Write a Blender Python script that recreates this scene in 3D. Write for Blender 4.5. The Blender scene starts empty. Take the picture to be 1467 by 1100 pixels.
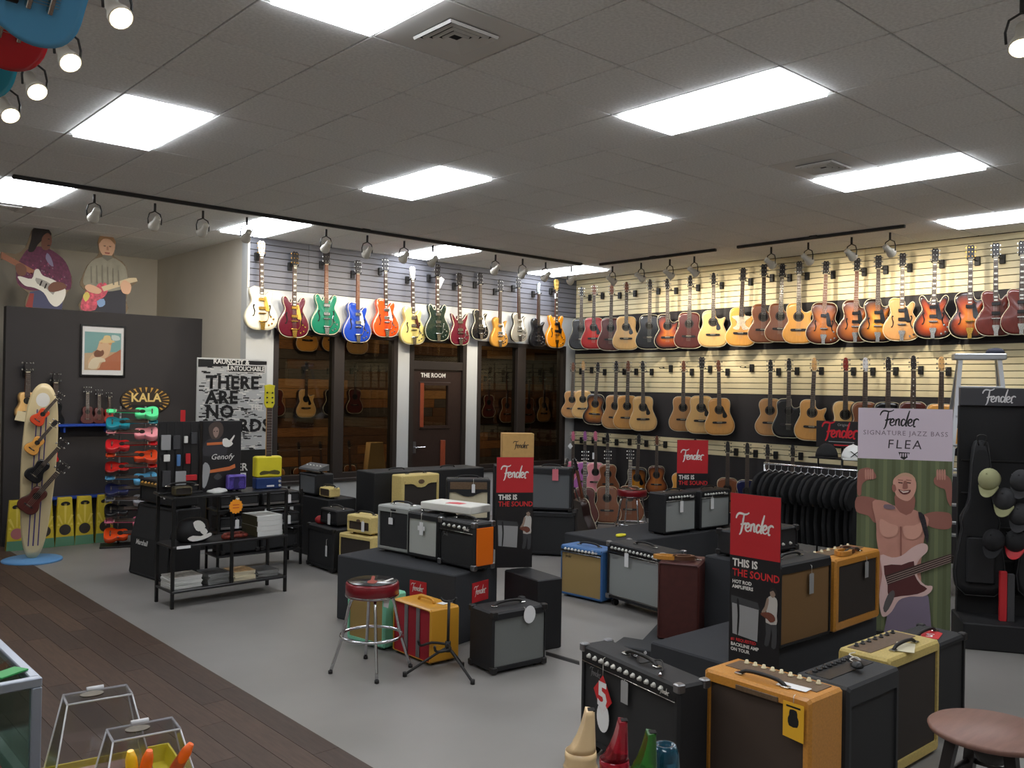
import bpy, bmesh, math, random
from mathutils import Vector, Matrix
random.seed(7)
scene = bpy.context.scene
COL = scene.collection
PI = math.pi
def rad(a): return math.radians(a)

# ---------------------------------------------------------------- camera
FPX, CX, CY, CAMH = 1267.0, 733.5, 550.0, 1.9
YAW, PIT, ROLL = 0.838, 0.0055, -0.0167
CEIL = 3.684
cd = bpy.data.cameras.new('camera'); cam = bpy.data.objects.new('camera', cd); COL.objects.link(cam)
cd.sensor_fit = 'HORIZONTAL'; cd.sensor_width = 36.0; cd.lens = FPX / 1467.0 * 36.0
cd.clip_start = 0.02; cd.clip_end = 100
cam.location = (0, 0, CAMH)
cam.rotation_mode = 'QUATERNION'
_m = Matrix.Rotation(YAW - PI/2, 4, 'Z') @ Matrix.Rotation(PI/2 + PIT, 4, 'X') @ Matrix.Rotation(-ROLL, 4, 'Z')
cam.rotation_quaternion = _m.to_quaternion()
scene.camera = cam

# ---------------------------------------------------------------- world, exposure
w = bpy.data.worlds.new('world'); scene.world = w; w.use_nodes = True
w.node_tree.nodes['Background'].inputs[0].default_value = (0.02, 0.02, 0.022, 1)
w.node_tree.nodes['Background'].inputs[1].default_value = 0.3
vs = scene.view_settings
vs.view_transform = 'Standard'; vs.look = 'None'; vs.exposure = 0.1; vs.gamma = 1.0; vs.use_curve_mapping = False
scene.cycles.max_bounces = 8; scene.cycles.diffuse_bounces = 5; scene.cycles.glossy_bounces = 3
scene.cycles.transparent_max_bounces = 12; scene.cycles.transmission_bounces = 6
scene.cycles.sample_clamp_indirect = 4.0; scene.cycles.caustics_reflective = False; scene.cycles.caustics_refractive = False
PANEL_STRENGTH = 12.0
SPOT_W = 60.0

# ---------------------------------------------------------------- measuring: picture point -> point on a real plane of the room
_cr, _sr = math.cos(ROLL), math.sin(ROLL); _cp, _sp = math.cos(PIT), math.sin(PIT); _cw, _sw = math.cos(YAW), math.sin(YAW)
def ray(u, v):
    a = (u - CX) / FPX; b = (CY - v) / FPX
    x = a*_cr + b*_sr; y = -a*_sr + b*_cr
    fw = _cp - y*_sp; up = _sp + y*_cp
    return Vector((fw*_cw + x*_sw, fw*_sw - x*_cw, up))
O = Vector((0, 0, CAMH))
def onz(u, v, z=0.0):
    d = ray(u, v); return O + d*((z - CAMH)/d.z)
def onx(u, v, x):
    d = ray(u, v); return O + d*(x/d.x)
def ony(u, v, y):
    d = ray(u, v); return O + d*(y/d.y)
def over(p, u, v):
    "height of picture point (u,v) above ground position p"
    d = ray(u, v); s = math.hypot(p[0], p[1])/math.hypot(d.x, d.y); return CAMH + d.z*s
def seen(p):
    z = p[2] - CAMH
    fw = p[0]*_cw + p[1]*_sw; r = p[0]*_sw - p[1]*_cw
    d = fw*_cp + z*_sp
    if d < .05: return None
    uu = -fw*_sp + z*_cp; x = r/d; y = uu/d
    return (CX + FPX*(x*_cr - y*_sr), CY - FPX*(x*_sr + y*_cr))

# ---------------------------------------------------------------- materials
def lin(c):
    c /= 255.0
    return c/12.92 if c <= .04045 else ((c+.055)/1.055)**2.4
_mats = {}
def mat(name, rgb=(128,128,128), rough=.6, metal=0.0, noise=0.0, nscale=20.0, bump=0.0, bscale=120.0, coat=0.0, emit=0.0, trans=0.0, alpha=1.0, ior=1.45, stretch=None, spec=.5, rgb2=None):
    if name in _mats: return _mats[name]
    m = bpy.data.materials.new(name); m.use_nodes = True; _mats[name] = m
    nt = m.node_tree; b = nt.nodes['Principled BSDF']
    col = tuple(lin(c) for c in rgb) + (1,)
    b.inputs['Base Color'].default_value = col
    b.inputs['Roughness'].default_value = rough; b.inputs['Metallic'].default_value = metal
    b.inputs['Coat Weight'].default_value = coat; b.inputs['Coat Roughness'].default_value = .08
    b.inputs['IOR'].default_value = ior; b.inputs['Transmission Weight'].default_value = trans; b.inputs['Alpha'].default_value = alpha
    b.inputs['Specular IOR Level'].default_value = spec
    m.diffuse_color = col
    if emit:
        b.inputs['Emission Color'].default_value = col; b.inputs['Emission Strength'].default_value = emit
    if noise or bump:
        tc = nt.nodes.new('ShaderNodeTexCoord'); mp = nt.nodes.new('ShaderNodeMapping')
        nt.links.new(tc.outputs['Object'], mp.inputs[0])
        if stretch: mp.inputs['Scale'].default_value = stretch
    if noise:
        n = nt.nodes.new('ShaderNodeTexNoise'); n.inputs['Scale'].default_value = nscale; n.inputs['Detail'].default_value = 4
        nt.links.new(mp.outputs[0], n.inputs[0])
        r = nt.nodes.new('ShaderNodeValToRGB')
        c2 = tuple(lin(c) for c in rgb2) if rgb2 else tuple(c*(1+noise) for c in col[:3])
        r.color_ramp.elements[0].position = .3; r.color_ramp.elements[1].position = .7
        r.color_ramp.elements[0].color = tuple(c*(1-noise) for c in col[:3]) + (1,)
        r.color_ramp.elements[1].color = tuple(min(1, c) for c in c2) + (1,)
        nt.links.new(n.outputs[0], r.inputs[0]); nt.links.new(r.outputs[0], b.inputs['Base Color'])
    if bump:
        n2 = nt.nodes.new('ShaderNodeTexNoise'); n2.inputs['Scale'].default_value = bscale
        nt.links.new(mp.outputs[0], n2.inputs[0])
        bp = nt.nodes.new('ShaderNodeBump'); bp.inputs['Strength'].default_value = bump; bp.inputs['Distance'].default_value = .004
        nt.links.new(n2.outputs[0], bp.inputs['Height']); nt.links.new(bp.outputs[0], b.inputs['Normal'])
    return m
def burst_mat(name, inner, outer, mid=None, rough=.25):
    "sunburst lacquer: colour runs from the middle of the top to its rim (per-vertex rim distance of the mesh)"
    if name in _mats: return _mats[name]
    m = mat(name, inner, rough, coat=.5); nt = m.node_tree; b = nt.nodes['Principled BSDF']
    a = nt.nodes.new('ShaderNodeAttribute'); a.attribute_name = 'rim'
    r = nt.nodes.new('ShaderNodeValToRGB'); e = r.color_ramp.elements
    e[0].position = .18; e[0].color = tuple(lin(c) for c in inner) + (1,)
    e[1].position = .90; e[1].color = tuple(lin(c) for c in outer) + (1,)
    if mid:
        x = e.new(.60); x.color = tuple(lin(c) for c in mid) + (1,)
    nt.links.new(a.outputs['Fac'], r.inputs[0]); nt.links.new(r.outputs[0], b.inputs['Base Color'])
    return m
def glass_mat(name, tint=(230,230,230), opacity=.1, rough=.02):
    if name in _mats: return _mats[name]
    m = bpy.data.materials.new(name); m.use_nodes = True; _mats[name] = m
    nt = m.node_tree; nt.nodes.clear()
    out = nt.nodes.new('ShaderNodeOutputMaterial'); mix = nt.nodes.new('ShaderNodeMixShader')
    tr = nt.nodes.new('ShaderNodeBsdfTransparent'); gl = nt.nodes.new('ShaderNodeBsdfGlossy'); lw = nt.nodes.new('ShaderNodeLayerWeight')
    pw = nt.nodes.new('ShaderNodeMath'); pw.operation = 'POWER'; pw.inputs[1].default_value = 4.0
    ma = nt.nodes.new('ShaderNodeMath'); ma.operation = 'MULTIPLY_ADD'; ma.inputs[1].default_value = .8; ma.inputs[2].default_value = opacity*.3
    lw.inputs[0].default_value = .5; nt.links.new(lw.outputs['Facing'], pw.inputs[0]); nt.links.new(pw.outputs[0], ma.inputs[0])
    tr.inputs[0].default_value = tuple(lin(c) for c in tint) + (1,)
    gl.inputs['Roughness'].default_value = rough
    nt.links.new(ma.outputs[0], mix.inputs[0]); nt.links.new(tr.outputs[0], mix.inputs[1]); nt.links.new(gl.outputs[0], mix.inputs[2])
    nt.links.new(mix.outputs[0], out.inputs[0])
    return m

# ---------------------------------------------------------------- objects
def tag(o, label=None, cat=None, group=None, kind=None):
    if label: o['label'] = label
    if cat: o['category'] = cat
    if group: o['group'] = group
    if kind: o['kind'] = kind
    return o
def thing(name, label, cat, loc=(0,0,0), yaw=0.0, group=None, scale=1.0, tilt=None):
    o = bpy.data.objects.new(name, None); COL.objects.link(o); o.empty_display_size = .05
    o.location = loc; o.rotation_euler = tilt if tilt else (0, 0, yaw); o.scale = (scale,)*3
    return tag(o, label, cat, group)
def link(name, me, m, parent=None, loc=None, rot=None, kind=None, scale=None):
    "an object on mesh ME, its material set on the object so that the mesh can be shared"
    o = bpy.data.objects.new(name, me); COL.objects.link(o)
    if not me.materials: me.materials.append(None)
    o.material_slots[0].link = 'OBJECT'; o.material_slots[0].material = m
    if parent: o.parent = parent
    if loc is not None: o.location = loc
    if rot is not None: o.rotation_euler = rot
    if scale is not None: o.scale = scale if hasattr(scale, '__len__') else (scale,)*3
    if kind: o['kind'] = kind
    return o

class MB:
    def __init__(s): s.v = []; s.f = []; s.sm = []
    def add(s, vs_, fs, smooth=False):
        n = len(s.v); s.v += [tuple(p) for p in vs_]; s.f += [tuple(i+n for i in f) for f in fs]; s.sm += [smooth]*len(fs); return s
    def box(s, x0, x1, y0, y1, z0, z1):
        return s.add([(x0,y0,z0),(x1,y0,z0),(x1,y1,z0),(x0,y1,z0),(x0,y0,z1),(x1,y0,z1),(x1,y1,z1),(x0,y1,z1)],
                     [(0,3,2,1),(4,5,6,7),(0,1,5,4),(1,2,6,5),(2,3,7,6),(3,0,4,7)])
    def rings(s, rings, cap0=True, cap1=True, smooth=False, closed=True):
        n = len(rings[0]); vs_ = [p for r in rings for p in r]; fs = []
        for i in range(len(rings)-1):
            for j in range(n if closed else n-1):
                k = (j+1) % n
                fs.append((i*n+j, i*n+k, (i+1)*n+k, (i+1)*n+j))
        s.add(vs_, fs, smooth)
        base = len(s.v) - len(vs_)
        if cap0: s.f.append(tuple(base + n-1-j for j in range(n))); s.sm.append(False)
        if cap1: s.f.append(tuple(base + (len(rings)-1)*n + j for j in range(n))); s.sm.append(False)
        return s
    def cbox(s, x0, x1, y0, y1, z0, z1, c=.01):
        "box with all edges chamfered by c, one closed surface"
        def r(z, i):
            a, b_, p, q = x0+i, x1-i, y0+i, y1-i
            return [(a+c,p,z),(b_-c,p,z),(b_,p+c,z),(b_,q-c,z),(b_-c,q,z),(a+c,q,z),(a,q-c,z),(a,p+c,z)]
        return s.rings([r(z0, c), r(z0+c, 0), r(z1-c, 0), r(z1, c)])
    def cyl(s, p0, p1, r0, r1=None, n=12, smooth=True, cap=True):
        p0, p1 = Vector(p0), Vector(p1); r1 = r0 if r1 is None else r1
        d = (p1-p0).normalized(); a = d.orthogonal().normalized(); b = d.cross(a)
        rr = [[p + (a*math.cos(2*PI*k/n) + b*math.sin(2*PI*k/n))*r for k in range(n)] for p, r in ((p0,r0),(p1,r1))]
        return s.rings(rr, cap, cap, smooth)
    def tube(s, path, r, n=6, closed=False, cap=True):
        P = [Vector(p) for p in path]; rr = []; m = len(P); prev = None
        for i, p in enumerate(P):
            d = (P[(i+1) % m] - P[i-1]) if closed else (P[min(i+1,m-1)] - P[max(i-1,0)])
            d.normalize()
            a = prev - d*prev.dot(d) if prev is not None else d.orthogonal()
            if a.length < 1e-6: a = d.orthogonal()
            a.normalize(); prev = a; b = d.cross(a)
            q = r[i] if hasattr(r, '__len__') else r
            rr.append([p + (a*math.cos(2*PI*k/n) + b*math.sin(2*PI*k/n))*q for k in range(n)])
        if closed: rr.append(rr[0])
        return s.rings(rr, cap and not closed, cap and not closed, True)
    def lathe(s, prof, n=20, c=(0,0,0), cap=True):
        return s.rings([[(c[0]+r*math.cos(2*PI*k/n), c[1]+r*math.sin(2*PI*k/n), c[2]+z) for k in range(n)] for r, z in prof], cap, cap, True)
    def plate(s, pts, y0, y1, c=0.0, back=True):
        "outline pts (x,z), counter-clockwise seen from the front (-y), extruded from y0 (front) to y1 (back)"
        if c:
            cx_ = sum(p[0] for p in pts)/len(pts); cz_ = sum(p[1] for p in pts)/len(pts)
            def ins(k): return [(cx_+(x-cx_)*k, cz_+(z-cz_)*k) for x, z in pts]
            mx = max(max(abs(x-cx_) for x, z in pts), .01); k = 1 - c/mx
            I = ins(k)
            rr = [[(x,y0,z) for x,z in I], [(x,y0+c,z) for x,z in pts], [(x,y1-c,z) for x,z in pts], [(x,y1,z) for x,z in I]]
        else:
            rr = [[(x,y0,z) for x,z in pts], [(x,y1,z) for x,z in pts]]
        n = len(pts); vs_ = [p for r in rr for p in r]; fs = []
        for i in range(len(rr)-1):
            for j in range(n):
                k2 = (j+1) % n; fs.append((i*n+k2, i*n+j, (i+1)*n+j, (i+1)*n+k2))
        s.add(vs_, fs, True); b = len(s.v)-len(vs_)
        s.f.append(tuple(b+j for j in range(n))); s.sm.append(False)
        if back: s.f.append(tuple(b+(len(rr)-1)*n + n-1-j for j in range(n))); s.sm.append(False)
        return s
    def flat(s, pts, y=0.0):
        return s.add([(x,y,z) for x,z in pts], [tuple(range(len(pts)))])
    def mesh(s, name):
        me = bpy.data.meshes.new(name); me.from_pydata(s.v, [], s.f)
        me.polygons.foreach_set('use_smooth', s.sm); me.update(); return me
    def build(s, name, m, parent=None, kind=None, loc=None, rot=None):
        return link(name, s.mesh(name), m, parent, loc, rot, kind)

def smooth2(P, n=4, closed=True):
    out = []; m = len(P)
    for i in range(m if closed else m-1):
        if closed: a, b, c, d = P[i-1], P[i], P[(i+1) % m], P[(i+2) % m]
        else: a, b, c, d = P[max(i-1,0)], P[i], P[i+1], P[min(i+2,m-1)]
        for k in range(n):
            t = k/n
            out.append(tuple(.5*(2*b[q] + (c[q]-a[q])*t + (2*a[q]-5*b[q]+4*c[q]-d[q])*t*t + (3*b[q]-a[q]-3*c[q]+d[q])*t**3) for q in range(len(b))))
    if not closed: out.append(tuple(P[-1]))
    return out
def circ(r, n=16, cx_=0, cz_=0, rz=None):
    rz = rz or r
    return [(cx_ + r*math.cos(2*PI*k/n), cz_ + rz*math.sin(2*PI*k/n)) for k in range(n)]
_cache = {}
def cached(key, fn):
    if key not in _cache: _cache[key] = fn().mesh(key if isinstance(key, str) else str(key[0]))
    return _cache[key]

# lettering
def text_mesh(s, size, align='CENTER', bold=0.0, shear=0.0, space=1.0):
    key = ('lettering', s, size, align, bold, shear, space)
    if key in _cache: return _cache[key]
    cu = bpy.data.curves.new('lettering', 'FONT'); cu.body = s; cu.size = size; cu.align_x = align; cu.align_y = 'CENTER'
    cu.offset = bold; cu.shear = shear; cu.space_character = space; cu.resolution_u = 2
    ob = bpy.data.objects.new('lettering_tmp', cu); COL.objects.link(ob)
    me = bpy.data.meshes.new_from_object(ob); bpy.data.objects.remove(ob)
    # lying in XY -> stand it in XZ facing -Y
    me.transform(Matrix.Rotation(PI/2, 4, 'X')); me.name = 'lettering'; me.materials.clear()
    _cache[key] = me; return me
def text(s, size, m, parent, loc, align='CENTER', bold=0.0, shear=0.0, space=1.0, rot=None, name='lettering', scale=None):
    return link(name, text_mesh(s, size, align, bold, shear, space), m, parent, loc, rot, scale=scale)
SCRIPT = [
 [(.0,.36),(.02,.42),(.07,.475),(.14,.48),(.21,.465),(.28,.48),(.33,.515)],
 [(.205,.47),(.185,.36),(.16,.2),(.125,.06),(.085,.0)],
 [(.115,.235),(.17,.245),(.23,.265),(.262,.285)],
 [(.245,.17),(.30,.185),(.335,.235),(.31,.275),(.265,.25),(.24,.17),(.26,.11),(.31,.10),(.355,.14)],
 [(.385,.275),(.38,.19),(.37,.10)], [(.378,.19),(.42,.265),(.46,.265),(.455,.18),(.455,.11),(.49,.12)],
 [(.61,.235),(.57,.275),(.525,.235),(.51,.15),(.54,.10),(.59,.14),(.62,.22)], [(.71,.50),(.675,.38),(.635,.22),(.62,.10),(.655,.11)],
 [(.675,.17),(.73,.185),(.765,.235),(.74,.275),(.695,.25),(.67,.17),(.69,.11),(.74,.10),(.785,.14)],
 [(.815,.275),(.81,.19),(.80,.10)], [(.806,.19),(.83,.25),(.87,.285),(.915,.275),(.925,.25)], [(.80,.10),(.825,.085),(.85,.10)],
]
def script_mesh(wt=.018):
    key = ('script_lettering', wt)
    if key in _cache: return _cache[key]
    b = MB()
    for st in SCRIPT:
        P = smooth2(st, 4, False); L, R = [], []
        for i, p in enumerate(P):
            a = P[max(i-1,0)]; c = P[min(i+1,len(P)-1)]; dx, dz = c[0]-a[0], c[1]-a[1]; l = math.hypot(dx,dz) or 1
            t = i/(len(P)-1); wd = wt*(.65+.5*math.sin(PI*min(1,t*1.1)))
            L.append((p[0]-dz/l*wd, 0, p[1]+dx/l*wd)); R.append((p[0]+dz/l*wd, 0, p[1]-dx/l*wd))
        n = len(P); b.add(R+L, [(i, i+1, n+i+1, n+i) for i in range(n-1)])
    me = b.mesh('script_lettering'); _cache[key] = me; return me
def script(width, m, parent, loc, rot=None, wt=.018, name='script_lettering'):
    "flowing script word, WIDTH wide, its lower corner at loc"
    return link(name, script_mesh(wt), m, parent, loc, rot, scale=width)

# print: flat shapes laid on a panel, measured on the panel's picture corners
class Print:
    def __init__(s, parent, TL, TR, BL, W, Hh, y=0.0):
        s.p = parent; s.o = TL; s.a = (TR[0]-TL[0], TR[1]-TL[1]); s.b = (BL[0]-TL[0], BL[1]-TL[1]); s.W = W; s.H = Hh; s.y = y
        s.det = s.a[0]*s.b[1] - s.a[1]*s.b[0]; s.n = 0
    def m(s, u, v):
        du, dv = u-s.o[0], v-s.o[1]
        i = (du*s.b[1] - dv*s.b[0])/s.det; j = (s.a[0]*dv - s.a[1]*du)/s.det
        return ((i-.5)*s.W, (1-j)*s.H)
    def shape(s, name, pts, mt, sm=0, raw=False):
        P = [tuple(p) for p in pts] if raw else [s.m(*p) for p in pts]
        if sm: P = smooth2(P, sm)
        a = sum(P[i][0]*P[(i+1)%len(P)][1] - P[(i+1)%len(P)][0]*P[i][1] for i in range(len(P)))
        if a < 0: P = P[::-1]
        s.n += 1
        return MB().flat(P, s.y - .0006*s.n).build(name, mt, s.p)
# ================================================================ THE ROOM
XB, YA = 10.42, 10.05          # slat wall on the long side, window wall at the end
XA0 = 4.73                     # free end of the window wall
YR, XL, YF = 13.0, -2.2, -2.6
T, GX, GY = .61, 1.843, 2.618  # ceiling grid
M_ceil = mat('acoustic_tile', (241,241,239), .95, noise=.10, nscale=60, bump=.25, bscale=240)
M_grid = mat('ceiling_grid', (128,122,112), .8)
M_conc = mat('sealed_floor', (132,129,125), .42, noise=.07, nscale=1.3, bump=.03, bscale=60, rgb2=(138,135,131))
M_black_wall = mat('charcoal_paint', (46,43,44), .75, noise=.06, nscale=3)
M_grey_wall = mat('grey_paint', (205,199,186), .8, noise=.04, nscale=2)
M_white_wall = mat('pale_grey_paint', (188,190,190), .75, noise=.03, nscale=2)
M_cream_slat = mat('cream_slat', (226,211,170), .55, noise=.04, nscale=2.5)
M_grey_slat = mat('slate_slat', (108,109,117), .55, noise=.05, nscale=2.5)
M_groove = mat('slat_groove', (62,56,46), .8)
M_dark_frame = mat('bronze_frame', (44,38,35), .45)

def wall(name, m, *boxes, parent=None):
    b = MB()
    for x in boxes: b.box(*x)
    o = b.build(name, m, parent)
    if not parent: o['kind'] = 'structure'
    return o
floor = wall('floor', M_conc, (XL, XB+.15, YF, YR, -.1, 0), (XB+.15, 12.75, YA, YR, -.1, 0))
wall('wall_inner_front', M_black_wall, (XB+.15, 12.6, YA+.05, YA+.15, 0, 2.95))
ceiling = wall('ceiling', M_grid, (XL, XB+.15, YF, YR, CEIL+.018, CEIL+.1))
wall_right = wall('wall_right', M_groove, (XB, XB+.15, YF, YA+.15, 0, CEIL+.01))
wall_back = wall('wall_back', M_white_wall, (XA0,5.09,YA,YA+.15,0,2.6),(6.93,7.13,YA,YA+.15,0,2.6),(8.14,8.35,YA,YA+.15,0,2.6),(10.2,XB,YA,YA+.15,0,2.6),
                 (XA0,XB,YA,YA+.15,2.6,CEIL+.01),(5.09,6.93,YA,YA+.15,0,.66),(8.35,10.2,YA,YA+.15,0,.66))
wall('wall_return', M_grey_wall, (XA0, XA0+.15, YA+.15, YR, 0, CEIL+.01))
wall('wall_rear', M_grey_wall, (XL, XA0, YR-.02, YR+.12, 0, CEIL+.01))
M_offwhite = mat('offwhite_paint', (224,220,212), .8, noise=.03, nscale=2)
wall('wall_left', M_offwhite, (XL-.12, XL, YF, YR, 0, CEIL+.01))
wall('wall_front', M_offwhite, (XL, XB+.15, YF-.12, YF, 0, CEIL+.01))
YP = 11.35
wall_partition = wall('wall_partition', M_black_wall, (ony(6,600,YP).x, XA0, YP, YP+.12, 0, 2.75))

# ---- ceiling tiles, one object each where they show
def make_tile(): return MB().cbox(-T/2+.005, T/2-.005, -T/2+.005, T/2-.005, 0, .018, .003)
me_tile = cached('ceiling_tile', make_tile)
light_cells = set(); LIGHTS = []
for c in range(-1, 4):
    for r in range(-2, 3):
        if (c, r) in ((3,1), (3,-1)) or c == -1 and r > 1: continue
        i, j = c*4, r*5
        if GX+i*T < XL+.1 or GY+j*T < YF+.1: continue
        LIGHTS.append((c, r)); light_cells |= {(i,j),(i,j+1)}
vent_cells = {(1,1), (7,1), (0,12)}
rest = MB(); n_tile = 0
for i in range(-7, 15):
    for j in range(-9, 17):
        x, y = GX+(i+.5)*T, GY+(j+.5)*T
        if (i,j) in light_cells or (i,j) in vent_cells: continue
        if x-T/2 < XL or x-T/2 > XB-.05 or y-T/2 < YF or y-T/2 > YR-.1: continue
        if y-T/2 > YA and x > XA0: continue
        x1 = min(x+T/2, XB)
        s = seen((x, y, CEIL))
        if s and -60 < s[0] < 1530 and -60 < s[1] < 420 and x1 == x+T/2:
            link('ceiling_tile', me_tile, M_ceil, ceiling, (x, y, CEIL)); n_tile += 1
        else:
            rest.box(x-T/2+.007, x1-.007, y-T/2+.007, min(y+T/2, YR-.03)-.007, CEIL, CEIL+.018)
rest.build('ceiling_tile_rest', M_ceil, ceiling, kind='stuff')

# ---- recessed ceiling lights
M_lamp = mat('lit_diffuser', (245,249,255), .5, emit=PANEL_STRENGTH)
M_whitemetal = mat('white_enamel', (215,215,212), .45)
me_lf = None
def lightframe():
    b = MB(); o = [(-T/2+.006,-T+.006),(T/2-.006,-T+.006),(T/2-.006,T-.006),(-T/2+.006,T-.006)]; n_ = [(-T/2+.036,-T+.036),(T/2-.036,-T+.036),(T/2-.036,T-.036),(-T/2+.036,T-.036)]
    return b.rings([[(x,y,.02) for x,y in o],[(x,y,0) for x,y in o],[(x,y,0) for x,y in n_],[(x,y,.02) for x,y in n_]], False, False)
me_lf = cached('light_frame', lightframe)
me_ld = cached('light_diffuser', lambda: MB().box(-T/2+.036, T/2-.036, -T+.036, T-.036, -.022, .012))  # drop below the tiles is added so the glowing sides brighten the ceiling
def ordinal(n): return ['first','second','third','fourth','fifth','sixth','seventh','eighth','ninth','tenth','eleventh','twelfth','thirteenth','fourteenth','fifteenth','sixteenth','seventeenth','eighteenth','nineteenth','twentieth'][n]
RN = {2:'row along the window wall', 1:'row second from the window wall', 0:'row third from the window wall', -1:'row fourth from the window wall', -2:'row fifth from the window wall'}
for c, r in LIGHTS:
    t = thing('ceiling_light', f'lit white troffer light, {RN[r]}, {ordinal(3-c)} line from cream slat wall', 'ceiling light', (GX+(c*4+.5)*T, GY+(r*5+1)*T, CEIL), 0, 'recessed ceiling lights')
    link('frame', me_lf, M_whitemetal, t); link('diffuser', me_ld, M_lamp, t)

# ---- air vents
M_vent = mat('vent_white', (228,226,222), .6); M_ventdark = mat('vent_dark', (38,38,40), .8)
for (i,j), lb in (((1,1),'square ceiling air vent beside a troffer light and wire-hung guitars'),((7,1),'square ceiling air vent touching a troffer light near the slat wall'),((0,12),'square ceiling air vent above the charcoal partition')):
    t = thing('air_vent', lb, 'vent', (GX+(i+.5)*T, GY+(j+.5)*T, CEIL), 0, 'ceiling air vents')
    MB().cbox(-T/2+.007, T/2-.007, -T/2+.007, T/2-.007, 0, .018, .004).build('tile_plate', M_vent, t)
    MB().box(-.15,.15,-.15,.15,-.004,.002).build('opening', M_ventdark, t)
    for k, q in enumerate((.15,.115,.08,.045)):
        sq = lambda a, z: [(-a,-a,z),(a,-a,z),(a,a,z),(-a,a,z)]
        MB().rings([sq(q+.006,-.006), sq(q,-.02), sq(q-.018,-.008)], False, False).build('louver_ring', M_vent, t)

# ---- slats: window wall top band, long wall three bands
def slat_band(parent, m, axis, a0, a1, z0, z1, rows, plen=2.44):
    h = (z1-z0)/rows
    n = math.ceil((a1-a0)/plen)
    for k in range(rows):
        for q in range(n):
            s0, s1 = max(a0, a1-(q+1)*plen), a1-q*plen
            b = MB()
            if axis == 'x': b.cbox(s0+.001, s1-.001, YA-.018, YA, z0+k*h+.004, z0+(k+1)*h-.004, .0025)
            else: b.cbox(XB-.018, XB, s0+.001, s1-.001, z0+k*h+.004, z0+(k+1)*h-.004, .0025)
            b.build('slat', m, parent)
wall('slat_backing', M_groove, (XA0, XB, YA-.004, YA, 3.07, CEIL), parent=wall_back)
slat_band(wall_back, M_grey_slat, 'x', XA0, XB, 3.07, CEIL, 8)
slat_band(wall_right, M_cream_slat, 'y', .3, YA-.02, 3.07, CEIL, 8)
slat_band(wall_right, M_cream_slat, 'y', .3, YA-.02, 1.88, 2.487, 8)
slat_band(wall_right, M_cream_slat, 'y', .3, YA-.02, 1.018, 1.232, 3)
for z0, z1 in ((2.487,3.07),(1.232,1.88),(.1,1.018)):
    wall('panel', M_black_wall, (XB-.022, XB, .3, YA-.02, z0+.002, z1-.002), parent=wall_right)
wall('baseboard_right', M_dark_frame, (XB-.035, XB-.0005, .3, YA-.02, 0, .1))
# pale end strip by the corner
wall('trim_1', M_grey_wall, (XA0-.004, XA0+.02, YA-.02, YA-.001, 3.07, CEIL-.001))

# ---- window wall joinery
M_glass = glass_mat('shop_glass', (205,205,200), .12)
def window(n, x0, x1, z0, z1, xm0, xm1):
    t = bpy.data.objects.new(f'window_{n}', None); COL.objects.link(t); t['kind'] = 'structure'
    yo, yi = YA-.012, YA+.13
    q = lambda a,b,c,d,y: [(a,y,c),(b,y,c),(b,y,d),(a,y,d)]
    fr = .065
    MB().rings([q(x0,x1,z0,z1,yi), q(x0,x1,z0,z1,yo), q(x0+fr,x1-fr,z0+fr,z1-fr,yo), q(x0+fr,x1-fr,z0+fr,z1-fr,yi)], False, False).build('frame', M_dark_frame, t)
    MB().cbox(xm0, xm1, yo, yi, z0+fr, z1-fr, .004).build('mullion', M_dark_frame, t)
    for a, b_ in ((x0+fr, xm0), (xm1, x1-fr)):
        MB().box(a, b_, YA+.05, YA+.056, z0+fr, z1-fr).build('pane', M_glass, t)
    MB().cbox(x0-.03, x1+.03, YA-.05, YA-.0005, z0-.045, z0-.001, .005).build('sill', M_dark_frame, t)
window(1, 5.09, 6.93, .705, 2.6, 5.94, 6.09); window(2, 8.35, 10.2, .705, 2.6, 9.15, 9.32)
# door with transom
door = bpy.data.objects.new('door_1', None); COL.objects.link(door); door['kind'] = 'structure'
M_door = mat('dark_stained_door', (46,33,29), .4, noise=.15, nscale=12, stretch=(6,6,1)); M_mahog = mat('mahogany_trim', (132,62,38), .4, noise=.15, nscale=14, stretch=(8,8,1))
q = lambda a,b,c,d,y: [(a,y,c),(b,y,c),(b,y,d),(a,y,d)]
MB().rings([q(7.13,8.14,0,2.6,YA+.13), q(7.13,8.14,0,2.6,YA-.012), q(7.2,8.07,.01,2.54,YA-.012), q(7.2,8.07,.01,2.54,YA+.13)], False, False).build('door_frame', M_dark_frame, door)
MB().cbox(7.2, 8.07, YA-.008, YA+.12, 2.15, 2.27, .004).build('transom_bar', M_dark_frame, door)
MB().box(7.2, 8.07, YA+.05, YA+.056, 2.27, 2.54).build('transom_pane', M_glass, door)
def leaf():
    o = q(7.205,8.065,.012,2.145,0); i = q(7.36,7.82,1.36,1.93,0)
    f = lambda r, y: [(x,y,z) for x,_,z in r]
    return MB().rings([f(o,YA+.06), f(o,YA+.02), f(i,YA+.02), f(i,YA+.06), f(o,YA+.06)], False, False)
leaf().build('door_leaf', M_door, door)
MB().box(7.36, 7.82, YA+.038, YA+.043, 1.36, 1.93).build('door_pane', M_glass, door)
MB().rings([q(7.31,7.87,1.31,1.98,YA+.02), q(7.32,7.86,1.32,1.97,YA+.004), q(7.36,7.82,1.36,1.93,YA+.004), q(7.36,7.82,1.36,1.93,YA+.022)], False, False).build('pane_trim', M_door, door)
MB().cbox(7.325, 7.385, YA-.004, YA+.012, 1.34, 1.96, .004).build('mahogany_strip', M_mahog, door)
MB().cbox(7.70, 7.78, YA-.004, YA+.019, .5, 1.15, .004).build('mahogany_strip', M_mahog, door)
M_chrome = mat('chrome', (205,205,208), .16, 1.0); M_steel = mat('brushed_steel', (150,150,152), .35, 1.0)
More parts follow.
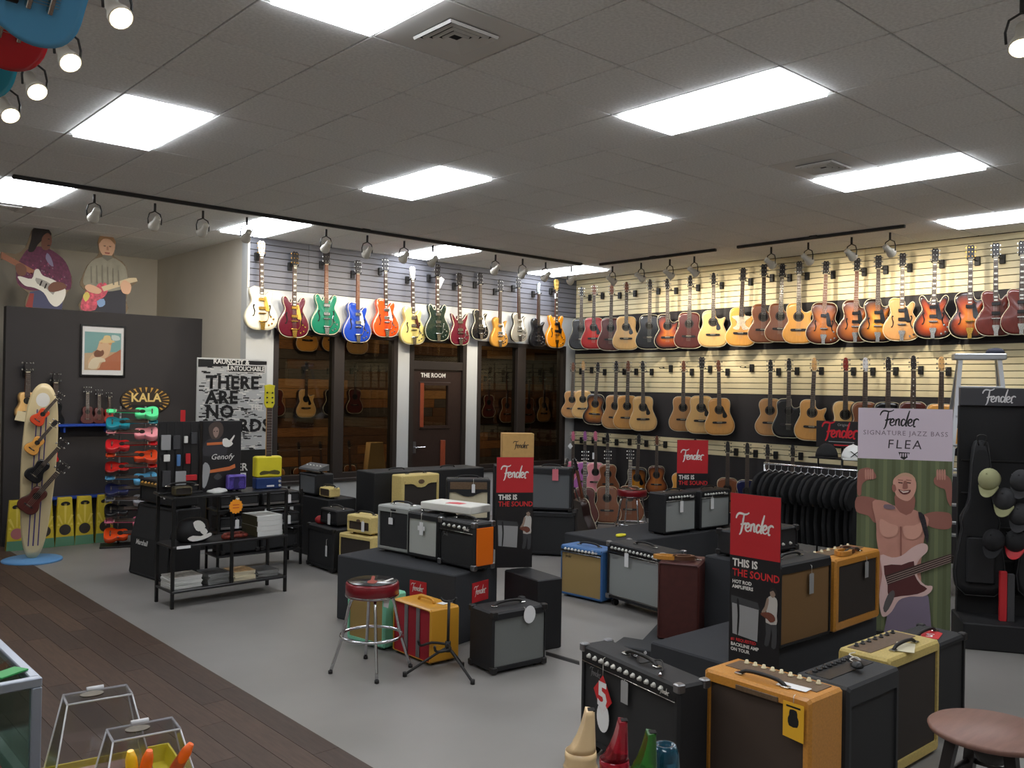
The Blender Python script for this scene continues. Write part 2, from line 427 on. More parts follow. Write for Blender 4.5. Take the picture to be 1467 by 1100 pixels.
M_txt_white = mat('white_print', (225,222,215), .6); M_txt_black = mat('black_print', (22,20,20), .6)
dh = MB().cyl((7.25,YA+.02,1.06),(7.25,YA-.045,1.06),.012).build('lever_handle', M_chrome, door)
MB().cbox(7.235, 7.39, YA-.06, YA-.042, 1.05, 1.072, .005).build('lever', M_chrome, dh)
MB().cbox(7.225, 7.275, YA+.012, YA+.02, .98, 1.14, .003).build('escutcheon', M_steel, dh)
text('THE ROOM', .085, M_txt_white, door, (7.56, YA+.019, 2.07), bold=.002)

# ---- room behind the glass
YI = 12.35; XI = 12.6
wall_inner = wall('wall_inner', M_black_wall, (XA0+.15, XI, YI, YI+.1, 0, 2.95))
wall('ceiling_inner', mat('inner_ceiling', (70,64,58), .9), (XA0+.15, XI, YA+.15, YI+.1, 2.95, 3.05))
wall('wall_inner_side', M_black_wall, (XI, XI+.12, YA+.15, YI, 0, 2.95))
WOOD = [mat('barnwood_tan', (176,128,76), .7, noise=.25, nscale=9, stretch=(1,8,14)), mat('barnwood_honey', (150,100,56), .7, noise=.3, nscale=9, stretch=(1,8,14)),
        mat('barnwood_brown', (104,72,48), .75, noise=.3, nscale=9, stretch=(1,8,14)), mat('barnwood_grey', (84,74,66), .8, noise=.3, nscale=9, stretch=(1,8,14))]
rng = random.Random(3)
z = .35; row = 0
while z < 2.9:
    h = .15; x = XA0+.15 - rng.random()*.6
    while x < XI:
        L = .7 + rng.random()*.7; a, b_ = max(x, XA0+.16), min(x+L, XI-.01)
        if b_-a > .06:
            zz = z + .075
            pal = [0,0,1,2] if zz > 2.42 or 1.7 < zz < 2.05 else ([1,2,2,3] if zz < 1.7 else [2,3,3,3])
            MB().cbox(a+.002, b_-.002, YI-.022-.008*rng.random(), YI-.0005, z+.003, z+h-.003, .003).build('plank', WOOD[rng.choice(pal)], wall_inner)
        x += L
    z += h; row += 1
t = thing('flush_lamp', 'dim round flush lamp on the ceiling of the wood-panelled room', 'lamp', (7.6, 11.4, 2.95))
MB().lathe([(.16,-.001),(.16,-.04),(.12,-.07),(.02,-.08)], 20).build('lamp_shade', mat('warm_shade', (255,214,160), .5, emit=2.0), t)
for lx in (6.2, 9.6):
    l = bpy.data.lights.new('warm_bulb', 'AREA'); l.energy = 24; l.color = (1,.80,.56); l.size = .5
    
    lt = thing('flush_lamp', f'square downlight in wood-panelled room near its {"door" if lx<8 else "slat wall side"}', 'lamp', (lx, 11.0, 2.95))
    MB().cbox(-.26,.26,-.26,.26,-.03,-.001,.005).build('lamp_frame', M_dark_frame, lt)
    lo = bpy.data.objects.new('bulb_light', l); COL.objects.link(lo); lo.parent = lt; lo.location = (0,0,-.035)

# ---- plank floor in the aisle
M_planks = [mat(f'walnut_plank_{k}', c, .55, noise=.22, nscale=6, stretch=(9,1,1), bump=.05, bscale=40) for k, c in enumerate(((74,55,44),(68,51,41),(80,60,47),(63,47,38)))]
XW = 2.46; pw = .152
restp = MB(); rng = random.Random(11)
k = 0
while XW - k*pw > -2.0:
    x1 = XW - k*pw; y = YF + rng.random()*1.2
    while y < YR-.05:
        L = 1.22; y1 = min(y+L, YR-.03)
        s0 = seen((x1-pw/2, y, 0)); s1 = seen((x1-pw/2, y1, 0)); vis = [s for s in (s0, s1) if s and -40 < s[0] < 1500 and s[1] < 1130]
        if vis: MB().box(x1-pw+.0015, x1-.0015, y+.001, y1-.001, 0, .006).build('floor_plank', M_planks[rng.randrange(4)], floor)
        else: restp.box(x1-pw+.0015, x1-.0015, y+.001, y1-.001, 0, .006)
        y += L
    k += 1
restp.build('floor_plank_rest', M_planks[0], floor, kind='stuff')

# ---- track lighting
M_track = mat('track_black', (40,38,37), .5); M_can = mat('can_white', (214,208,194), .3); M_bulb = mat('halogen_face', (255,240,205), .4, emit=6.0)
def track(p0, p1, label):
    t = thing('lighting_track', label, 'light track', p0, 0, 'ceiling lighting tracks')
    d = Vector(p1) - Vector(p0)
    MB().cbox(min(0,d.x)-.02, max(0,d.x)+.02, min(0,d.y)-.02, max(0,d.y)+.02, -.035, 0, .004).build('rail', M_track, t)
    MB().cbox(d.x/2-.05-.0, d.x/2+.05, d.y/2-.05, d.y/2+.05, -.02, 0.0, .004).build('feed_box', M_track, t)
me_can = cached('can', lambda: MB().lathe([(.018,.11),(.03,.10),(.032,.03),(.05,-.02),(.052,-.045)], 16))
me_face = cached('bulb_face', lambda: MB().lathe([(.046,-.046),(.044,-.04)], 16))
me_yoke = cached('yoke', lambda: MB().tube([(.06,0,0),(.064,0,.05),(.05,0,.1),(0,0,.125),(-.05,0,.1),(-.064,0,.05),(-.06,0,0)], .006, 6))
me_stem = cached('stem', lambda: MB().cyl((0,0,.12),(0,0,.2),.012, n=8))
def spot(p, aim, label, group, power=SPOT_W, size=1.5, sc=1.0):
    "a track head hanging at p (ceiling track point), its can aimed at AIM"
    p = Vector(p); t = thing('track_spotlight', label, 'spotlight', (p.x, p.y, p.z-.2*sc-.035), 0, group, sc)
    d = (Vector(aim) - (p - Vector((0,0,.23)))).normalized()
    yaw = math.atan2(d.y, d.x) - PI/2
    link('stem', me_stem, M_track, t); link('yoke', me_yoke, M_track, t, rot=(0,0,yaw))
    rot = Vector((0,0,-1)).rotation_difference(d).to_euler()
    c = link('can', me_can, M_can, t, rot=rot); link('bulb_face', me_face, M_bulb, c)
    l = bpy.data.lights.new('halogen', 'SPOT'); l.energy = power; l.color = (1.0, .89, .72); l.spot_size = size; l.spot_blend = .9; l.shadow_soft_size = .045
    lo = bpy.data.objects.new('halogen_light', l); COL.objects.link(lo); lo.parent = c; lo.location = (0,0,-.06)
YT, XT = 8.6, 9.2
track((1.9,YT,CEIL), (9.0,YT,CEIL), 'long black lighting track running parallel to the window wall')
track((XT,8.4,CEIL), (XT,6.5,CEIL), 'short black lighting track before the slat wall, towards the corner')
track((XT,6.15,CEIL), (XT,4.15,CEIL), 'short black lighting track before the slat wall, away from corner')
track((1.2,6.6,CEIL), (1.2,3.4,CEIL), 'black lighting track above the plank floor aisle')
uA = [135,222,291,354,468,527,580,621,711,750,783,820]
for k, u in enumerate(uA):
    p = ony(u, 300, YT); x = p.x
    if u < 330: aim = (x+.1, YP, 2.0)
    else: aim = (x+.25, YA, 2.75)
    spot((x, YT, CEIL-.03), aim, f'small track spotlight aimed at the end walls, {ordinal(k)} from the partition end', 'spotlights on the long track', power=SPOT_W*(.6 if u < 330 else 1))
for k, u in enumerate([878,919,960,995,1105,1158,1220,1275]):
    p = onx(u, 350, XT)
    spot((XT, p.y, CEIL-.03), (XB, p.y-.15, 2.85), f'small track spotlight aimed at the slat wall, {ordinal(k)} from the corner', 'spotlights before the slat wall')
for k, (u, v) in enumerate([(168,2),(97,48),(50,96),(12,134)]):
    y = 6.45 - k*.0; p = onx(u, v, 1.2)
    spot((1.2, p.y, CEIL-.03), (p.x+.35, p.y-1.6, 1.75), f'bright track spotlight over the plank aisle, {ordinal(3-k)} from the partition end', 'spotlights over the aisle', power=SPOT_W*.5)
track((4.7,1.36,CEIL), (3.4,1.36,CEIL), 'short black lighting track near the round wooden stool')
spot((4.12,1.36,CEIL-.03), (3.0,1.1,1.7), 'single bright track spotlight on the short track above the wooden stool', 'spotlights over the aisle', power=SPOT_W*.5)
# ================================================================ GUITARS
# local frame: base of the body at z = 0, front faces -y, treble side +x
def mirror(h): return h + [(-x, z) for x, z in h[::-1] if abs(x) > 1e-6]
def sides(r, l): return r + [(-x, z) for x, z in l[::-1] if abs(x) > 1e-6]
DR = [(0,0),(.10,.003),(.168,.035),(.199,.10),(.196,.165),(.168,.235),(.141,.30),(.138,.35),(.146,.41),(.137,.465),(.10,.497),(.045,.503),(0,.504)]
DRC = DR[:7] + [(.143,.33),(.160,.375),(.163,.405),(.145,.405),(.10,.385),(.06,.392),(.034,.43),(.030,.497),(0,.504)]
OM = [(0,0),(.09,.003),(.155,.035),(.189,.10),(.182,.165),(.145,.235),(.121,.285),(.128,.34),(.142,.40),(.13,.455),(.09,.487),(.04,.493),(0,.494)]
AR = [(0,0),(.10,.004),(.175,.04),(.213,.115),(.205,.19),(.165,.26),(.134,.315),(.138,.37),(.155,.43),(.145,.485),(.105,.52),(.045,.527),(0,.528)]
ARC = AR[:7] + [(.133,.36),(.150,.405),(.168,.44),(.166,.462),(.135,.455),(.09,.43),(.055,.44),(.035,.48),(.03,.52),(0,.528)]
GS = [(0,0),(.10,.004),(.170,.04),(.205,.115),(.196,.19),(.155,.265),(.122,.32),(.126,.375),(.143,.43),(.134,.485),(.095,.51),(.045,.505),(0,.50)]
GSC = GS[:7] + [(.118,.35),(.135,.40),(.140,.44),(.118,.462),(.090,.445),(.062,.41),(.036,.415),(.030,.46),(0,.50)]
GDC = GS[:7] + [(.122,.36),(.146,.42),(.150,.47),(.125,.495),(.095,.475),(.066,.43),(.038,.425),(.030,.46),(0,.47)]
LP = [(0,0),(.085,.003),(.142,.035),(.164,.095),(.155,.16),(.122,.225),(.102,.27),(.110,.325),(.124,.375),(.112,.42),(.07,.44),(.03,.432),(0,.43)]
LPC = LP[:7] + [(.104,.31),(.122,.355),(.138,.385),(.125,.395),(.09,.365),(.058,.345),(.034,.355),(.028,.40),(0,.43)]
SGN = LP[:7] + [(.108,.31),(.130,.365),(.140,.42),(.12,.415),(.085,.37),(.05,.34),(.032,.35),(.028,.39),(0,.40)]
UK = [(0,0),(.045,.002),(.076,.018),(.090,.052),(.084,.088),(.064,.122),(.057,.148),(.063,.18),(.065,.208),(.05,.235),(.02,.243),(0,.243)]
SHAPES = {  # outline, depth, neck joint z, nut z, head length, neck half-width, hole z
 'dread': (mirror(DR), .115, .50, .86, .17, .023, .345), 'dreadcut': (sides(DRC, DR), .115, .50, .86, .17, .023, .345),
 'folk': (mirror(OM), .105, .49, .85, .17, .023, .335), 'folkcut': (sides(DRC, OM[:7]+DR[7:]), .105, .49, .85, .17, .023, .335),
 'arch': (mirror(AR), .09, .52, .89, .17, .022, .3), 'archcut': (sides(ARC, AR), .09, .52, .89, .17, .022, .3),
 'single': (sides(GSC, GS), .07, .49, .88, .18, .0215, .3), 'double': (mirror(GDC), .055, .46, .87, .18, .0215, .3),
 'solid': (sides(LPC, LP), .05, .42, .82, .17, .0215, .25), 'soliddouble': (mirror(SGN), .05, .39, .80, .17, .0215, .25),
 'uke': (mirror(UK), .062, .24, .425, .11, .0175, .165),
}
SMO = {k: smooth2(v[0], 3) for k, v in SHAPES.items()}
def me_body(k):
    def f():
        o = SMO[k]; d = SHAPES[k][1]; return MB().plate(o, 0, d, .006)
    return cached(('body', k), f)
def me_top(k):
    key = ('top', k)
    if key in _cache: return _cache[key]
    o = SMO[k]; d = SHAPES[k]; zc = .42*max(z for x, z in o); n = len(o)
    ks = (.985, .88, .7, .45, .2); dome = {'arch':.012,'archcut':.012,'single':.008,'double':.006,'solid':.004}.get(k, .0)
    rr = [[(x*q, -.002-dome*(1-q), zc+(z-zc)*q) for x, z in o] for q in ks]
    rr.insert(0, [(x*.985, .0065, zc+(z-zc)*.985) for x, z in o]); b = MB()
    vs_ = [p for r in rr for p in r]; fs = []
    for i in range(len(rr)-1):
        for j in range(n):
            k2 = (j+1) % n; fs.append((i*n+j, i*n+k2, (i+1)*n+k2, (i+1)*n+j))
    b.add(vs_, fs, True); b.f.append(tuple((len(rr)-1)*n+j for j in range(n))); b.sm.append(True)
    me = b.mesh('top'); at = me.attributes.new('rim', 'FLOAT', 'POINT')
    at.data.foreach_set('value', [v for q in (1.0,)+ks for v in [q]*n])
    _cache[key] = me; return me
def me_bind(k): return cached(('binding', k), lambda: MB().tube([(x*.992, .001, z) for x, z in SMO[k]], .0042, 4, closed=True))
def me_neck(k):
    def f():
        _, d, zj, zn, hl, nw, zh = SHAPES[k]; y = -.004
        r = lambda z, w, dd: [(-w,y,z),(w,y,z),(w,y+dd*.6,z),(w*.5,y+dd,z),(-w*.5,y+dd,z),(-w,y+dd*.6,z)]
        return MB().rings([r(zj-.02, nw*1.2, .03), r(zj+.04, nw*1.15, .026), r(zn, nw*.95, .02)], True, True)
    return cached(('neck', k), f)
def me_board(k):
    def f():
        _, d, zj, zn, hl, nw, zh = SHAPES[k]; z0 = zh+.052 if k in ('dread','dreadcut','folk','folkcut') else (zj-.07 if k != 'uke' else zh+.03)
        r = lambda y, w0, w1: [(-w0,y,z0),(w0,y,z0),(w1,y,zn),(-w1,y,zn)]
        return MB().rings([r(-.003, nw*1.25, nw), r(-.012, nw*1.22, nw*.97)])
    return cached(('fretboard', k), f)
HEADS = {'fender': [(-.018,0),(.018,0),(.03,.03),(.028,.09),(.02,.15),(.0,.165),(-.02,.16),(-.03,.12),(-.03,.05)],
 'paddle': [(-.02,0),(.02,0),(.034,.03),(.036,.14),(.026,.165),(.0,.158),(-.026,.165),(-.036,.14),(-.034,.03)],
 'gretsch': [(-.02,0),(.02,0),(.036,.035),(.044,.11),(.046,.155),(.022,.18),(0,.172),(-.022,.18),(-.046,.155),(-.044,.11),(-.036,.035)],
 'strat': [(-.02,0),(.018,0),(.02,.03),(.012,.06),(.018,.12),(.028,.15),(.012,.175),(-.015,.165),(-.034,.10),(-.036,.04)],
 'uke': [(-.016,0),(.016,0),(.028,.02),(.03,.08),(.018,.1),(0,.096),(-.018,.1),(-.03,.08),(-.028,.02)],
 'slot': [(-.022,0),(.022,0),(.034,.025),(.034,.15),(.016,.175),(0,.165),(-.016,.175),(-.034,.15),(-.034,.025)]}
def me_head(h): return cached(('headstock', h), lambda: MB().plate(HEADS[h], -.008, .008, .002))
def me_tuners(h):
    def f():
        b = MB(); n = 2 if h == 'uke' else 3; zt = max(z for x, z in HEADS[h])
        for s in (-1, 1):
            for i in range(n if h != 'strat' else 6):
                if h == 'strat' and s > 0: break
                z = zt*(.22+.6*i/max(1, (n if h != 'strat' else 6)-1)); x = s*.03
                b.cyl((x*.55,-.009,z),(x*.55,-.02,z),.0055, n=6); b.cyl((x,.002,z),(x*1.4,.002,z),.0025, n=5)
                b.cbox(min(x*1.3,x*1.75), max(x*1.3,x*1.75), -.003, .007, z-.009, z+.009, .002)
        return b
    return cached(('tuning_machines', h), f)
def me_strings(k):
    def f():
        _, d, zj, zn, hl, nw, zh = SHAPES[k]; b = MB(); zb = .10*zj/.5 if k != 'uke' else .055; n = 4 if k == 'uke' else 6
        for i in range(n):
            x = (i-(n-1)/2)/(n-1)*2; b.box(x*nw*1.05-.0006, x*nw*1.05+.0006, -.0165, -.0155, zb, zn+.02)
        return b
    return cached(('strings', k), f)
def me_frets(k):
    def f():
        _, d, zj, zn, hl, nw, zh = SHAPES[k]; b = MB(); sc = zn-(.10 if k != 'uke' else .05)
        for i in range(1, 15 if k == 'uke' else 19):
            z = zn - sc*(1-2**(-i/12)); w = nw*(1+.2*(zn-z)/(zn-zj+.01))
            b.box(-w, w, -.0135, -.0118, z-.0009, z+.0009)
        return b
    return cached(('frets', k), f)
def me_inlays(k, big):
    def f():
        _, d, zj, zn, hl, nw, zh = SHAPES[k]; b = MB(); sc = zn-.10
        for i in (1,3,5,7,9,12,15,17) if big else (3,5,7,9,12,15):
            z = zn - sc*(1-2**(-(i-.5)/12)); w = nw*(.8 if big else .28); h = .008 if big else .006
            b.box(-w, w, -.0131, -.0119, z-h, z+h)
        return b
    return cached(('inlays', k, big), f)
def disc(r, y0, y1, n=20): return MB().plate(circ(r, n), y0, y1)
me_hole = cached('soundhole', lambda: disc(.05, -.0035, .004))
me_rose = cached('rosette', lambda: MB().rings([[(r*math.cos(2*PI*k/24), y, r*math.sin(2*PI*k/24)) for k in range(24)] for r, y in ((.064,-.002),(.064,-.0038),(.051,-.0038),(.051,-.002))], False, False))
me_bridge = cached('bridge', lambda: MB().plate(smooth2([(-.09,-.012),(-.04,-.016),(.04,-.016),(.09,-.012),(.09,.012),(.04,.014),(-.04,.014),(-.09,.012)], 2), -.012, .004, .003))
me_saddle = cached('saddle', lambda: MB().box(-.036,.036,-.0165,-.011,.002,.006))
me_guard = cached('pickguard', lambda: MB().plate(smooth2([(.02,.055),(.052,.035),(.07,-.01),(.105,-.085),(.075,-.115),(.045,-.10),(.045,-.05),(.052,-.02)], 3), -.0042, .002))
me_guard_round = cached('wide_pickguard', lambda: MB().plate(smooth2([(-.12,.05),(-.06,-.0),(-.055,-.06),(-.10,-.10),(-.03,-.12),(.0,-.065),(.03,-.12),(.11,-.10),(.06,-.06),(.06,0),(.12,.05),(.02,.068),(-.02,.068)], 3), -.0042, .002))
me_guard_el = cached('raised_pickguard', lambda: MB().plate(smooth2([(.024,.0),(.05,.01),(.068,-.05),(.09,-.15),(.07,-.165),(.036,-.15),(.026,-.07)], 3), -.02, -.016))
me_pick = cached('pickup', lambda: MB().cbox(-.042,.042,-.022,.004,-.018,.018,.003))
me_fh = cached('f_hole', lambda: MB().plate(smooth2([(.0,.075),(.012,.07),(.014,.055),(.004,.06),(.006,.03),(.018,0),(.014,-.03),(.004,-.062),(-.012,-.068),(-.014,-.055),(-.004,-.054),(.004,-.03),(.004,0),(-.006,.03),(-.008,.06)], 2), -.0115, .002))
me_tail = cached('vibrato_tailpiece', lambda: MB().rings([[(x*w_, y, z) for x, y in ((-1,-.03),(1,-.03),(1,-.024),(-1,-.024))] for w_, z in ((.022,-.004),(.028,.05),(.034,.085))]))
me_roller = cached('vibrato_bar', lambda: MB().cyl((-.05,-.03,.095),(.05,-.03,.095),.009, n=8))
me_arm = cached('vibrato_arm', lambda: MB().tube(smooth2([(.045,-.034,.095),(.06,-.045,.13),(.06,-.05,.19),(.075,-.048,.24)], 3, False), .0045, 5))
me_trap = cached('trapeze_tailpiece', lambda: MB().rings([[(x*w_, y, z) for x, y in ((-1,-.022),(1,-.022),(1,-.017),(-1,-.017))] for w_, z in ((.02,0),(.02,.05),(.036,.10),(.036,.12))]))
me_elbr = cached('tune_bridge', lambda: MB().cbox(-.045,.045,-.026,.0,-.007,.007,.002))
def me_knobs(k):
    def f():
        b = MB(); w_ = max(x for x, z in SMO[k])
        for x, z in ((w_*.62,.075),(w_*.72,.13),(w_*.42,.055),(w_*.55,.155)): b.cyl((x,.0,z),(x,-.018,z),.0115,.010, n=8)
        return b
    return cached(('control_knobs', k), f)
M_rosew = mat('rosewood', (66,50,44), .5, noise=.25, nscale=25, stretch=(10,10,1)); M_maple = mat('maple_neck', (196,152,96), .4, noise=.1, nscale=14, stretch=(8,8,1))
M_mahn = mat('mahogany_neck', (112,66,44), .45, noise=.15, nscale=16, stretch=(8,8,1)); M_ebony = mat('ebony', (34,30,30), .4)
M_ivory = mat('ivory_binding', (226,216,186), .4); M_pearl = mat('pearl_inlay', (228,226,216), .3); M_nickel = mat('nickel', (190,188,182), .22, 1.0); M_gold = mat('gold_plate', (206,162,78), .25, 1.0)
M_blackp = mat('black_gloss', (18,17,18), .2, coat=.5); M_hole = mat('hole_dark', (16,12,10), .9); M_goldguard = mat('gold_guard', (216,164,70), .3, coat=.3); M_silverguard = mat('silver_guard', (214,214,206), .3)
M_tort = mat('tortoise_guard', (66,30,22), .3, noise=.5, nscale=40); M_string = mat('string_steel', (170,165,150), .3, 1.0); M_floral = mat('floral_guard', (226,206,180), .35, noise=.25, nscale=60)
def lac(name, rgb, **k): return mat(name, rgb, .22, coat=.6, **k)
TOPS = {
 'natural': mat('spruce_natural', (224,178,112), .28, noise=.07, nscale=9, stretch=(14,1,1), coat=.4), 'amber': mat('spruce_amber', (206,148,78), .3, noise=.08, nscale=9, stretch=(14,1,1), coat=.4),
 'tan': mat('spruce_tan', (190,138,84), .32, noise=.09, nscale=9, stretch=(14,1,1), coat=.3), 'honey': mat('spruce_honey', (222,158,74), .26, noise=.08, nscale=9, stretch=(14,1,1), coat=.5),
 'brown': mat('cedar_brown', (124,74,46), .32, noise=.12, nscale=9, stretch=(14,1,1), coat=.3), 'mahog': mat('mahogany_top', (84,36,30), .28, noise=.22, nscale=12, stretch=(16,1,1), coat=.4),
 'black': lac('black_lacquer', (20,20,23)), 'red': burst_mat('cherry_fade', (196,38,30), (140,18,18)), 'sun': burst_mat('sunburst', (214,124,44), (30,14,12), (150,58,24)),
 'tobacco': burst_mat('tobacco_burst', (218,156,52), (24,14,12), (150,84,26)), 'browny': burst_mat('brown_burst', (186,112,48), (70,34,22), (150,84,38)), 'darksun': burst_mat('vintage_burst', (206,140,40), (20,14,12), (150,86,24)),
 'white': lac('white_lacquer', (236,228,204)), 'burgundy': lac('burgundy_lacquer', (88,20,34)), 'green': lac('green_lacquer', (24,110,84)), 'blue': lac('blue_lacquer', (28,62,160)), 'orange': lac('orange_lacquer', (230,78,26)),
 'cream': lac('cream_lacquer', (214,196,118)), 'forest': lac('forest_lacquer', (24,42,34)), 'wine': lac('wine_lacquer', (92,22,38)), 'gold': mat('gold_top', (196,142,62), .32, .35, coat=.4), 'silver': mat('silver_top', (158,154,144), .35, .45, noise=.12, nscale=160, coat=.4),
 'yellowamber': lac('amber_lacquer', (232,144,24)), 'oxblood': mat('oxblood_top', (92,36,28), .25, noise=.15, nscale=9, stretch=(14,1,1), coat=.5),
 'pink': lac('pink_lacquer', (222,118,148)), 'lilac': lac('lilac_lacquer', (176,104,172)), 'floralred': mat('red_floral', (150,50,40), .35, noise=.6, nscale=50, coat=.3), 'navyd': lac('navy_lacquer', (30,34,72)),
 'skyblue': lac('sky_lacquer', (92,168,214)), 'crimson': lac('crimson_lacquer', (196,34,40)), 'teal': lac('teal_lacquer', (30,128,146)), 'mint': lac('mint_lacquer', (92,228,154)), 'grey': lac('grey_lacquer', (150,150,156)), 'tangerine': lac('tangerine_lacquer', (214,72,34)), 'rose': lac('rose_lacquer', (232,150,160)),
}
SIDES = {'natural': mat('side_mahogany', (118,66,42), .35, noise=.12, nscale=10, coat=.3), 'dark': mat('side_dark', (52,32,28), .35, coat=.3), 'black': M_blackp}
def guitar(k, top, label, loc, yaw, scale, head='fender', headm=None, side=None, neckm=None, board=None, guard='tear', bind=True, hw=None, inlay=None, group=None, name=None, bridge=True, bigsby=False, tilt=None, fholes=False, pickups=0, detail=True, lying=None):
    _, d, zj, zn, hl, nw, zh = SHAPES[k]
    ac = k in ('dread','dreadcut','folk','folkcut'); uk = k == 'uke'
    nm = name or ('acoustic_guitar' if ac else 'ukulele' if uk else 'electric_guitar')
    t = thing(nm, label, 'ukulele' if uk else 'guitar', loc, yaw, group, scale, tilt)
    tm = TOPS[top]; sm = side or (tm if not ac and 'burst' not in tm.name and 'fade' not in tm.name else SIDES['dark'])
    hm = headm or M_ebony; hwm = hw or M_nickel
    link('body', me_body(k), sm, t); tp = link('top', me_top(k), tm, t)
    if bind and not uk: link('binding', me_bind(k), M_ivory, t)
    nk = link('neck', me_neck(k), neckm or M_mahn, t)
    fb = link('fretboard', me_board(k), board or M_rosew, t)
    if detail: link('frets', me_frets(k), M_nickel, fb, kind='stuff')
    if inlay is not None: link('inlays', me_inlays(k, inlay), M_pearl, fb, kind='stuff')
    ho = link('headstock', me_head(head), hm, t, (0, -.002, zn))
    link('tuning_machines', me_tuners(head), hwm, ho, kind='stuff')
    MB_nut(k, fb)
    if detail: link('strings', me_strings(k), M_string, t, kind='stuff')
    if ac or uk:
        q = .62 if uk else 1.0
        link('soundhole', me_hole, M_hole, t, (0, 0, zh), scale=q)
        link('rosette', me_rose, M_ebony if not uk else tm, t, (0, 0, zh), scale=q)
        if bridge: br = link('bridge', me_bridge, M_ebony, t, (0, 0, .17 if not uk else .065), scale=.45 if uk else 1); link('saddle', me_saddle, M_ivory, br)
        if guard == 'tear' and not uk: link('pickguard', me_guard, M_blackp, t, (0, 0, zh))
        if guard == 'wide': link('pickguard', me_guard_round, M_floral, t, (0, 0, zh))
    else:
        so = k in ('solid','soliddouble'); dz = -.05 if so else 0.0
        dome = {'arch':.009,'archcut':.009,'single':.005,'double':.004,'solid':.003}.get(k, 0)
        for i in range(pickups): link('pickup', me_pick, hwm if bigsby else M_blackp, t, (0, -dome, (.36, .255, .31)[i] + dz))
        if fholes:
            for s in (-1, 1): link('f_hole', me_fh, M_hole, t, (s*.105, .0015-dome*.3, .225), scale=(s*-1, 1, 1))
        link('tune_bridge', me_elbr, hwm, t, (0, -dome, .195 + dz*.7))
        if bigsby:
            tl = link('vibrato_tailpiece', me_tail, hwm, t, (0, 0, .0), scale=(1,1,.9 if so else 1)); link('vibrato_bar', me_roller, hwm, tl); link('vibrato_arm', me_arm, hwm, tl)
        elif not so: link('trapeze_tailpiece', me_trap, hwm, t)
        else: link('stop_bar', me_elbr, hwm, t, (0, -dome, .10))
        link('control_knobs', me_knobs(k), hwm, t, kind='stuff')
        if guard in ('gold','silver','black','tort'): link('pickguard', me_guard_el, {'gold':M_goldguard,'silver':M_silverguard,'black':M_blackp,'tort':M_tort}[guard], t, (0, 0, (.385 if not so else .345)))
    return t
def MB_nut(k, parent):
    zn, nw = SHAPES[k][3], SHAPES[k][5]
    link('nut', cached(('nut', k), lambda: MB().box(-nw, nw, -.0145, -.004, zn-.003, zn+.003)), M_ivory, parent)

M_hang = mat('hanger_black', (26,25,25), .5)
me_hblock = cached('hanger_block', lambda: MB().cbox(-.028,.028,-.035,0,-.05,.05,.004))
me_hyoke = cached('hanger_yoke', lambda: MB().tube(smooth2([(-.035,-.05,.012),(-.038,-.02,0),(-.022,.012,0),(0,.02,0),(.022,.012,0),(.038,-.02,0),(.035,-.05,.012)], 3, False), .0065, 6))
def hanger(pos, wall_yaw, reach, yoke_yaw, label, group):
    "block on the slats at pos, arm of length reach, yoke turned with the guitar"
    t = thing('guitar_hanger', label, 'hanger', pos, wall_yaw, group)
    link('hanger_block', me_hblock, M_hang, t)
    MB().cyl((0,-.03,0),(0,-reach+.018,0),.0055, n=6).build('arm', M_hang, t)
    link('yoke', me_hyoke, M_hang, t, (0,-reach,0), (0,0,yoke_yaw-wall_yaw))
def wall_guitar(wallk, u_body, u_head, vt, vb, k, top, desc, turn=0.0, off=None, sc=None, hgroup='', **kw):
    "hang a guitar: measured head top and body base on the plane in front of the wall"
    zn, hl = SHAPES[k][3], SHAPES[k][4]; L = zn + max(z for x, z in HEADS[kw.get('head','fender')])
    if wallk == 'A':
        off = off or .14; pl = YA-.018-off; top_p = ony(u_head, vt, pl); bot = ony(u_body, vb, pl) if vb else None; wy = 0.0
    else:
        off = off or .21; pl = XB-.018-off; top_p = onx(u_head, vt, pl); bot = onx(u_body, vb, pl) if vb else None; wy = -PI/2
    s = sc or ((top_p.z - bot.z)/L)
    yaw = wy + turn
    base = Vector((top_p.x, top_p.y, top_p.z - L*s))
    lean = 0.0
    if bot is not None:
        h = Vector((math.cos(yaw), math.sin(yaw), 0)); dx = (top_p - bot).dot(Vector((1,0,0)) if wallk == 'A' else Vector((0,-1,0)))
        lean = math.atan2(dx, L*s); base = Vector((bot.x, bot.y, top_p.z - L*s))
    if abs(lean) < .012: lean = 0.0
    g = guitar(k, top, desc, base, yaw, s, tilt=Matrix.Rotation(yaw, 4, 'Z').to_3x3().__matmul__(Matrix.Rotation(lean, 3, 'Y')).to_euler(), **kw)
    zz = base.z + (zn+.004)*s
    px_ = base.x + math.sin(lean)*zn*s*math.cos(yaw); py_ = base.y + math.sin(lean)*zn*s*math.sin(yaw)
    if wallk == 'A': hanger((px_, YA-.018, zz), 0.0, off-.02*s, yaw, f'black wall hanger on grey slats holding {hgroup}', 'guitar hangers on the grey slats')
    else: hanger((XB-.018, py_, zz), -PI/2, off-.02*s, yaw, f'black wall hanger on cream slats holding {hgroup}', 'guitar hangers on the cream slats')
    return g

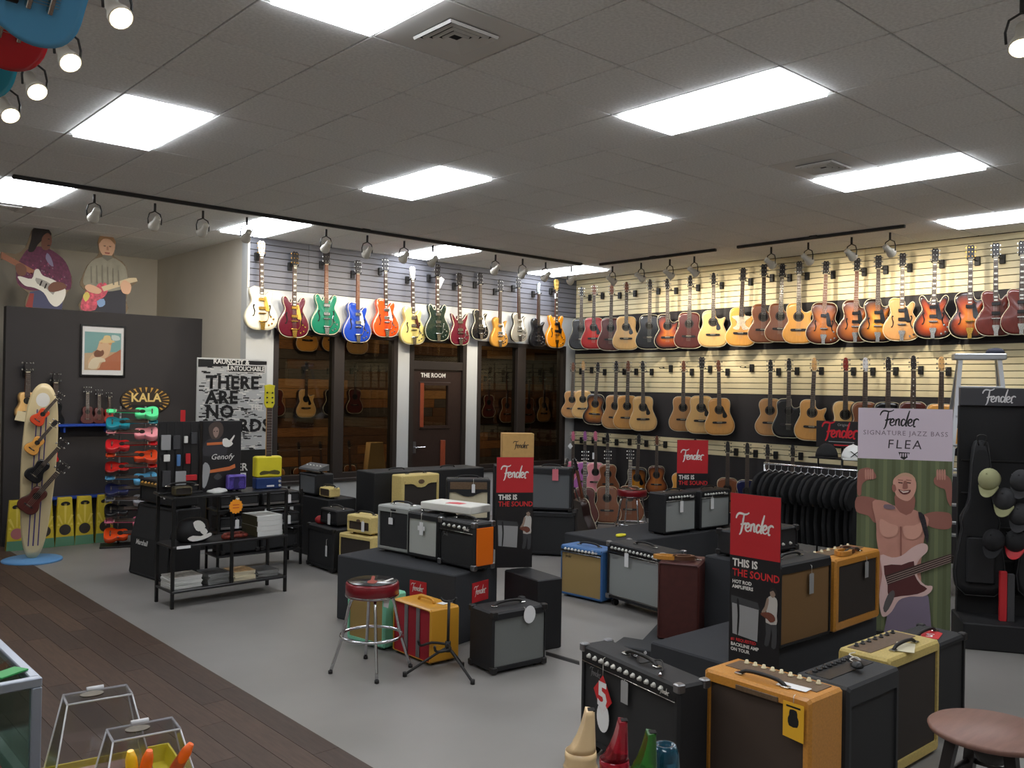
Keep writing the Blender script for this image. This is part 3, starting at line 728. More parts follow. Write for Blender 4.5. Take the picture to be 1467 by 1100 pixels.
# ---- window wall: electric guitars
EA = [
 (375,374.5,345,472,'single','white','white hollow-body electric guitar with gold pickguard and large f-holes','the white electric guitar',dict(headm=mat('white_head',(226,220,205),.3),guard='gold',hw=M_gold,fholes=True,pickups=2,bigsby=True,inlay=True)),
 (420.6,422.4,360,483,'double','burgundy','burgundy double-cutaway electric guitar with gold pickguard','the burgundy double-cutaway guitar',dict(guard='gold',hw=M_gold,fholes=True,pickups=2,bigsby=True,inlay=True)),
 (467,467.6,358,479,'double','green','bright green double-cutaway electric guitar with chrome vibrato','the bright green guitar',dict(fholes=True,pickups=2,bigsby=True,board=M_mahn,guard='')),
 (512,512.8,372.5,490,'single','blue','royal blue single-cutaway electric guitar with silver pickguard','the royal blue guitar',dict(fholes=True,pickups=2,bigsby=True,guard='silver',board=M_mahn)),
 (553.5,551.8,369,482.4,'single','orange','orange single-cutaway electric guitar with silver pickguard','the orange guitar',dict(fholes=True,pickups=2,bigsby=True,guard='silver',inlay=True)),
 (592.5,590.6,381.6,493,'single','cream','cream-yellow single-cutaway electric guitar with tortoise pickguard','the cream-yellow guitar',dict(headm=mat('white_head',(226,220,205),.3),fholes=True,pickups=2,bigsby=True,guard='tort',inlay=True)),
 (627,626.4,378,488,'double','forest','very dark green double-cutaway electric guitar with white price card','the very dark green guitar',dict(fholes=False,pickups=2,bigsby=True,guard='',inlay=True)),
 (659,658,390.5,494,'soliddouble','wine','wine red small-bodied double-horned electric guitar','the wine red double-horned guitar',dict(pickups=2,bigsby=True,guard='',inlay=True)),
 (688,688,390.5,486,'solid','black','black single-cutaway electric guitar with silver pickguard and white edge','the black guitar with silver pickguard',dict(pickups=2,bigsby=True,guard='silver')),
 (715.5,716.4,400,497,'solid','gold','gold-topped single-cutaway electric guitar with silver pickguard','the gold-topped guitar',dict(pickups=2,bigsby=True,guard='silver',bind=False)),
 (744,742.7,396,489,'solid','silver','silver sparkle single-cutaway electric guitar','the silver sparkle guitar',dict(pickups=2,bigsby=True,guard='silver',side=M_blackp)),
 (770.5,771.5,404.7,497,'solid','black','plain black single-cutaway electric guitar with pale blue headstock','the plain black guitar',dict(pickups=2,guard='',bind=False,headm=mat('pale_blue_head',(170,186,196),.4),head='strat')),
 (797,797,400,498,'double','yellowamber','amber yellow double-cutaway electric guitar with gold tuners','the amber yellow guitar',dict(pickups=2,guard='black',hw=M_gold,fholes=True,inlay=True,headm=mat('gold_head',(196,164,90),.35))),
]
for ub, uh, vt, vb, k, tp, ds, hg, kw in EA:
    if tp == 'forest': kw['off'] = .215
    kw.setdefault('head', 'gretsch')
    wall_guitar('A', ub, uh, vt, vb, k, tp, ds + ' on the window wall', hgroup=hg, group='electric guitars on the window wall', **kw)

# ---- long wall, top row
B1 = [
 (832,834,410.6,501,'dread','black',40,{}), (850,851.5,407.7,500,'dread','red',40,{'headm':M_mahn}), (874,876.4,406.8,502,'dread','mahog',40,{'headm':M_mahn,'guard':''}), (896.5,898,403.5,501,'dread','natural',40,{'headm':M_mahn}),
 (930,931.7,399.7,500,'dread','black',36,{}), (956.5,956.5,399,500,'folkcut','sun',36,{'guard':''}), (986,989,394,499,'dread','mahog',34,{'guard':''}), (1021,1023,390.5,497,'dreadcut','natural',34,{}),
 (1060,1064.5,383,496,'folkcut','honey',32,{'guard':'wide','head':'slot','bridge':True}), (1093,1095.7,378,491,'folkcut','brown',32,{'guard':'','head':'paddle'}), (1116.5,1120.8,377,489.6,'folkcut','brown',30,{'guard':'','head':'slot'}), (1143.5,1144,373.8,492,'folkcut','honey',28,{'guard':'','head':'slot'}),
 (1179,1183.5,373.5,492.7,'arch','browny',32,{}), (1224.5,1228,369,490,'archcut','browny',32,{}), (1256.8,1259,365.5,490,'archcut','tobacco',32,{}), (1291.5,1294.6,362,488,'single','tan',28,{}),
 (1336,1340,355.5,484.7,'double','sun',22,{}), (1389,1390,351,484.7,'archcut','sun',20,{}), (1426.6,1426.6,348,481,'single','oxblood',24,{}), (1463,1465.7,344.6,479,'single','oxblood',24,{}),
]
D1 = ['black dreadnought acoustic guitar','cherry red dreadnought acoustic guitar','reddish mahogany dreadnought acoustic guitar','natural spruce dreadnought acoustic guitar','black dreadnought acoustic guitar','sunburst cutaway acoustic guitar','dark mahogany dreadnought acoustic guitar','natural spruce cutaway acoustic guitar',
 'honey cutaway guitar with floral pickguard','brown cutaway twelve-string acoustic guitar','brown cutaway nylon guitar','honey cutaway nylon guitar','brown burst archtop guitar without cutaway','brown burst cutaway archtop guitar','tobacco burst cutaway archtop guitar','tan cutaway hollow-body guitar','sunburst double-cutaway electric guitar','large sunburst archtop guitar with block inlays','oxblood single-cutaway electric guitar','oxblood single-cutaway electric guitar']
for n, (ub, uh, vt, vb, k, tp, tu, kw) in enumerate(B1):
    if k in ('arch','archcut','single','double'):
        kw = dict(kw); kw.setdefault('fholes', n != 18 and n != 19); kw.setdefault('pickups', 2 if n not in (12, 17) else 1); kw.setdefault('guard', 'black' if n not in (18,19) else 'tort'); kw.setdefault('head', 'paddle'); kw.setdefault('inlay', True if n >= 15 else None)
        kw.setdefault('hw', M_nickel if n not in (17,) else M_gold)
        if n in (12, 13): kw['board'] = M_mahn
    wall_guitar('B', ub, uh, vt, vb, k, tp, f'{D1[n]}, {ordinal(n)} from the room corner in the top row', turn=rad(tu), hgroup=f'{ordinal(n)} guitar of the top row', group='guitars in the top row of the slat wall', **kw)

# ---- long wall, middle row
B2 = [
 (818.5,821,519,598.5,'folk','tan',38,{'guard':'','headm':M_mahn},'small tan acoustic guitar'), (834.5,836.3,516.6,599,'folk','natural',38,{'guard':'','headm':M_maple},'small natural acoustic guitar'), (850.5,855.8,518.4,607.8,'folk','tobacco',38,{'guard':'','bridge':True},'small tobacco burst guitar hung aslant'),
 (880.5,883,516.6,614,'dread','tan',40,{'guard':''},'tan dreadnought acoustic guitar'), (897.5,900,516.6,614.6,'dread','amber',40,{'guard':'','headm':M_mahn},'amber dreadnought acoustic guitar'), (921.4,921.4,516.6,617,'dread','natural',40,{},'natural dreadnought acoustic guitar with black pickguard'),
 (978,980,516.6,617.6,'dread','tan',38,{'guard':'','headm':M_mahn},'tan dreadnought acoustic guitar'), (1004,1004.7,511,621,'dread','natural',38,{'head':'paddle'},'natural twelve-string acoustic guitar'), (1031,1030,515.7,623,'dread','amber',36,{'headm':M_mahn},'amber dreadnought acoustic guitar with black pickguard'),
 (1102.5,1104.7,514.8,623.8,'folk','tan',34,{'guard':''},'tan concert acoustic guitar'), (1129,1131,513,627,'dreadcut','black',32,{'guard':''},'black cutaway acoustic guitar'), (1161.5,1166.7,512,631,'dreadcut','amber',30,{'guard':'','headm':M_maple,'neckm':M_maple},'amber cutaway acoustic guitar with maple headstock'),
 (1211,1212,512,None,'folk','natural',40,{'guard':'','headm':mat('cherry_head',(120,34,26),.35)},'natural concert acoustic guitar with cherry headstock'), (1239,1240,512,None,'folk','brown',40,{'headm':mat('pearl_head',(190,190,196),.35)},'brown acoustic guitar with pearly headstock'), (1272,1273,511,None,'dread','black',38,{},'black dreadnought acoustic guitar'),
 (1307,1309,509,None,'dread','mahog',36,{'inlay':False},'dark brown dreadnought acoustic guitar'), (1347,1349,510.5,None,'dread','honey',34,{'headm':M_maple,'neckm':M_maple},'honey dreadnought acoustic guitar with maple headstock'),
]
for n, (ub, uh, vt, vb, k, tp, tu, kw, ds) in enumerate(B2):
    wall_guitar('B', ub, uh, vt, vb, k, tp, f'{ds}, {ordinal(n)} from the corner in the middle row', turn=rad(tu), sc=None if vb else 1.02, hgroup=f'{ordinal(n)} guitar of the middle row', group='guitars in the middle row of the slat wall', **kw)
# ---- long wall, lowest row
B3 = [
 (820,821,617.5,702,'folk','pink',38,{'headm':TOPS['pink'],'guard':''},'pink acoustic guitar'), (837,838,617.5,704,'folk','lilac',38,{'headm':TOPS['lilac'],'guard':''},'lilac acoustic guitar'), (853,853.5,617.5,705,'folk','rose',38,{'headm':TOPS['pink'],'guard':''},'rose pink acoustic guitar'),
 (871,871,620,708,'folk','brown',38,{'guard':''},'brown acoustic guitar'), (911,915,621,716,'dread','darksun',36,{},'dark vintage burst dreadnought acoustic guitar'), (940,941,624,708,'folk','browny',34,{'headm':M_mahn,'guard':''},'brown burst acoustic guitar'),
 (975,976,629.5,722,'folk','honey',34,{'headm':M_mahn,'guard':'','head':'slot'},'honey nylon-string guitar'), (995,996,628.5,722,'folk','floralred',34,{'guard':''},'red floral acoustic guitar'),
 (1043,1043,632,None,'folk','brown',30,{'guard':''},'brown acoustic guitar'), (1070,1071,634,None,'folk','navyd',28,{},'navy acoustic guitar'), (1099,1100,636,None,'dread','mahog',28,{},'dark mahogany acoustic guitar'), (1135,1136,637,None,'folk','navyd',26,{},'navy acoustic guitar'),
]
for n, (ub, uh, vt, vb, k, tp, tu, kw, ds) in enumerate(B3):
    wall_guitar('B', ub, uh, vt, vb, k, tp, f'{ds}, {ordinal(n)} from the corner in the lowest row', turn=rad(tu), sc=None if vb else .95, hgroup=f'{ordinal(n)} guitar of the lowest row', group='guitars in the lowest row of the slat wall', **kw)
# empty hangers
for u, v, z_, lb in ((962,528,0,'middle row, beyond the sixth guitar'),(1078,527,0,'middle row, beyond the ninth guitar'),(903,633,0,'lowest row, beyond the fourth guitar')):
    p = onx(u, v, XB-.018); hanger((XB-.018, p.y, p.z), -PI/2, .19, -PI/2, f'empty black guitar hanger on cream slats, {lb}', 'guitar hangers on the cream slats')
# price card on the dark green guitar, tag on the amber one
M_card = mat('white_card', (226,226,226), .6)
def card(name, label, pts, p, yaw, m=M_card, roll=0.0, group=None, tilt=None):
    o = MB().plate(pts, -.001, .001).build(name, m); o.location = p; o.rotation_euler = tilt or (0, roll, yaw); return tag(o, label, 'tag', group)
p = ony(630, 404, YA-.20); card('price_card', 'white price card hanging on the neck of the very dark green guitar', [(-.05,-.08),(.05,-.08),(.05,.08),(-.05,.08)], p, 0, roll=.5)
p = ony(795.5, 424, YA-.20); card('price_tag', 'small white price tag on the amber yellow guitar', [(-.014,-.04),(.014,-.04),(.014,.04),(-.014,.04)], p, 0)
p = onx(817, 639, XB-.30); card('price_tag', 'white diamond-shaped tag on the pink guitar', [(-.04,0),(0,-.05),(.04,0),(0,.05)], p, -PI/4)
p = onx(850, 653, XB-.30); card('price_tag', 'narrow white tag on the rose pink guitar', [(-.014,-.05),(.014,-.05),(.014,.05),(-.014,.05)], p, -PI/4)

# ---- inside the wood-panelled room
for n, (u, vt, vb, k, tp, ds, kw) in enumerate([
 (440,409,503,'folk','honey','honey acoustic guitar high on the planks',{}), (477,409,503,'folk','honey','orange honey acoustic guitar high by the mullion',{}), (512,412,507,'folk','natural','natural acoustic guitar high on the planks behind the blue electric',{}),
 (438,517,598,'folkcut','natural','natural cutaway acoustic guitar with pickguard on the planks',{}), (395,517,596,'folk','mahog','dark mahogany acoustic guitar at the window edge',{'guard':''}), (475,520,594,'folk','black','black acoustic guitar by the mullion',{}), (508,520,592,'folk','mahog','dark brown acoustic guitar below the blue electric',{'guard':''}),
 (726,532,605,'folk','brown','brown acoustic guitar behind the second window',{'guard':''}), (757,532,606,'folk','brown','brown acoustic guitar beyond the second mullion',{'guard':''}), (779,532,604,'folk','tan','tan acoustic guitar behind the second window',{}), (700,532,598,'folk','mahog','dark acoustic guitar at the edge of second window',{'guard':''})]):
    p0 = ony(u, vt, YI-.16); p1 = ony(u, vb, YI-.16); zn = SHAPES[k][3]; L = zn+.165; s = (p0.z-p1.z)/L
    guitar(k, tp, f'{ds}, inside the wood-panelled room', (p1.x, p1.y, p1.z), 0, s, group='guitars inside the wood-panelled room', detail=False, **kw)
    hanger((p1.x, YI-.03, p1.z+(zn+.004)*s), 0, .115, 0, f'black hanger on the barn planks behind glass, {ordinal(n)} of those hung there', 'hangers inside the wood-panelled room')
for n, (u, v, tp, ds) in enumerate([(400,690,'tan','tan acoustic guitar'),(431,690,'brown','brown acoustic guitar'),(462,690,'tan','pale tan acoustic guitar'),(503,694,'brown','dark brown acoustic guitar')]):
    p = ony(u, v, 11.5)
    guitar('folk', tp, f'{ds} standing on the bench behind the first window', (p.x, p.y, .358), 0, .72, group='guitars on the bench behind glass', detail=False, tilt=(-.12,0,0), guard='')
tb_ = ony(540, 676, 11.05); t = thing('tapered_carton', 'tall tapered tan carton standing behind the first window', 'box', (tb_.x, 11.05, .36), 0)
th_ = ony(532, 634, 11.05).z-.36; MB().plate([(-.20,0),(.20,0),(.10,th_),(-.12,th_)], 0, .12, .004).build('carton', mat('tan_carton', (196,158,104), .8, noise=.05, nscale=8), t)
tb2 = thing('display_bench', 'short dark bench under the tapered carton behind the first window', 'bench', (tb_.x, 11.1, 0)); MB().cbox(-.3,.3,-.12,.14,.31,.358,.005).build('bench_top', WOOD[2], tb2)
for sx in (-.26,.26): MB().cbox(sx-.025,sx+.025,-.1,.12,0,.31,.004).build('leg', M_dark_frame, tb2)
b = thing('display_bench', 'low dark bench inside the wood-panelled room', 'bench', (6.15, 11.5, 0))
MB().cbox(-1.2,1.25,-.2,.2,.31,.355,.005).build('bench_top', WOOD[2], b)
for sx in (-.9,.9):
    MB().cbox(sx-.03,sx+.03,-.17,.17,0,.31,.004).build('leg', M_dark_frame, b)
# ================================================================ AMPLIFIERS
M_tolex = mat('black_tolex', (27,27,29), .6, bump=.2, bscale=500); M_tolexg = mat('charcoal_tolex', (44,45,47), .65, bump=.2, bscale=500)
M_tweed = mat('lacquered_tweed', (190,130,52), .4, noise=.12, nscale=90, stretch=(1,1,1), bump=.15, bscale=600, coat=.2); M_tweedp = mat('pale_tweed', (188,166,98), .55, noise=.14, nscale=90, bump=.15, bscale=600)
M_tweedc = mat('cream_tweed', (206,184,118), .55, noise=.1, nscale=90, bump=.12, bscale=600)
M_greyt = mat('grey_tolex', (150,152,148), .55, bump=.15, bscale=500); M_maroon = mat('maroon_tolex', (74,34,30), .5, noise=.12, nscale=20, bump=.15, bscale=300); M_bluet = mat('blue_tolex', (58,104,158), .5, bump=.15, bscale=400)
M_seafoam = mat('seafoam_tolex', (126,200,168), .5, bump=.12, bscale=400)
def cloth(name, rgb, n=.16): return mat(name, rgb, .8, noise=n, nscale=420, bump=.2, bscale=700)
G_silver = cloth('silver_grille', (140,143,141)); G_black = cloth('black_grille', (38,38,39)); G_brown = cloth('oxblood_grille', (62,50,42)); G_dark = cloth('dark_brown_grille', (48,42,38)); G_tan = cloth('wheat_grille', (158,132,84)); G_grey = cloth('grey_grille', (92,94,96)); G_gold = cloth('gold_grille', (150,124,72)); G_cream = cloth('cream_grille', (196,186,158)); G_tan2 = cloth('tan_grille', (122,92,56))
M_panelblack = mat('panel_black', (20,20,22), .35); M_panelbrown = mat('panel_brown', (96,76,56), .45, noise=.2, nscale=90); M_knobw = mat('knob_silver', (206,206,200), .3, .3); M_knobb = mat('knob_black', (24,24,24), .35); M_knobc = mat('knob_cream', (220,208,172), .35)
M_leather = mat('handle_black', (30,28,27), .55); M_leatherb = mat('handle_brown', (84,52,34), .55)
me_knob = cached('knob', lambda: MB().lathe([(.013,0),(.013,.005),(.0085,.006),(.0075,.017),(.005,.018)], 10))
me_corner = cached('corner', lambda: MB().cbox(-.022,.022,-.022,.022,-.022,.022,.006))
me_foot = cached('foot', lambda: MB().cyl((0,0,0),(0,0,.018),.018,.014, n=10))
me_caster = cached('caster', lambda: MB().cyl((-.012,0,.03),(.012,0,.03),.03, n=14))
def cab_mesh(w, h, d, ml, mr, mb, mt, rc=.022, c=.012, slant=0.0):
    def oc(y, i, zz=1):
        a, b_, p, q_ = -w/2+i, w/2-i, i, h-i
        return [(a+c,y,p),(b_-c,y,p),(b_,y,p+c),(b_,y,q_-c),(b_-c,y,q_),(a+c,y,q_),(a,y,q_-c),(a,y,p+c)]
    def inn(y):
        a, b_, p, q_ = -w/2+ml, w/2-mr, mb, h-mt; e = .006
        return [(a+e,y,p),(b_-e,y,p),(b_,y,p+e),(b_,y,q_-e),(b_-e,y,q_),(a+e,y,q_),(a,y,q_-e),(a,y,p+e)]
    b = MB().rings([oc(d,c), oc(d-c,0), oc(c,0), oc(0,c), inn(0), inn(rc), inn(rc+.002)], True, True)
    if slant:
        b.v = [(x, y + slant*max(0, (z/h-.0))*(1 if y < d*.5 else 0), z) for x, y, z in b.v]
    return b
def amp(label, loc, yaw, w, h, d, cover, grille, m=(.03,.03,.03,.03), panel=None, knobs=8, kmat=None, badge=None, handle=True, corners=True, feet=.018, casters=False, piping=None, group='guitar amplifiers', name='guitar_amplifier', hmat=None, cat='amplifier', panel_mat=None, slant=0.0, back=True, ph=.075):
    t = thing(name, label, cat, loc, yaw, group)
    f = .07 if casters else feet; H_ = h - f
    def up(b): b.v = [(x,y,z+f) for x,y,z in b.v]; return b
    ml, mr, mb, mt = m
    up(cab_mesh(w, H_, d, ml, mr, mb, mt + (ph if panel == 'front' else 0), slant=slant)).build('cabinet', cover, t)
    sl = lambda z: slant*z/H_
    a, b_, p, q_ = -w/2+ml, w/2-mr, mb, H_-mt-(ph if panel == 'front' else 0)
    g = up(MB().rings([[(a,.021+sl(p),p),(b_,.021+sl(p),p),(b_,.021+sl(q_),q_),(a,.021+sl(q_),q_)],[(a,.012+sl(p),p),(b_,.012+sl(p),p),(b_,.012+sl(q_),q_),(a,.012+sl(q_),q_)]])).build('grille_cloth', grille, t)
    if piping:
        up(MB().tube([(a+.008,.008+sl(p),p+.008),(b_-.008,.008+sl(p),p+.008),(b_-.008,.008+sl(q_),q_-.008),(a+.008,.008+sl(q_),q_-.008)], .005, 4, closed=True)).build('piping', piping, t)
    if panel == 'front':
        z0, z1 = q_+.008+f, H_-mt*.5+f
        r = lambda y0, y1: [(-w/2+ml*.7,y0,z0),(w/2-mr*.7,y0,z0),(w/2-mr*.7,y1,z1),(-w/2+ml*.7,y1,z1)]
        pn = MB().rings([r(.01,.014), r(-.004,.006)]).build('control_panel', panel_mat or M_panelblack, t)
        up(MB().tube([(-w/2+ml*.7,-.004,z0-f),(w/2-mr*.7,-.004,z0-f)], .0025, 4)).build('panel_edge', M_nickel, pn)
        for k in range(knobs):
            x = -w/2+ml+.05 + (w-ml-mr-.14)*k/max(1,knobs-1)
            link('knob', me_knob, kmat or M_knobw, pn, (x, 0.0, (z0+z1)/2), (PI/2,0,0))
        script(.075, M_txt_white, pn, (w/2-mr-.10, -.0065, z0+.012))
    if panel == 'top':
        pn = MB().cbox(-w/2+.04, w/2-.04, d*.42, d-.03, h-.004, h+.003, .001).build('control_panel', panel_mat or M_panelbrown, t)
        for k in range(knobs):
            x = -w/2+.09 + (w-.18)*k/max(1,knobs-1); link('knob', me_knob, kmat or M_knobc, pn, (x, d*.8, h+.003))
    if badge: script(badge[0], badge[1], t, (a+badge[2], .0112+sl(q_-.1), q_-.012-badge[0]*.5+f))
    if handle:
        yh = d*.5 if panel != 'top' else d*.22; hw_ = .12
        ho = MB().tube(smooth2([(-hw_,yh,h+.004),(-hw_*.7,yh,h+.024),(0,yh,h+.03),(hw_*.7,yh,h+.024),(hw_,yh,h+.004)], 3, False), .0095, 6).build('handle', hmat or M_leather, t)
        for s in (-1,1): MB().cbox(s*hw_-.02,s*hw_+.02,yh-.016,yh+.016,h-.001,h+.01,.003).build('handle_end', M_nickel, ho)
    if corners:
        for sx in (-1,1):
            for y in (.015, d-.015):
                for zc in (f+.014, h-.014): link('corner', me_corner, M_leather if corners == 'black' else M_steel, t, (sx*(w/2-.016), y+sl(zc if y < .1 else 0), zc))
    for sx in (-1,1):
        for y in (.06, d-.06):
            if casters: link('caster', me_caster, M_knobb, t, (sx*(w/2-.06), y, 0), scale=(1,1,1)); MB().cyl((sx*(w/2-.06),y,.045),(sx*(w/2-.06),y,.072),.012, n=8).build('caster_stem', M_steel, t)
            elif feet: link('foot', me_foot, M_knobb, t, (sx*(w/2-.06), y, 0))
    return t
def front(A, B, z=0.0, zt=None):
    "front edge from two picture points on height z -> middle, yaw, width"
    a, b_ = onz(*A, z), onz(*B, z); d = b_-a
    return (a+b_)/2, math.atan2(d.y, d.x), d.length
def spin(t, q): return Vector((t.location.x + q[0]*math.cos(t.rotation_euler.z) - q[1]*math.sin(t.rotation_euler.z), t.location.y + q[0]*math.sin(t.rotation_euler.z) + q[1]*math.cos(t.rotation_euler.z), t.location.z + q[2]))
M_cord = mat('tag_string', (210,206,196), .7)
def hangtag(t, x, ztop, label, w=.035, h=.075, m=M_card, y=-.008, pts=None, string=.05):
    "a tag on a string hanging down the front of amp t"
    e = thing('price_tag', label, 'tag', spin(t, (x, y, ztop)), t.rotation_euler.z, 'price tags on amplifiers')
    MB().tube([(0,.012,.004),(0,0,0),(0,-.001,-string)], .0016, 4).build('string', M_cord, e)
    MB().plate([(px_, pz_-string) for px_, pz_ in (pts or [(-w/2,-h),(w/2,-h),(w/2,-.006),(w/2-.006,0),(-w/2+.006,0),(-w/2,-.006)])], -.002, 0).build('card', m, e)
    return e

# ---- island by the slat wall side (front row stands on the floor)
a1 = amp('black combo amplifier with black grille and red number five tag', (3.335,2.835,0), rad(-101), .765, .565, .185, M_tolex, G_black, (.03,.03,.03,.012), 'front', 12, feet=.0, casters=True, badge=(.10,M_steel,.04))
a2 = amp('lacquered golden tweed combo amplifier with dark brown grille and yellow tag', (3.475,2.205,0), rad(-91), .555, .60, .27, M_tweed, G_brown, (.035,.035,.05,.05), 'top', 9, kmat=M_knobc, corners=False)
a3 = amp('charcoal combo amplifier standing between golden tweed and pale tweed amplifiers', (4.005,1.905,0), rad(-1), .49, .595, .27, M_tolexg, G_black, (.03,.03,.03,.09), 'top', 8, panel_mat=M_panelblack, kmat=M_knobb, corners=False, handle=False)
a4 = amp('pale tweed combo amplifier with dark grille, its top panel towards the banner', (4.58,1.97,0), rad(-1), .575, .602, .27, M_tweedp, G_dark, (.03,.03,.055,.05), 'top', 7, panel_mat=M_panelbrown, kmat=M_knobb, corners=False)
a5 = amp('narrow black amplifier with red paper tag on top beside pale tweed one', (5.21,2.05,0), rad(-1), .44, .52, .27, M_tolex, G_black, (.03,.03,.03,.03), None, corners='black')
# golden tweed: dark slot and name plate on the front rim
MB().cbox(-.10,.12,-.004,.004,.548,.572,.002).build('front_slot', M_panelbrown, a2)
e = hangtag(a2, .20, .60, 'yellow paper tag with black emblem on the golden tweed amplifier', m=mat('yellow_tag', (226,172,40), .6), pts=[(-.05,-.15),(.05,-.16),(.05,-.0),(-.05,0)], string=.03)
MB().flat(smooth2([(-.02,-.13),(.02,-.13),(.026,-.10),(.02,-.085),(.016,-.06),(-.016,-.06),(-.02,-.085),(-.026,-.10)], 2), -.0025).build('emblem', M_txt_black, e)
MB().flat([(-.034,-.05),(.034,-.052),(.034,-.044),(-.034,-.042)], -.0025).build('emblem_line', M_txt_black, e)
e = hangtag(a1, -.17, .545, 'red diamond-shaped tag with white number five on the black amplifier', m=mat('red_tag', (196,34,38), .6), pts=[(-.004,-.20),(.078,-.115),(.0,-.0),(-.075,-.085)], string=.085, y=-.012)
text('5', .17, M_card, e, (0, -.003, -.19), bold=.006)
hangtag(a1, -.165, .345, 'white oval tag below the red diamond tag on black amplifier', pts=[(x, z-.075) for x, z in circ(.05, 20, rz=.075)], string=.02, y=-.012)
hangtag(a1, .0, .485, 'grey printed price card on the black combo amplifier', w=.055, h=.11, m=mat('grey_card', (150,150,150), .6), string=.004)
c = thing('footswitch_cable', 'coiled footswitch cable with metal plugs on the black amplifier', 'cable', spin(a1, (.08,.1,.565)), a1.rotation_euler.z)
MB().tube(smooth2([(-.12,0,.01),(-.03,-.05,.008),(.03,.02,.03),(.10,-.02,.012),(.14,-.07,.012)], 5, False), .004, 6).build('cord', M_leather, c)
for q in (((-.16,.0,.008),(-.11,0,.008)),((.13,-.06,.012),(.17,-.10,.012))): MB().cyl(*q, .008, n=8).build('plug', M_chrome, c)
c = thing('price_sheet', 'white price sheet lying on the golden tweed amplifier', 'paper', spin(a2, (.14,.09,.604)), a2.rotation_euler.z+.1)
MB().cbox(-.07,.07,-.03,.03,0,.0022,.0005).build('sheet', M_card, c)
c = thing('price_sheet', 'cream price sheet under a cable on the pale tweed amplifier', 'paper', spin(a4, (-.02,.045,.606)), a4.rotation_euler.z+.4)
MB().cbox(-.09,.09,-.045,.045,0,.0022,.0005).build('sheet', mat('cream_paper', (206,198,170), .7), c)
c = thing('wireless_mouse', 'small black handheld footswitch with coiled white wire on the charcoal amplifier', 'footswitch', spin(a3, (.02,.10,.6135)), .5)
MB().lathe([(.02,.0),(.03,.004),(.03,.014),(.018,.026),(.003,.029)], 14).build('body', M_knobb, c); c.scale = (1.5,1,1); c.name = 'small_footswitch'
MB().tube(smooth2([(.04,0,.004),(.07,.03,.004),(.09,0,.01),(.07,-.02,.004),(.1,.01,.004),(.13,.03,.004),(.16,0,.004)], 4, False), .0025, 5).build('cord', M_cord, c)
c = thing('paper_tag', 'red and white paper tag lying on the narrow black amplifier', 'tag', spin(a5, (.02,.12,.524)), .3)
MB().plate([(-.09,-.05),(.06,-.06),(.12,0),(.05,.05),(-.09,.04)], -.001, .001).build('card', mat('red_tag', (196,34,38), .6), c, rot=(-PI/2,0,0))
text('5', .11, M_card, c, (-.02,0,.0018), rot=(-PI/2,0,PI/2))
# raised tier
rz = .30
r1 = thing('display_riser', 'black carpeted riser carrying the tan-grille and golden amplifiers', 'riser', (5.45, 3.03, 0), rad(-1)); M_carpet = mat('riser_carpet', (50,51,54), .95, noise=.15, nscale=300, bump=.4, bscale=400)
MB().cbox(-1.0,.82,-.04,.55,0,rz,.01).build('riser_body', M_carpet, r1)
a6 = amp('black combo amplifier with tan grille and grey tag on the riser', (5.20,2.93,rz), rad(-2), .60, .535, .25, M_tolex, G_tan2, (.02,.02,.02,.06), None, corners=False)
a7 = amp('golden tweed combo amplifier with brown grille on the riser by the banner', (5.87,2.92,rz), rad(1), .66, .50, .25, M_tweed, G_dark, (.045,.045,.055,.05), 'top', 6, corners=False)
hangtag(a6, .04, .50, 'grey cloth tag and cable hanging on the tan-grille amplifier', w=.05, h=.13, m=mat('grey_card', (150,150,150), .6), string=.05)
hangtag(a7, .10, .47, 'pale grey tag on the golden tweed amplifier of the riser', w=.05, h=.11, m=mat('grey_card', (150,150,150), .6), string=.03)
p = onz(965.4,911.8,.06)
a8 = amp('maroon covered amplifier standing beside the tall printed sign', (5.34,4.05,.045), rad(-64), .31, .58, .36, M_maroon, M_maroon, (.012,.012,.012,.012), None, corners=False, handle=True, feet=.0, hmat=M_leatherb)
r2 = thing('display_riser', 'low black board under the maroon amplifier', 'riser', (5.34,4.05,0), rad(-64)); MB().cbox(-.25,.25,-.10,.46,0,.045,.006).build('riser_body', M_tolexg, r2)
pb = onz(916,922,.05); r3 = thing('pedal_board', 'flat black pedalboard case on the floor by the maroon amplifier', 'pedalboard', (pb.x, pb.y, 0), rad(-70))
MB().cbox(-.17,.17,-.12,.12,0,.05,.008).build('case', M_tolexg, r3)
for sx in (-.09,.09): MB().cyl((sx,-.125,.03),(sx,-.118,.03),.012, n=8).build('jack', M_chrome, r3)
ph_ = onz(1165,775,.84)
r4 = thing('display_riser', 'tall black stand behind the tan-grille amplifier', 'riser', (6.02,3.66,0), rad(-2)); MB().cbox(-.42,.42,0,.34,0,.66,.01).build('riser_body', M_carpet, r4)
a9 = amp('black amplifier head on the stand behind the tan-grille amplifier', (6.02,3.68,.66), rad(-2), .70, .20, .26, M_tolex, G_black, (.02,.02,.02,.02), None, corners='black', knobs=0)
for k in range(6): link('knob', me_knob, M_knobw, a9, (-.25+.1*k, .012, .07), (PI/2,0,0))
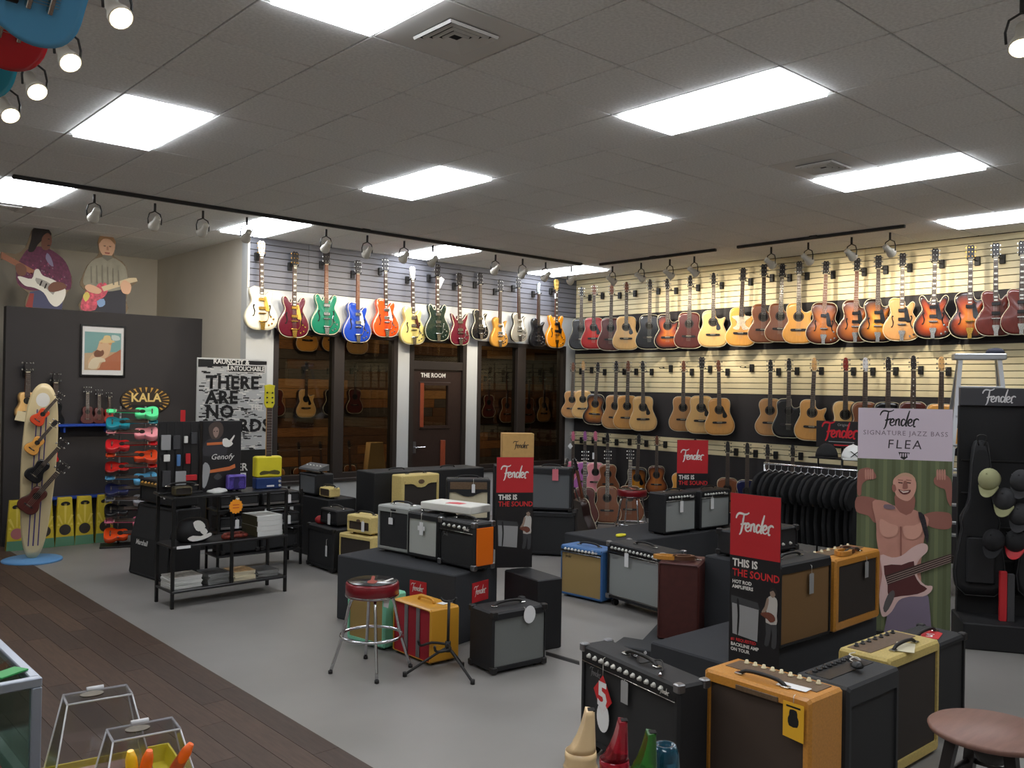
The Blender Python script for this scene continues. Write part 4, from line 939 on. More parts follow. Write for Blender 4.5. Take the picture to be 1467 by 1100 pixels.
# straps and odds on the golden riser amp and maroon amp
for t_, z_, nm in ((a7,.504,'golden tweed amplifier of the riser'),(a8,.5935,'maroon amplifier')):
    for k, (mm, ds) in enumerate(((M_tweed,'folded ochre guitar strap'),(M_leatherb,'rolled brown leather strap'),(mat('red_tag',(196,34,38),.6),'small red packet'))):
        if t_ is a8 and k == 2: continue
        c = thing('guitar_strap' if k < 2 else 'string_packet', f'{ds} lying on the {nm}', 'strap' if k < 2 else 'packet', spin(t_, (-.12+.13*k, .06+.03*k, z_)), t_.rotation_euler.z+.4*k)
        if k == 2: MB().cbox(-.05,.05,-.03,.03,0,.012,.003).build('packet', mm, c)
        else:
            P = smooth2([(-.08,-.02),(0,-.05),(.09,-.02),(.07,.04),(-.03,.045)], 4)
            b = MB(); n = len(P)
            b.rings([[(x,y,0) for x,y in P],[(x,y,.03) for x,y in P],[(x*.72,y*.6,.03) for x,y in P],[(x*.72,y*.6,0) for x,y in P],[(x,y,0) for x,y in P]], False, False).build('strap_loop', mm, c)

# ---- island in the middle of the floor
m_, yw, wd = front((804,853),(866,867)); 
a10 = amp('blue covered combo amplifier with wheat grille on the floor', (m_.x, m_.y+.03, 0), rad(-86), .49, .47, .25, M_bluet, G_tan, (.015,.015,.02,.012), 'front', 9, badge=(.09,M_txt_black,.03), corners=False, ph=.05)
m_, yw, wd = front((867,866),(949,891))
a11 = amp('large black twin-speaker combo amplifier with silver grille on casters', m_, rad(-97), .70, .56, .27, M_tolex, G_silver, (.025,.025,.025,.012), 'front', 12, casters=True, badge=(.10,M_steel,.03), piping=M_nickel)
hangtag(a11, -.08, .52, 'white price tag on the large twin-speaker amplifier', w=.05, h=.12, string=.02)
r5 = thing('display_riser', 'broad black carpeted riser carrying two silver-grille amplifiers', 'riser', (7.55,5.72,0), rad(-4))
MB().cbox(-.95,1.1,-.02,.75,0,.40,.01).build('riser_body', M_carpet, r5)
a12 = amp('black combo amplifier with silver grille on the broad riser, end one', (7.585,5.73,.40), rad(-4), .50, .435, .24, M_tolex, G_silver, (.02,.02,.02,.012), 'front', 8, badge=(.08,M_steel,.02), corners=False)
a13 = amp('black combo amplifier with silver grille on the broad riser, by the red sign', (8.15,5.69,.40), rad(-4), .50, .435, .24, M_tolex, G_silver, (.02,.02,.02,.012), 'front', 8, badge=(.08,M_steel,.02), corners=False)
hangtag(a12, .0, .40, 'white price tag on the end silver-grille amplifier of the riser', w=.05, h=.12, string=.05); hangtag(a13, -.07, .40, 'white price tag on the silver-grille amplifier by the red sign', w=.05, h=.12, string=.05)
g = thing('work_gloves', 'small yellow reflective item lying on the broad riser', 'cable tie', spin(r5, (-.62,.25,.40)), .3); g.name = 'reflective_band'
MB().tube(smooth2([(-.07,0,.012),(-.02,.03,.012),(.05,.02,.012),(.07,-.02,.012),(0,-.035,.012)], 4), .011, 6, closed=True).build('band', mat('hi_vis_yellow', (232,222,60), .5), g)

# ---- island by the window wall
rz2 = .52
r6 = thing('display_riser', 'charcoal carpeted riser with red plaque behind the bar stool', 'riser', (4.06,5.10,0), rad(-78)); 
M_red_plaque = mat('red_plaque', (190,36,42), .5)
MB().cbox(-1.25,0,0,.52,0,rz2,.008).build('riser_body', M_carpet, r6)
def plaque(parent, x, z, w_, h_, y=-.0, rotz=0):
    o = MB().cbox(-w_/2,w_/2,-.004,0,-h_/2,h_/2,.001).build('red_plaque', M_red_plaque, parent, loc=(x,y,z), rot=(0,0,rotz)); script(w_*.8, M_txt_white, o, (-w_*.4,-.005,-h_*.22)); return o
plaque(r6, -.36, rz2-.15, .17, .12); plaque(r6, .0005, rz2-.165, .20, .15, y=.30, rotz=PI/2)
a14 = amp('grey covered combo amplifier with black grille on charcoal riser', (4.19,6.10,rz2), rad(-80), .385, .39, .22, M_greyt, G_black, (.028,.028,.03,.05), None, corners=False)
MB().cbox(-.03,.03,-.004,.004,.352,.366,.001).build('name_plate', M_panelblack, a14)
a15 = amp('black combo amplifier with pale silver grille and cross-shaped tag on charcoal riser', (4.20,5.71,rz2), rad(-83), .36, .375, .22, M_tolex, mat('pale_grille',(172,174,168),.8,noise=.1,nscale=400), (.02,.02,.03,.05), None, corners=False)
a16 = amp('black combo amplifier with orange sunburst side panel on charcoal riser', (4.22,5.30,rz2), rad(-88), .42, .365, .21, M_tolex, G_black, (.02,.02,.02,.012), 'front', 5, badge=(.07,M_steel,.02), corners=True)
MB().cbox(.211,.217,.02,.19,.045,.33,.004).build('sunburst_side', burst_mat('side_burst', (226,110,26), (60,22,14)), a16)
hangtag(a14, -.02, .345, 'white price tag hanging on the grey amplifier', w=.05, h=.055, string=.05)
hangtag(a15, .0, .375, 'white cross-shaped tag hanging on the pale silver-grille amplifier', pts=[(-.02,-.10),(.02,-.10),(.02,-.065),(.04,-.065),(.04,-.03),(.02,-.03),(.02,0),(-.02,0),(-.02,-.03),(-.04,-.03),(-.04,-.065),(-.02,-.065)], string=.07)
wb = thing('white_carton', 'flat white carton with red paper lying across two amplifiers', 'box', (4.40,5.52,rz2+.40), rad(-78))
MB().cbox(-.30,.22,-.10,.16,0,.06,.006).build('carton', mat('white_carton', (218,216,208), .6), wb)
MB().plate([(-.07,-.03),(.06,-.05),(.09,.02),(.0,.06),(-.06,.03)], -.001, .001).build('red_paper', mat('coral_paper', (206,70,78), .6), wb, loc=(-.02,.0,.0615), rot=(-PI/2,0,.3))
a17 = amp('small black amplifier with grey grille and white oval tag on the floor', (4.065,4.39,0), rad(-5), .455, .415, .28, M_tolex, mat('dark_silver_grille',(112,115,112),.8,noise=.12,nscale=400), (.014,.014,.035,.05), None, corners='black')
hangtag(a17, .03, .42, 'white oval tag on the small grey-grille amplifier', pts=[(x+.04, z-.04) for x, z in circ(.05, 18, rz=.06)], string=.01)
r8 = thing('speaker_cabinet', 'tall black speaker cabinet behind the small grey-grille amplifier', 'cabinet', (4.37,4.72,0), rad(-8)); MB().cbox(.09,.31,-.09,.36,0,.515,.008).build('cabinet', M_tolex, r8)
MB().cyl((.311,.1,.3),(.316,.1,.3),.02, n=12).build('jack_plate', M_steel, r8)
a18 = amp('golden suitcase amplifier with red front and silver stripes', (3.635,5.05,0), rad(-90), .45, .385, .255, mat('golden_vinyl', (206,148,46), .4, bump=.1, bscale=300, coat=.2), mat('red_cloth', (158,30,44), .7, noise=.12, nscale=300), (.006,.006,.006,.006), None, corners=False, handle=False)
for x in (-.07,.07): MB().cbox(x-.02,x+.02,.004,.013,.03,.375,.002).build('silver_stripe', M_steel, a18)
MB().tube(smooth2([(-.09,.13,.386),(-.07,.13,.41),(0,.13,.415),(.07,.13,.41),(.09,.13,.386)], 3, False), .011, 6).build('handle', mat('golden_vinyl'), a18)
c = thing('price_sheet', 'small white price sheet on the golden suitcase amplifier', 'paper', spin(a18, (.12,.2,.387)), 0.2); MB().cbox(-.05,.05,-.03,.03,0,.002,.0005).build('sheet', M_card, c)
a19 = amp('seafoam green combo amplifier with tan grille behind the bar stool', (3.557,5.515,0), rad(-81), .41, .40, .22, M_seafoam, G_gold, (.025,.025,.03,.03), None, corners=False)
# row behind, by the window wall
def solve(u0, v0, u1, v1, z):
    a, b_ = onz(u0,v0,z), onz(u1,v1,z); return (a+b_)/2, (b_-a).length, math.atan2((b_-a).y,(b_-a).x)
r9 = thing('speaker_cabinet', 'long black cabinet behind the cream tweed amplifier', 'cabinet', (5.40,8.24,0), rad(-4)); MB().cbox(0,1.5,0,.42,0,.95,.01).build('cabinet', M_tolex, r9)
for x in (.4, 1.1): MB().tube(smooth2([(x-.1,.2,.952),(x-.07,.2,.97),(x+.07,.2,.97),(x+.1,.2,.952)], 3, False), .008, 6).build('handle', M_leather, r9)
r10 = thing('display_riser', 'black carpeted riser under the cream tweed amplifier', 'riser', (5.73,7.82,0), 0); MB().cbox(-.30,.30,-.03,.27,0,.50,.008).build('riser_body', M_carpet, r10)
ww = .507
a20 = amp('cream tweed combo amplifier with scalloped brown grille and oval badge', (5.73,7.82,.50), 0, ww, .45, .20, M_tweedc, G_dark, (.035,.035,.03,.06), None, corners=False)
MB().plate([(-ww*.42,.355),(-.13,.355),(-.09,.345),(-.05,.318),(0,.31),(.05,.318),(.09,.345),(.13,.355),(ww*.42,.355),(ww*.42,.39),(-ww*.42,.39)], -.003, .012).build('scalloped_rim', M_tweedc, a20)
MB().plate(circ(.04, 18, 0, .375, .024), -.008, -.002).build('oval_badge', M_panelbrown, a20)
ww = .458
a21 = amp('black combo amplifier with cream scalloped grille by the long cabinet', (5.85,7.15,.50), rad(-36), ww, .45, .22, M_tolex, G_cream, (.03,.03,.03,.13), None, corners=False)
MB().plate([(-ww*.43,.315),(-.14,.315),(-.09,.295),(-.05,.275),(0,.268),(.05,.275),(.09,.295),(.14,.315),(ww*.43,.315),(ww*.43,.335),(-ww*.43,.335)], -.003, .012).build('scalloped_rim', M_tolex, a21)
MB().cbox(-ww*.42,ww*.42,-.003,.004,.345,.42,.002).build('vent_slot', M_panelbrown, a21)
hangtag(a21, .05, .45, 'white price tag on the cream-grille amplifier', w=.035, h=.09, string=.05)
r11 = thing('display_riser', 'black riser under the cream-grille amplifier', 'riser', (5.85,7.15,0), rad(-36)); MB().cbox(-ww/2-.02,ww/2+.02,-.03,.25,0,.50,.008).build('riser_body', M_carpet, r11)
# stack by the second window: two grey-grille cabinets with a carton on top
a22 = amp('black amplifier with grey grille on top of a matching cabinet', (7.085,7.196,.505), rad(-51), .50, .50, .26, M_tolex, G_grey, (.03,.03,.03,.07), None, corners='black')
a23 = amp('black cabinet with charcoal grille under the grey-grille amplifier', (7.09,7.18,0), rad(-51), .56, .505, .32, M_tolex, G_black, (.03,.03,.03,.05), None, corners='black', handle=False)
rp_ = O + ray(752,670)*10.5
r13 = thing('speaker_cabinet', 'black speaker cabinet carrying the brown carton', 'cabinet', (rp_.x,rp_.y,0), rad(-36)); MB().cbox(-.36,.03,-.02,.24,0,.99,.01).build('cabinet', M_tolex, r13)
cb = thing('cardboard_carton', 'brown cardboard carton with script lettering on a black cabinet', 'box', (rp_.x-.06,rp_.y+.06,.9905), rad(-36)); M_kraft = mat('kraft_board', (190,150,92), .8, noise=.06, nscale=20)
MB().cbox(-.19,.19,0,.22,0,.38,.003).build('carton', M_kraft, cb); script(.20, M_txt_black, cb, (-.06,-.001,.19), wt=.02)
MB().box(-.202,.202,.09,.13,.3602,.361).build('packing_tape', mat('brown_tape',(170,130,78),.35), cb)
t_ = hangtag(a22, .06, .50, 'pink and white tag hanging over the grey-grille amplifier', w=.07, h=.13, m=mat('pink_tag',(206,110,120),.6), string=.01)
# amplifiers along the window: black pair and tweed pair
a24 = amp('black speaker cabinet with tag beside the tweed cabinet', (4.667,8.12,0), rad(-92), .56, .445, .30, M_tolex, G_black, (.03,.03,.03,.05), None, corners='black', handle=False)
a25 = amp('small black amplifier head with white top tray on black cabinet', (4.74,8.08,.447), rad(-90), .34, .175, .22, M_tolex, G_black, (.02,.02,.03,.03), None, corners=False)
hangtag(a25, .03, .14, 'white price tag on the small black amplifier head', w=.05, h=.11, string=.01); hangtag(a24, .16, .33, 'white price tag hanging on the black speaker cabinet', w=.035, h=.11, string=.06)
a26 = amp('tweed speaker cabinet with brown grille beside black cabinet', (4.72,7.53,0), rad(-78), .46, .43, .28, M_tweedc, G_dark, (.02,.02,.02,.04), None, corners=False, handle=False)
a27 = amp('small tweed amplifier head on the tweed cabinet', (4.74,7.50,.432), rad(-78), .34, .19, .20, M_tweedc, G_brown, (.03,.03,.03,.06), None, corners=False)
MB().plate(circ(.026,14,0,.14,.014), -.006, .012).build('oval_badge', M_panelbrown, a27); hangtag(a27, .07, .15, 'white price tag on the small tweed amplifier head', w=.04, h=.10, string=.01)
p = onz(493,735,.5)
r12 = thing('speaker_cabinet', 'black cabinet under small gold amplifier by the window', 'cabinet', (4.95,8.82,0), rad(-88)); MB().cbox(-.38,.36,0,.36,0,.66,.008).build('cabinet', M_tolex, r12)
a28 = amp('black lunchbox amplifier with mesh front on the window cabinet', (4.97,8.95,.66), rad(-88), .36, .25, .24, M_tolex, G_grey, (.02,.02,.02,.02), None, corners=False)
a29 = amp('tiny gold amplifier beside black lunchbox amplifier', (4.99,8.60,.66), rad(-88), .22, .12, .14, M_tweedc, G_brown, (.012,.012,.012,.012), None, corners=False, handle=True)
mx = thing('mixer_box', 'grey sloped mixer lying on the black lunchbox amplifier', 'mixer', (5.03,8.95,.945), rad(-88))
b = MB(); b.rings([[(-.2,-.05,0),(.2,-.05,0),(.2,.10,0),(-.2,.10,0)],[(-.2,-.045,.02),(.2,-.045,.02),(.2,.10,.07),(-.2,.10,.07)]]).build('body', mat('mixer_grey',(86,88,90),.5), mx)
for k in range(5): link('knob', me_knob, M_knobw, mx, (-.15+.07*k, .03, .045), (rad(19),0,0), scale=.8)
rb = thing('red_pouch', 'red zipped pouch lying between the amplifiers by the window', 'bag', spin(a24,(-.18,.12,.445)), .2)
MB().lathe([(.05,0),(.075,.02),(.075,.05),(.05,.075),(.01,.085)], 14).build('pouch', mat('red_nylon',(150,26,30),.6), rb)

# ---- printed upright signs
M_red = mat('sign_red', (186,38,44), .45); M_signb = mat('sign_black', (26,24,26), .45); M_redtxt = mat('red_print', (206,44,46), .5); M_gp = mat('grey_print', (150,150,150), .6); M_gd = mat('dark_print', (62,62,64), .6); M_skin_g = mat('pale_print', (190,186,180), .6)
def tall_sign(label, loc, yaw, W, Hh, redf, full=True):
    t = thing('printed_sign', label, 'sign', loc, yaw, 'red and black printed signs')
    MB().cbox(-W/2,W/2,0,.006,0,Hh,.001).build('board', M_signb, t)
    MB().flat([(-W/2+.001,Hh*(1-redf)),(W/2-.001,Hh*(1-redf)),(W/2-.001,Hh-.001),(-W/2+.001,Hh-.001)], -.0006).build('red_field', M_red, t)
    script(W*.8, M_txt_white, t, (-W*.38,-.0012,Hh*(1-redf*.66)), wt=.022)
    zt = Hh*(1-redf); k = W
    text('THIS IS', k*.185, M_txt_white, t, (-W*.44,-.001,zt-k*.13), 'LEFT', bold=.002, scale=(.9,1,1)); text('THE SOUND', k*.185, M_redtxt, t, (-W*.44,-.001,zt-k*.31), 'LEFT', bold=.001, scale=(.9,1,1))
    if full:
        text('HOT ROD', k*.085, M_txt_white, t, (-W*.44,-.001,zt-k*.47), 'LEFT', bold=.0008); text('AMPLIFIERS', k*.085, M_txt_white, t, (-W*.44,-.001,zt-k*.56), 'LEFT', bold=.0008)
    P = Print(t, (0,0), (1,0), (0,1), W, zt, 0)
    PS = lambda n_, pts, m_, sm=0: P.shape(n_, [(u, .02+v*.86) for u, v in pts], m_, sm)
    PS('printed_amplifier_top', [(.04,.40),(.58,.43),(.62,.50),(.04,.48)], M_gd)
    PS('printed_amplifier', [(.06,.48),(.60,.50),(.58,.83),(.08,.80)], M_gp)
    PS('printed_cable', [(.16,.44),(.20,.44),(.22,.6),(.20,.79),(.17,.79),(.18,.6)], M_signb, 3)
    PS('printed_person_leg', [(.74,.60),(.85,.60),(.84,.72),(.80,.84),(.72,.84),(.75,.72)], M_gd, 2)
    PS('printed_person_leg', [(.84,.60),(.95,.60),(.96,.74),(.94,.85),(.86,.85),(.87,.72)], M_gd, 2)
    PS('printed_person', [(.79,.345),(.86,.33),(.94,.345),(.965,.40),(.955,.52),(.95,.61),(.745,.61),(.755,.50),(.745,.42)], M_skin_g, 2)
    PS('printed_person_arm', [(.76,.36),(.80,.37),(.77,.47),(.70,.53),(.66,.51),(.72,.45)], mat('warm_print',(150,128,112),.6), 2)
    PS('printed_person_head', [(.82,.285),(.86,.255),(.91,.26),(.93,.295),(.91,.33),(.87,.345),(.83,.325)], mat('warm_print',(150,128,112),.6), 3)
    PS('printed_person_hair', [(.82,.29),(.84,.25),(.90,.242),(.945,.27),(.945,.33),(.92,.30),(.88,.272)], mat('hair_print',(48,42,40),.7), 2)
    PS('printed_person_guitar', [(.66,.52),(.80,.50),(.90,.52),(.93,.57),(.84,.60),(.78,.575),(.66,.545)], mat('rust_print',(110,60,44),.6), 2)
    if full:
        text('#1 REQUESTED', k*.075, M_redtxt, t, (-W*.44,-.008,zt*.125+k*.24), 'LEFT', bold=.0005)
        text('BACKLINE AMP', k*.082, M_txt_white, t, (-W*.44,-.008,zt*.125+k*.15), 'LEFT', bold=.0008); text('ON TOUR', k*.082, M_txt_white, t, (-W*.44,-.008,zt*.125+k*.06), 'LEFT', bold=.0008)
    return t
# front one stands between golden tweed amp and riser
pL, pR = onz(1043.6,952,.30), onz(1115,971,.30); mid = (pL+pR)/2
s1 = tall_sign('tall red and black printed sign behind the golden tweed amplifier', (mid.x, mid.y, .302), rad(-88), .325, 1.01, .36)
# second sign at the window-side island
y_ = 5.06; A = ony(718, 655, y_); B = ony(758, 657, y_)
s2 = tall_sign('red and black printed sign beside the sunburst-sided amplifier', ((A.x+B.x)/2, y_, rz2), rad(-32), .29, over((A.x, y_), 720, 656)-rz2, .32, False)
# third one on the broad riser
A = onz(1020, 690, .84)
s3 = tall_sign('red and black printed sign behind the silver-grille amplifiers', (8.3, 6.12, .40), rad(-38), .36, over((8.3,6.12), 1020, 631)-.40, .40, False)
# ================================================================ BAR STOOLS, STANDS, LEFT SIDE OF THE SHOP
def tubes(parent, name, m, path, r, n=8, closed=False): return MB().tube(path, r, n, closed).build(name, m, parent)
M_vinyl = mat('red_vinyl', (120,20,30), .3, coat=.3)
def bar_stool(label, c, h, top_m, r=.178):
    t = thing('bar_stool', label, 'stool', (c[0], c[1], 0), rad(20), 'red bar stools')
    st = MB().lathe([(r*.9,h-.10),(r,h-.094),(r,h-.012),(r*.96,h-.002),(r*.3,h+.004),(.01,h+.004)], 32).build('seat', M_vinyl, t)
    MB().lathe([(r*1.004,h-.092),(r*1.012,h-.086),(r*1.004,h-.08)], 32, cap=False).build('chrome_band', M_chrome, st)
    MB().lathe([(r*.93,h+.001),(r*.9,h+.0045),(.002,h+.0055)], 32).build('seat_print', top_m, st)
    MB().plate(smooth2([(-.10,-.02),(-.03,-.035),(.0,-.012),(.11,-.012),(.12,.008),(.0,.012),(-.03,.03),(-.09,.025)], 3), -.0006, .0006).build('printed_guitar', mat('print_rust', (150,60,44), .4), st, loc=(0,0,h+.0062), rot=(-PI/2,0,.6))
    MB().plate([(-.05,-.012),(.06,-.02),(.07,-.005),(-.04,.01)], -.0006, .0006).build('printed_label', M_txt_white, st, loc=(.05,-.085,h+.0058), rot=(-PI/2,0,.2))
    rr = r*1.08
    for k in range(4):
        a = PI/4 + k*PI/2; ca, sa = math.cos(a), math.sin(a)
        P = smooth2([(ca*r*.55,sa*r*.55,h-.10),(ca*r*.8,sa*r*.8,h-.13),(ca*r*.98,sa*r*.98,h*.55),(ca*r*1.15,sa*r*1.15,h*.34),(ca*r*1.5,sa*r*1.5,.012)], 3, False)
        lg = tubes(t, 'leg', M_chrome, P, .011); MB().cyl((ca*r*1.5,sa*r*1.5,0),(ca*r*1.5,sa*r*1.5,.02),.015, n=8).build('foot_cap', M_leather, lg)
    zr = h*.40; tubes(t, 'foot_ring', M_chrome, [(math.cos(2*PI*k/36)*rr*1.06, math.sin(2*PI*k/36)*rr*1.06, zr) for k in range(36)], .0105, closed=True)
    return t
c0 = (3.29, 5.02)
bs = bar_stool('red vinyl bar stool with chrome legs and printed seat beside suitcase amplifier', c0, over(c0, 538, 832), mat('seat_black', (30,26,26), .25, coat=.4))
hangtag(bs, -.02, over(c0,538,832)-.075, 'white tag hanging under the red bar stool seat', pts=[(-.03,-.06),(.02,-.08),(.035,-.03),(.02,0),(-.03,0)], string=.01, y=-.13)
bar_stool('red vinyl bar stool with printed seat among standing guitars', (8.35,7.05), .70, mat('seat_black', (30,26,26), .25, coat=.4), .18)
# guitar stand by the suitcase amp
g0 = onz(641, 959)
gs = thing('guitar_stand', 'black folding tripod guitar stand beside golden suitcase amplifier', 'guitar stand', (g0.x, g0.y, 0), 0)
hs = over(g0, 649, 861)
tubes(gs, 'pole', M_leather, [(0,0,.13),(.02,.02,hs)], .010)
MB().cyl((0,0,.12),(0.002,0.002,.19),.02, n=10).build('collar', M_leather, gs)
for u, v in ((580,969),(677,980),(662,955)):
    p = onz(u, v) - g0; lg = tubes(gs, 'leg', M_leather, smooth2([(0,0,.15),(p.x*.3,p.y*.3,.115),(p.x,p.y,.014)], 3, False), .009); MB().cyl((p.x,p.y,0),(p.x,p.y,.03),.015, n=8).build('foot_cap', M_leather, lg)
for s in (-1, 1):
    d = Vector((-.10, .05*s, 0)); tubes(gs, 'cradle_arm', M_leather, smooth2([(0,0,.17),(d.x*.6,d.y+.05*s,.17),(d.x*1.6,d.y*1.8,.17),(d.x*1.8,d.y*1.8,.21)], 3, False), .009)
tubes(gs, 'neck_yoke', M_leather, smooth2([(-.03,.05,hs+.02),(-.02,.03,hs),(.02,.02,hs-.01),(.05,-.0,hs),(.05,-.02,hs+.02)], 3, False), .008)
cv = thing('cable_cover', 'flat black floor cable cover beside the tall black cabinet', 'cable cover', (0,0,0)); A, B = onz(782,936), onz(830,950)
MB().add([(A.x-.03,A.y-.03,0),(B.x-.03,B.y-.03,0),(B.x+.03,B.y+.03,0),(A.x+.03,A.y+.03,0),(A.x-.01,A.y-.01,.012),(B.x-.01,B.y-.01,.012),(B.x+.01,B.y+.01,.012),(A.x+.01,A.y+.01,.012)], [(0,1,5,4),(1,2,6,5),(2,3,7,6),(3,0,4,7),(4,5,6,7),(0,3,2,1)]).build('cover_strip', M_leather, cv)

# ---- half stack
hs0 = thing('speaker_cabinet', 'tall black slant-front speaker cabinet with white script logo beside metal table', 'cabinet', (3.14,8.735,0), rad(-83))
b = cab_mesh(.78,.70,.34,.02,.02,.02,.02); b.v = [(x, y + (max(0,z-.38)*.28 if y < .2 else 0), z) for x, y, z in b.v]; b.build('cabinet', M_tolex, hs0)
MB().rings([[(-.37,.02,.02),(.37,.02,.02),(.37,.021,.38),(-.37,.021,.38)],[(-.37,.012,.02),(.37,.012,.02),(.37,.012,.38),(-.37,.012,.38)]]).build('lower_grille', G_black, hs0)
MB().rings([[(-.37,.022,.38),(.37,.022,.38),(.37,.107,.68),(-.37,.107,.68)],[(-.37,.012,.38),(.37,.012,.38),(.37,.097,.68),(-.37,.097,.68)]]).build('upper_grille', G_black, hs0)
MB().tube([(-.365,.008,.025),(.365,.008,.025),(.365,.008,.37),(.365,.09,.675),(-.365,.09,.675),(-.365,.008,.37)], .003, 4, closed=True).build('piping', M_gd, hs0)
M_logo = mat('white_logo', (230,230,226), .4)
text('Marshall', .07, M_logo, hs0, (-.14,.006,.33), shear=.35, bold=.002)
hs1 = amp('black amplifier head with white script logo on the slant-front cabinet', (3.22,8.735,.70), rad(-83), .72, .25, .24, M_tolex, G_black, (.02,.02,.02,.02), 'front', 9, corners=False, ph=.06, kmat=M_goldguard, panel_mat=mat('gold_panel',(120,100,60),.4,.5))
text('Marshall', .065, M_logo, hs1, (.1,.009,.11), shear=.35, bold=.002)
hangtag(hs1, .16, .22, 'white price tag on the black amplifier head above slant cabinet', w=.03, h=.12, string=.02)

# ---- metal display table
TW = 1.045; tb = thing('display_table', 'black metal display table with two shelves full of magazines', 'table', (3.40,7.43,0), rad(1)); M_metal = mat('black_metal', (30,29,29), .4, .3); M_smoke = mat('black_shelf', (36,35,36), .3)
for sx in (-1,1):
    for y in (0,.34): MB().cbox(sx*TW/2-.013,sx*TW/2+.013,y-.013,y+.013,0,.92,.002).build('leg', M_metal, tb)
MB().cbox(.013-.026+.0,.013,-.013,.013,.13,.92,.002).build('post', M_metal, tb)
for z_, nm in ((.92,'table_top'),(.505,'middle_shelf'),(.13,'lower_shelf')):
    MB().cbox(-TW/2-.012,TW/2+.012,-.018,.358,z_,z_+.02,.003).build(nm, M_smoke, tb)
def tt(x, y, z): return spin(tb, (x, y, z))
M_paper = [mat('paper_white', (204,204,200), .7), mat('paper_cream', (206,196,168), .7), mat('paper_grey', (128,128,126), .7), mat('cover_dark', (52,54,58), .45, noise=.5, nscale=30), mat('cover_photo', (150,146,138), .45, noise=.5, nscale=26), mat('cover_tan', (176,142,98), .45, noise=.35, nscale=30)]
def mag_stack(x, y, z, w_, d_, n, side, cover, ds, place, th=.011):
    rngm = random.Random(int(x*100)+n)
    for k in range(n):
        dx, dy = rngm.uniform(-.006,.006), rngm.uniform(-.006,.006)
        t = thing('magazine', f'{ds} magazine, {ordinal(k)} from stack bottom, {place}', 'magazine', tt(x+dx, y+dy, z+k*(th+.0004)), tb.rotation_euler.z + rngm.uniform(-.06,.06), 'magazines on the metal table')
        MB().box(-w_/2,w_/2,-d_/2,d_/2,0,th-.0012).build('pages', side, t); MB().box(-w_/2-.001,w_/2+.001,-d_/2-.001,d_/2+.001,th-.0012,th).build('cover', cover if k == n-1 else side, t)
mag_stack(-.38,.16,.15,.27,.22,9,M_paper[0],M_paper[4],'white','front end of lower shelf'); mag_stack(-.09,.17,.15,.19,.25,8,M_paper[2],M_paper[3],'grey','beside the white stack')
mag_stack(.15,.16,.15,.20,.23,7,M_paper[1],M_paper[5],'cream','beside the middle post'); mag_stack(.38,.17,.15,.21,.24,5,M_paper[2],M_paper[3],'dull grey','by the table leg on lower shelf')
for k in range(4):
    t = thing('catalogue', f'thick white catalogue with olive cover, {ordinal(k)} from the bottom on middle shelf', 'catalogue', tt(.37+.003*(-1)**k,.17,.525+k*.0464), tb.rotation_euler.z, 'thick catalogues on the middle shelf')
    MB().cbox(-.12,.13,-.15,.15,0,.046,.002).build('pages', M_paper[0], t); MB().box(-.1225,-.1202,-.15,.15,0,.046).build('spine', mat('olive_cover',(70,66,44),.5), t)
t = thing('gear_bag', 'black bag with white line drawing on the middle shelf', 'bag', tt(-.28,.17,.525), .1)
b = MB().lathe([(.10,0),(.125,.02),(.13,.10),(.11,.18),(.05,.205)], 18); b.v = [(x*1.15,y*.8,z) for x,y,z in b.v]; b.build('bag', M_tolex, t)
P = Print(t, (252,742), (288,742), (252,780), .26, .21, -.108)
for pts in ([(262,748),(268,745),(274,748),(278,756),(272,762),(266,760)], [(255,772),(262,768),(272,770),(284,766),(286,771),(274,776),(262,777)], [(270,760),(276,757),(281,764),(276,769)]): P.shape('white_drawing', pts, M_txt_white, 2)
t = thing('strap_pile', 'coiled red and orange printed guitar strap on the middle shelf', 'strap', tt(.08,.12,.525), .2); t.name = 'guitar_strap'
MB().tube(smooth2([(-.12,0,.02),(-.05,.05,.03),(.04,.0,.035),(.11,.05,.02),(.09,-.05,.02),(-.02,-.06,.025),(-.10,-.05,.02)], 4), .018, 6, closed=True).build('strap', mat('printed_strap', (120,44,30), .6, noise=.7, nscale=40), t)
t = thing('price_label', 'white shelf label on the metal table middle shelf', 'label', tt(-.44,-.019,.515), tb.rotation_euler.z); MB().cbox(-.06,.06,-.002,0,-.012,.012,.0005).build('label_card', M_card, t)
# star burst tag
e = thing('starburst_tag', 'orange starburst price tag hanging on the table post', 'tag', tt(.02,-.022,.895), tb.rotation_euler.z); MB().plate([(math.cos(PI*k/14)*(.068 if k%2 else .057), math.sin(PI*k/14)*(.068 if k%2 else .057)-.07) for k in range(28)], -.002, 0).build('card', mat('orange_star',(238,150,30),.6), e)
MB().tube([(0,0,.02),(0,-.001,-.01)], .0015, 4).build('string', M_cord, e)
for k in range(2): MB().flat([(-.03,-.06-.025*k),(.03,-.06-.025*k),(.03,-.054-.025*k),(-.03,-.054-.025*k)], -.0025).build('printed_line', M_red, e)
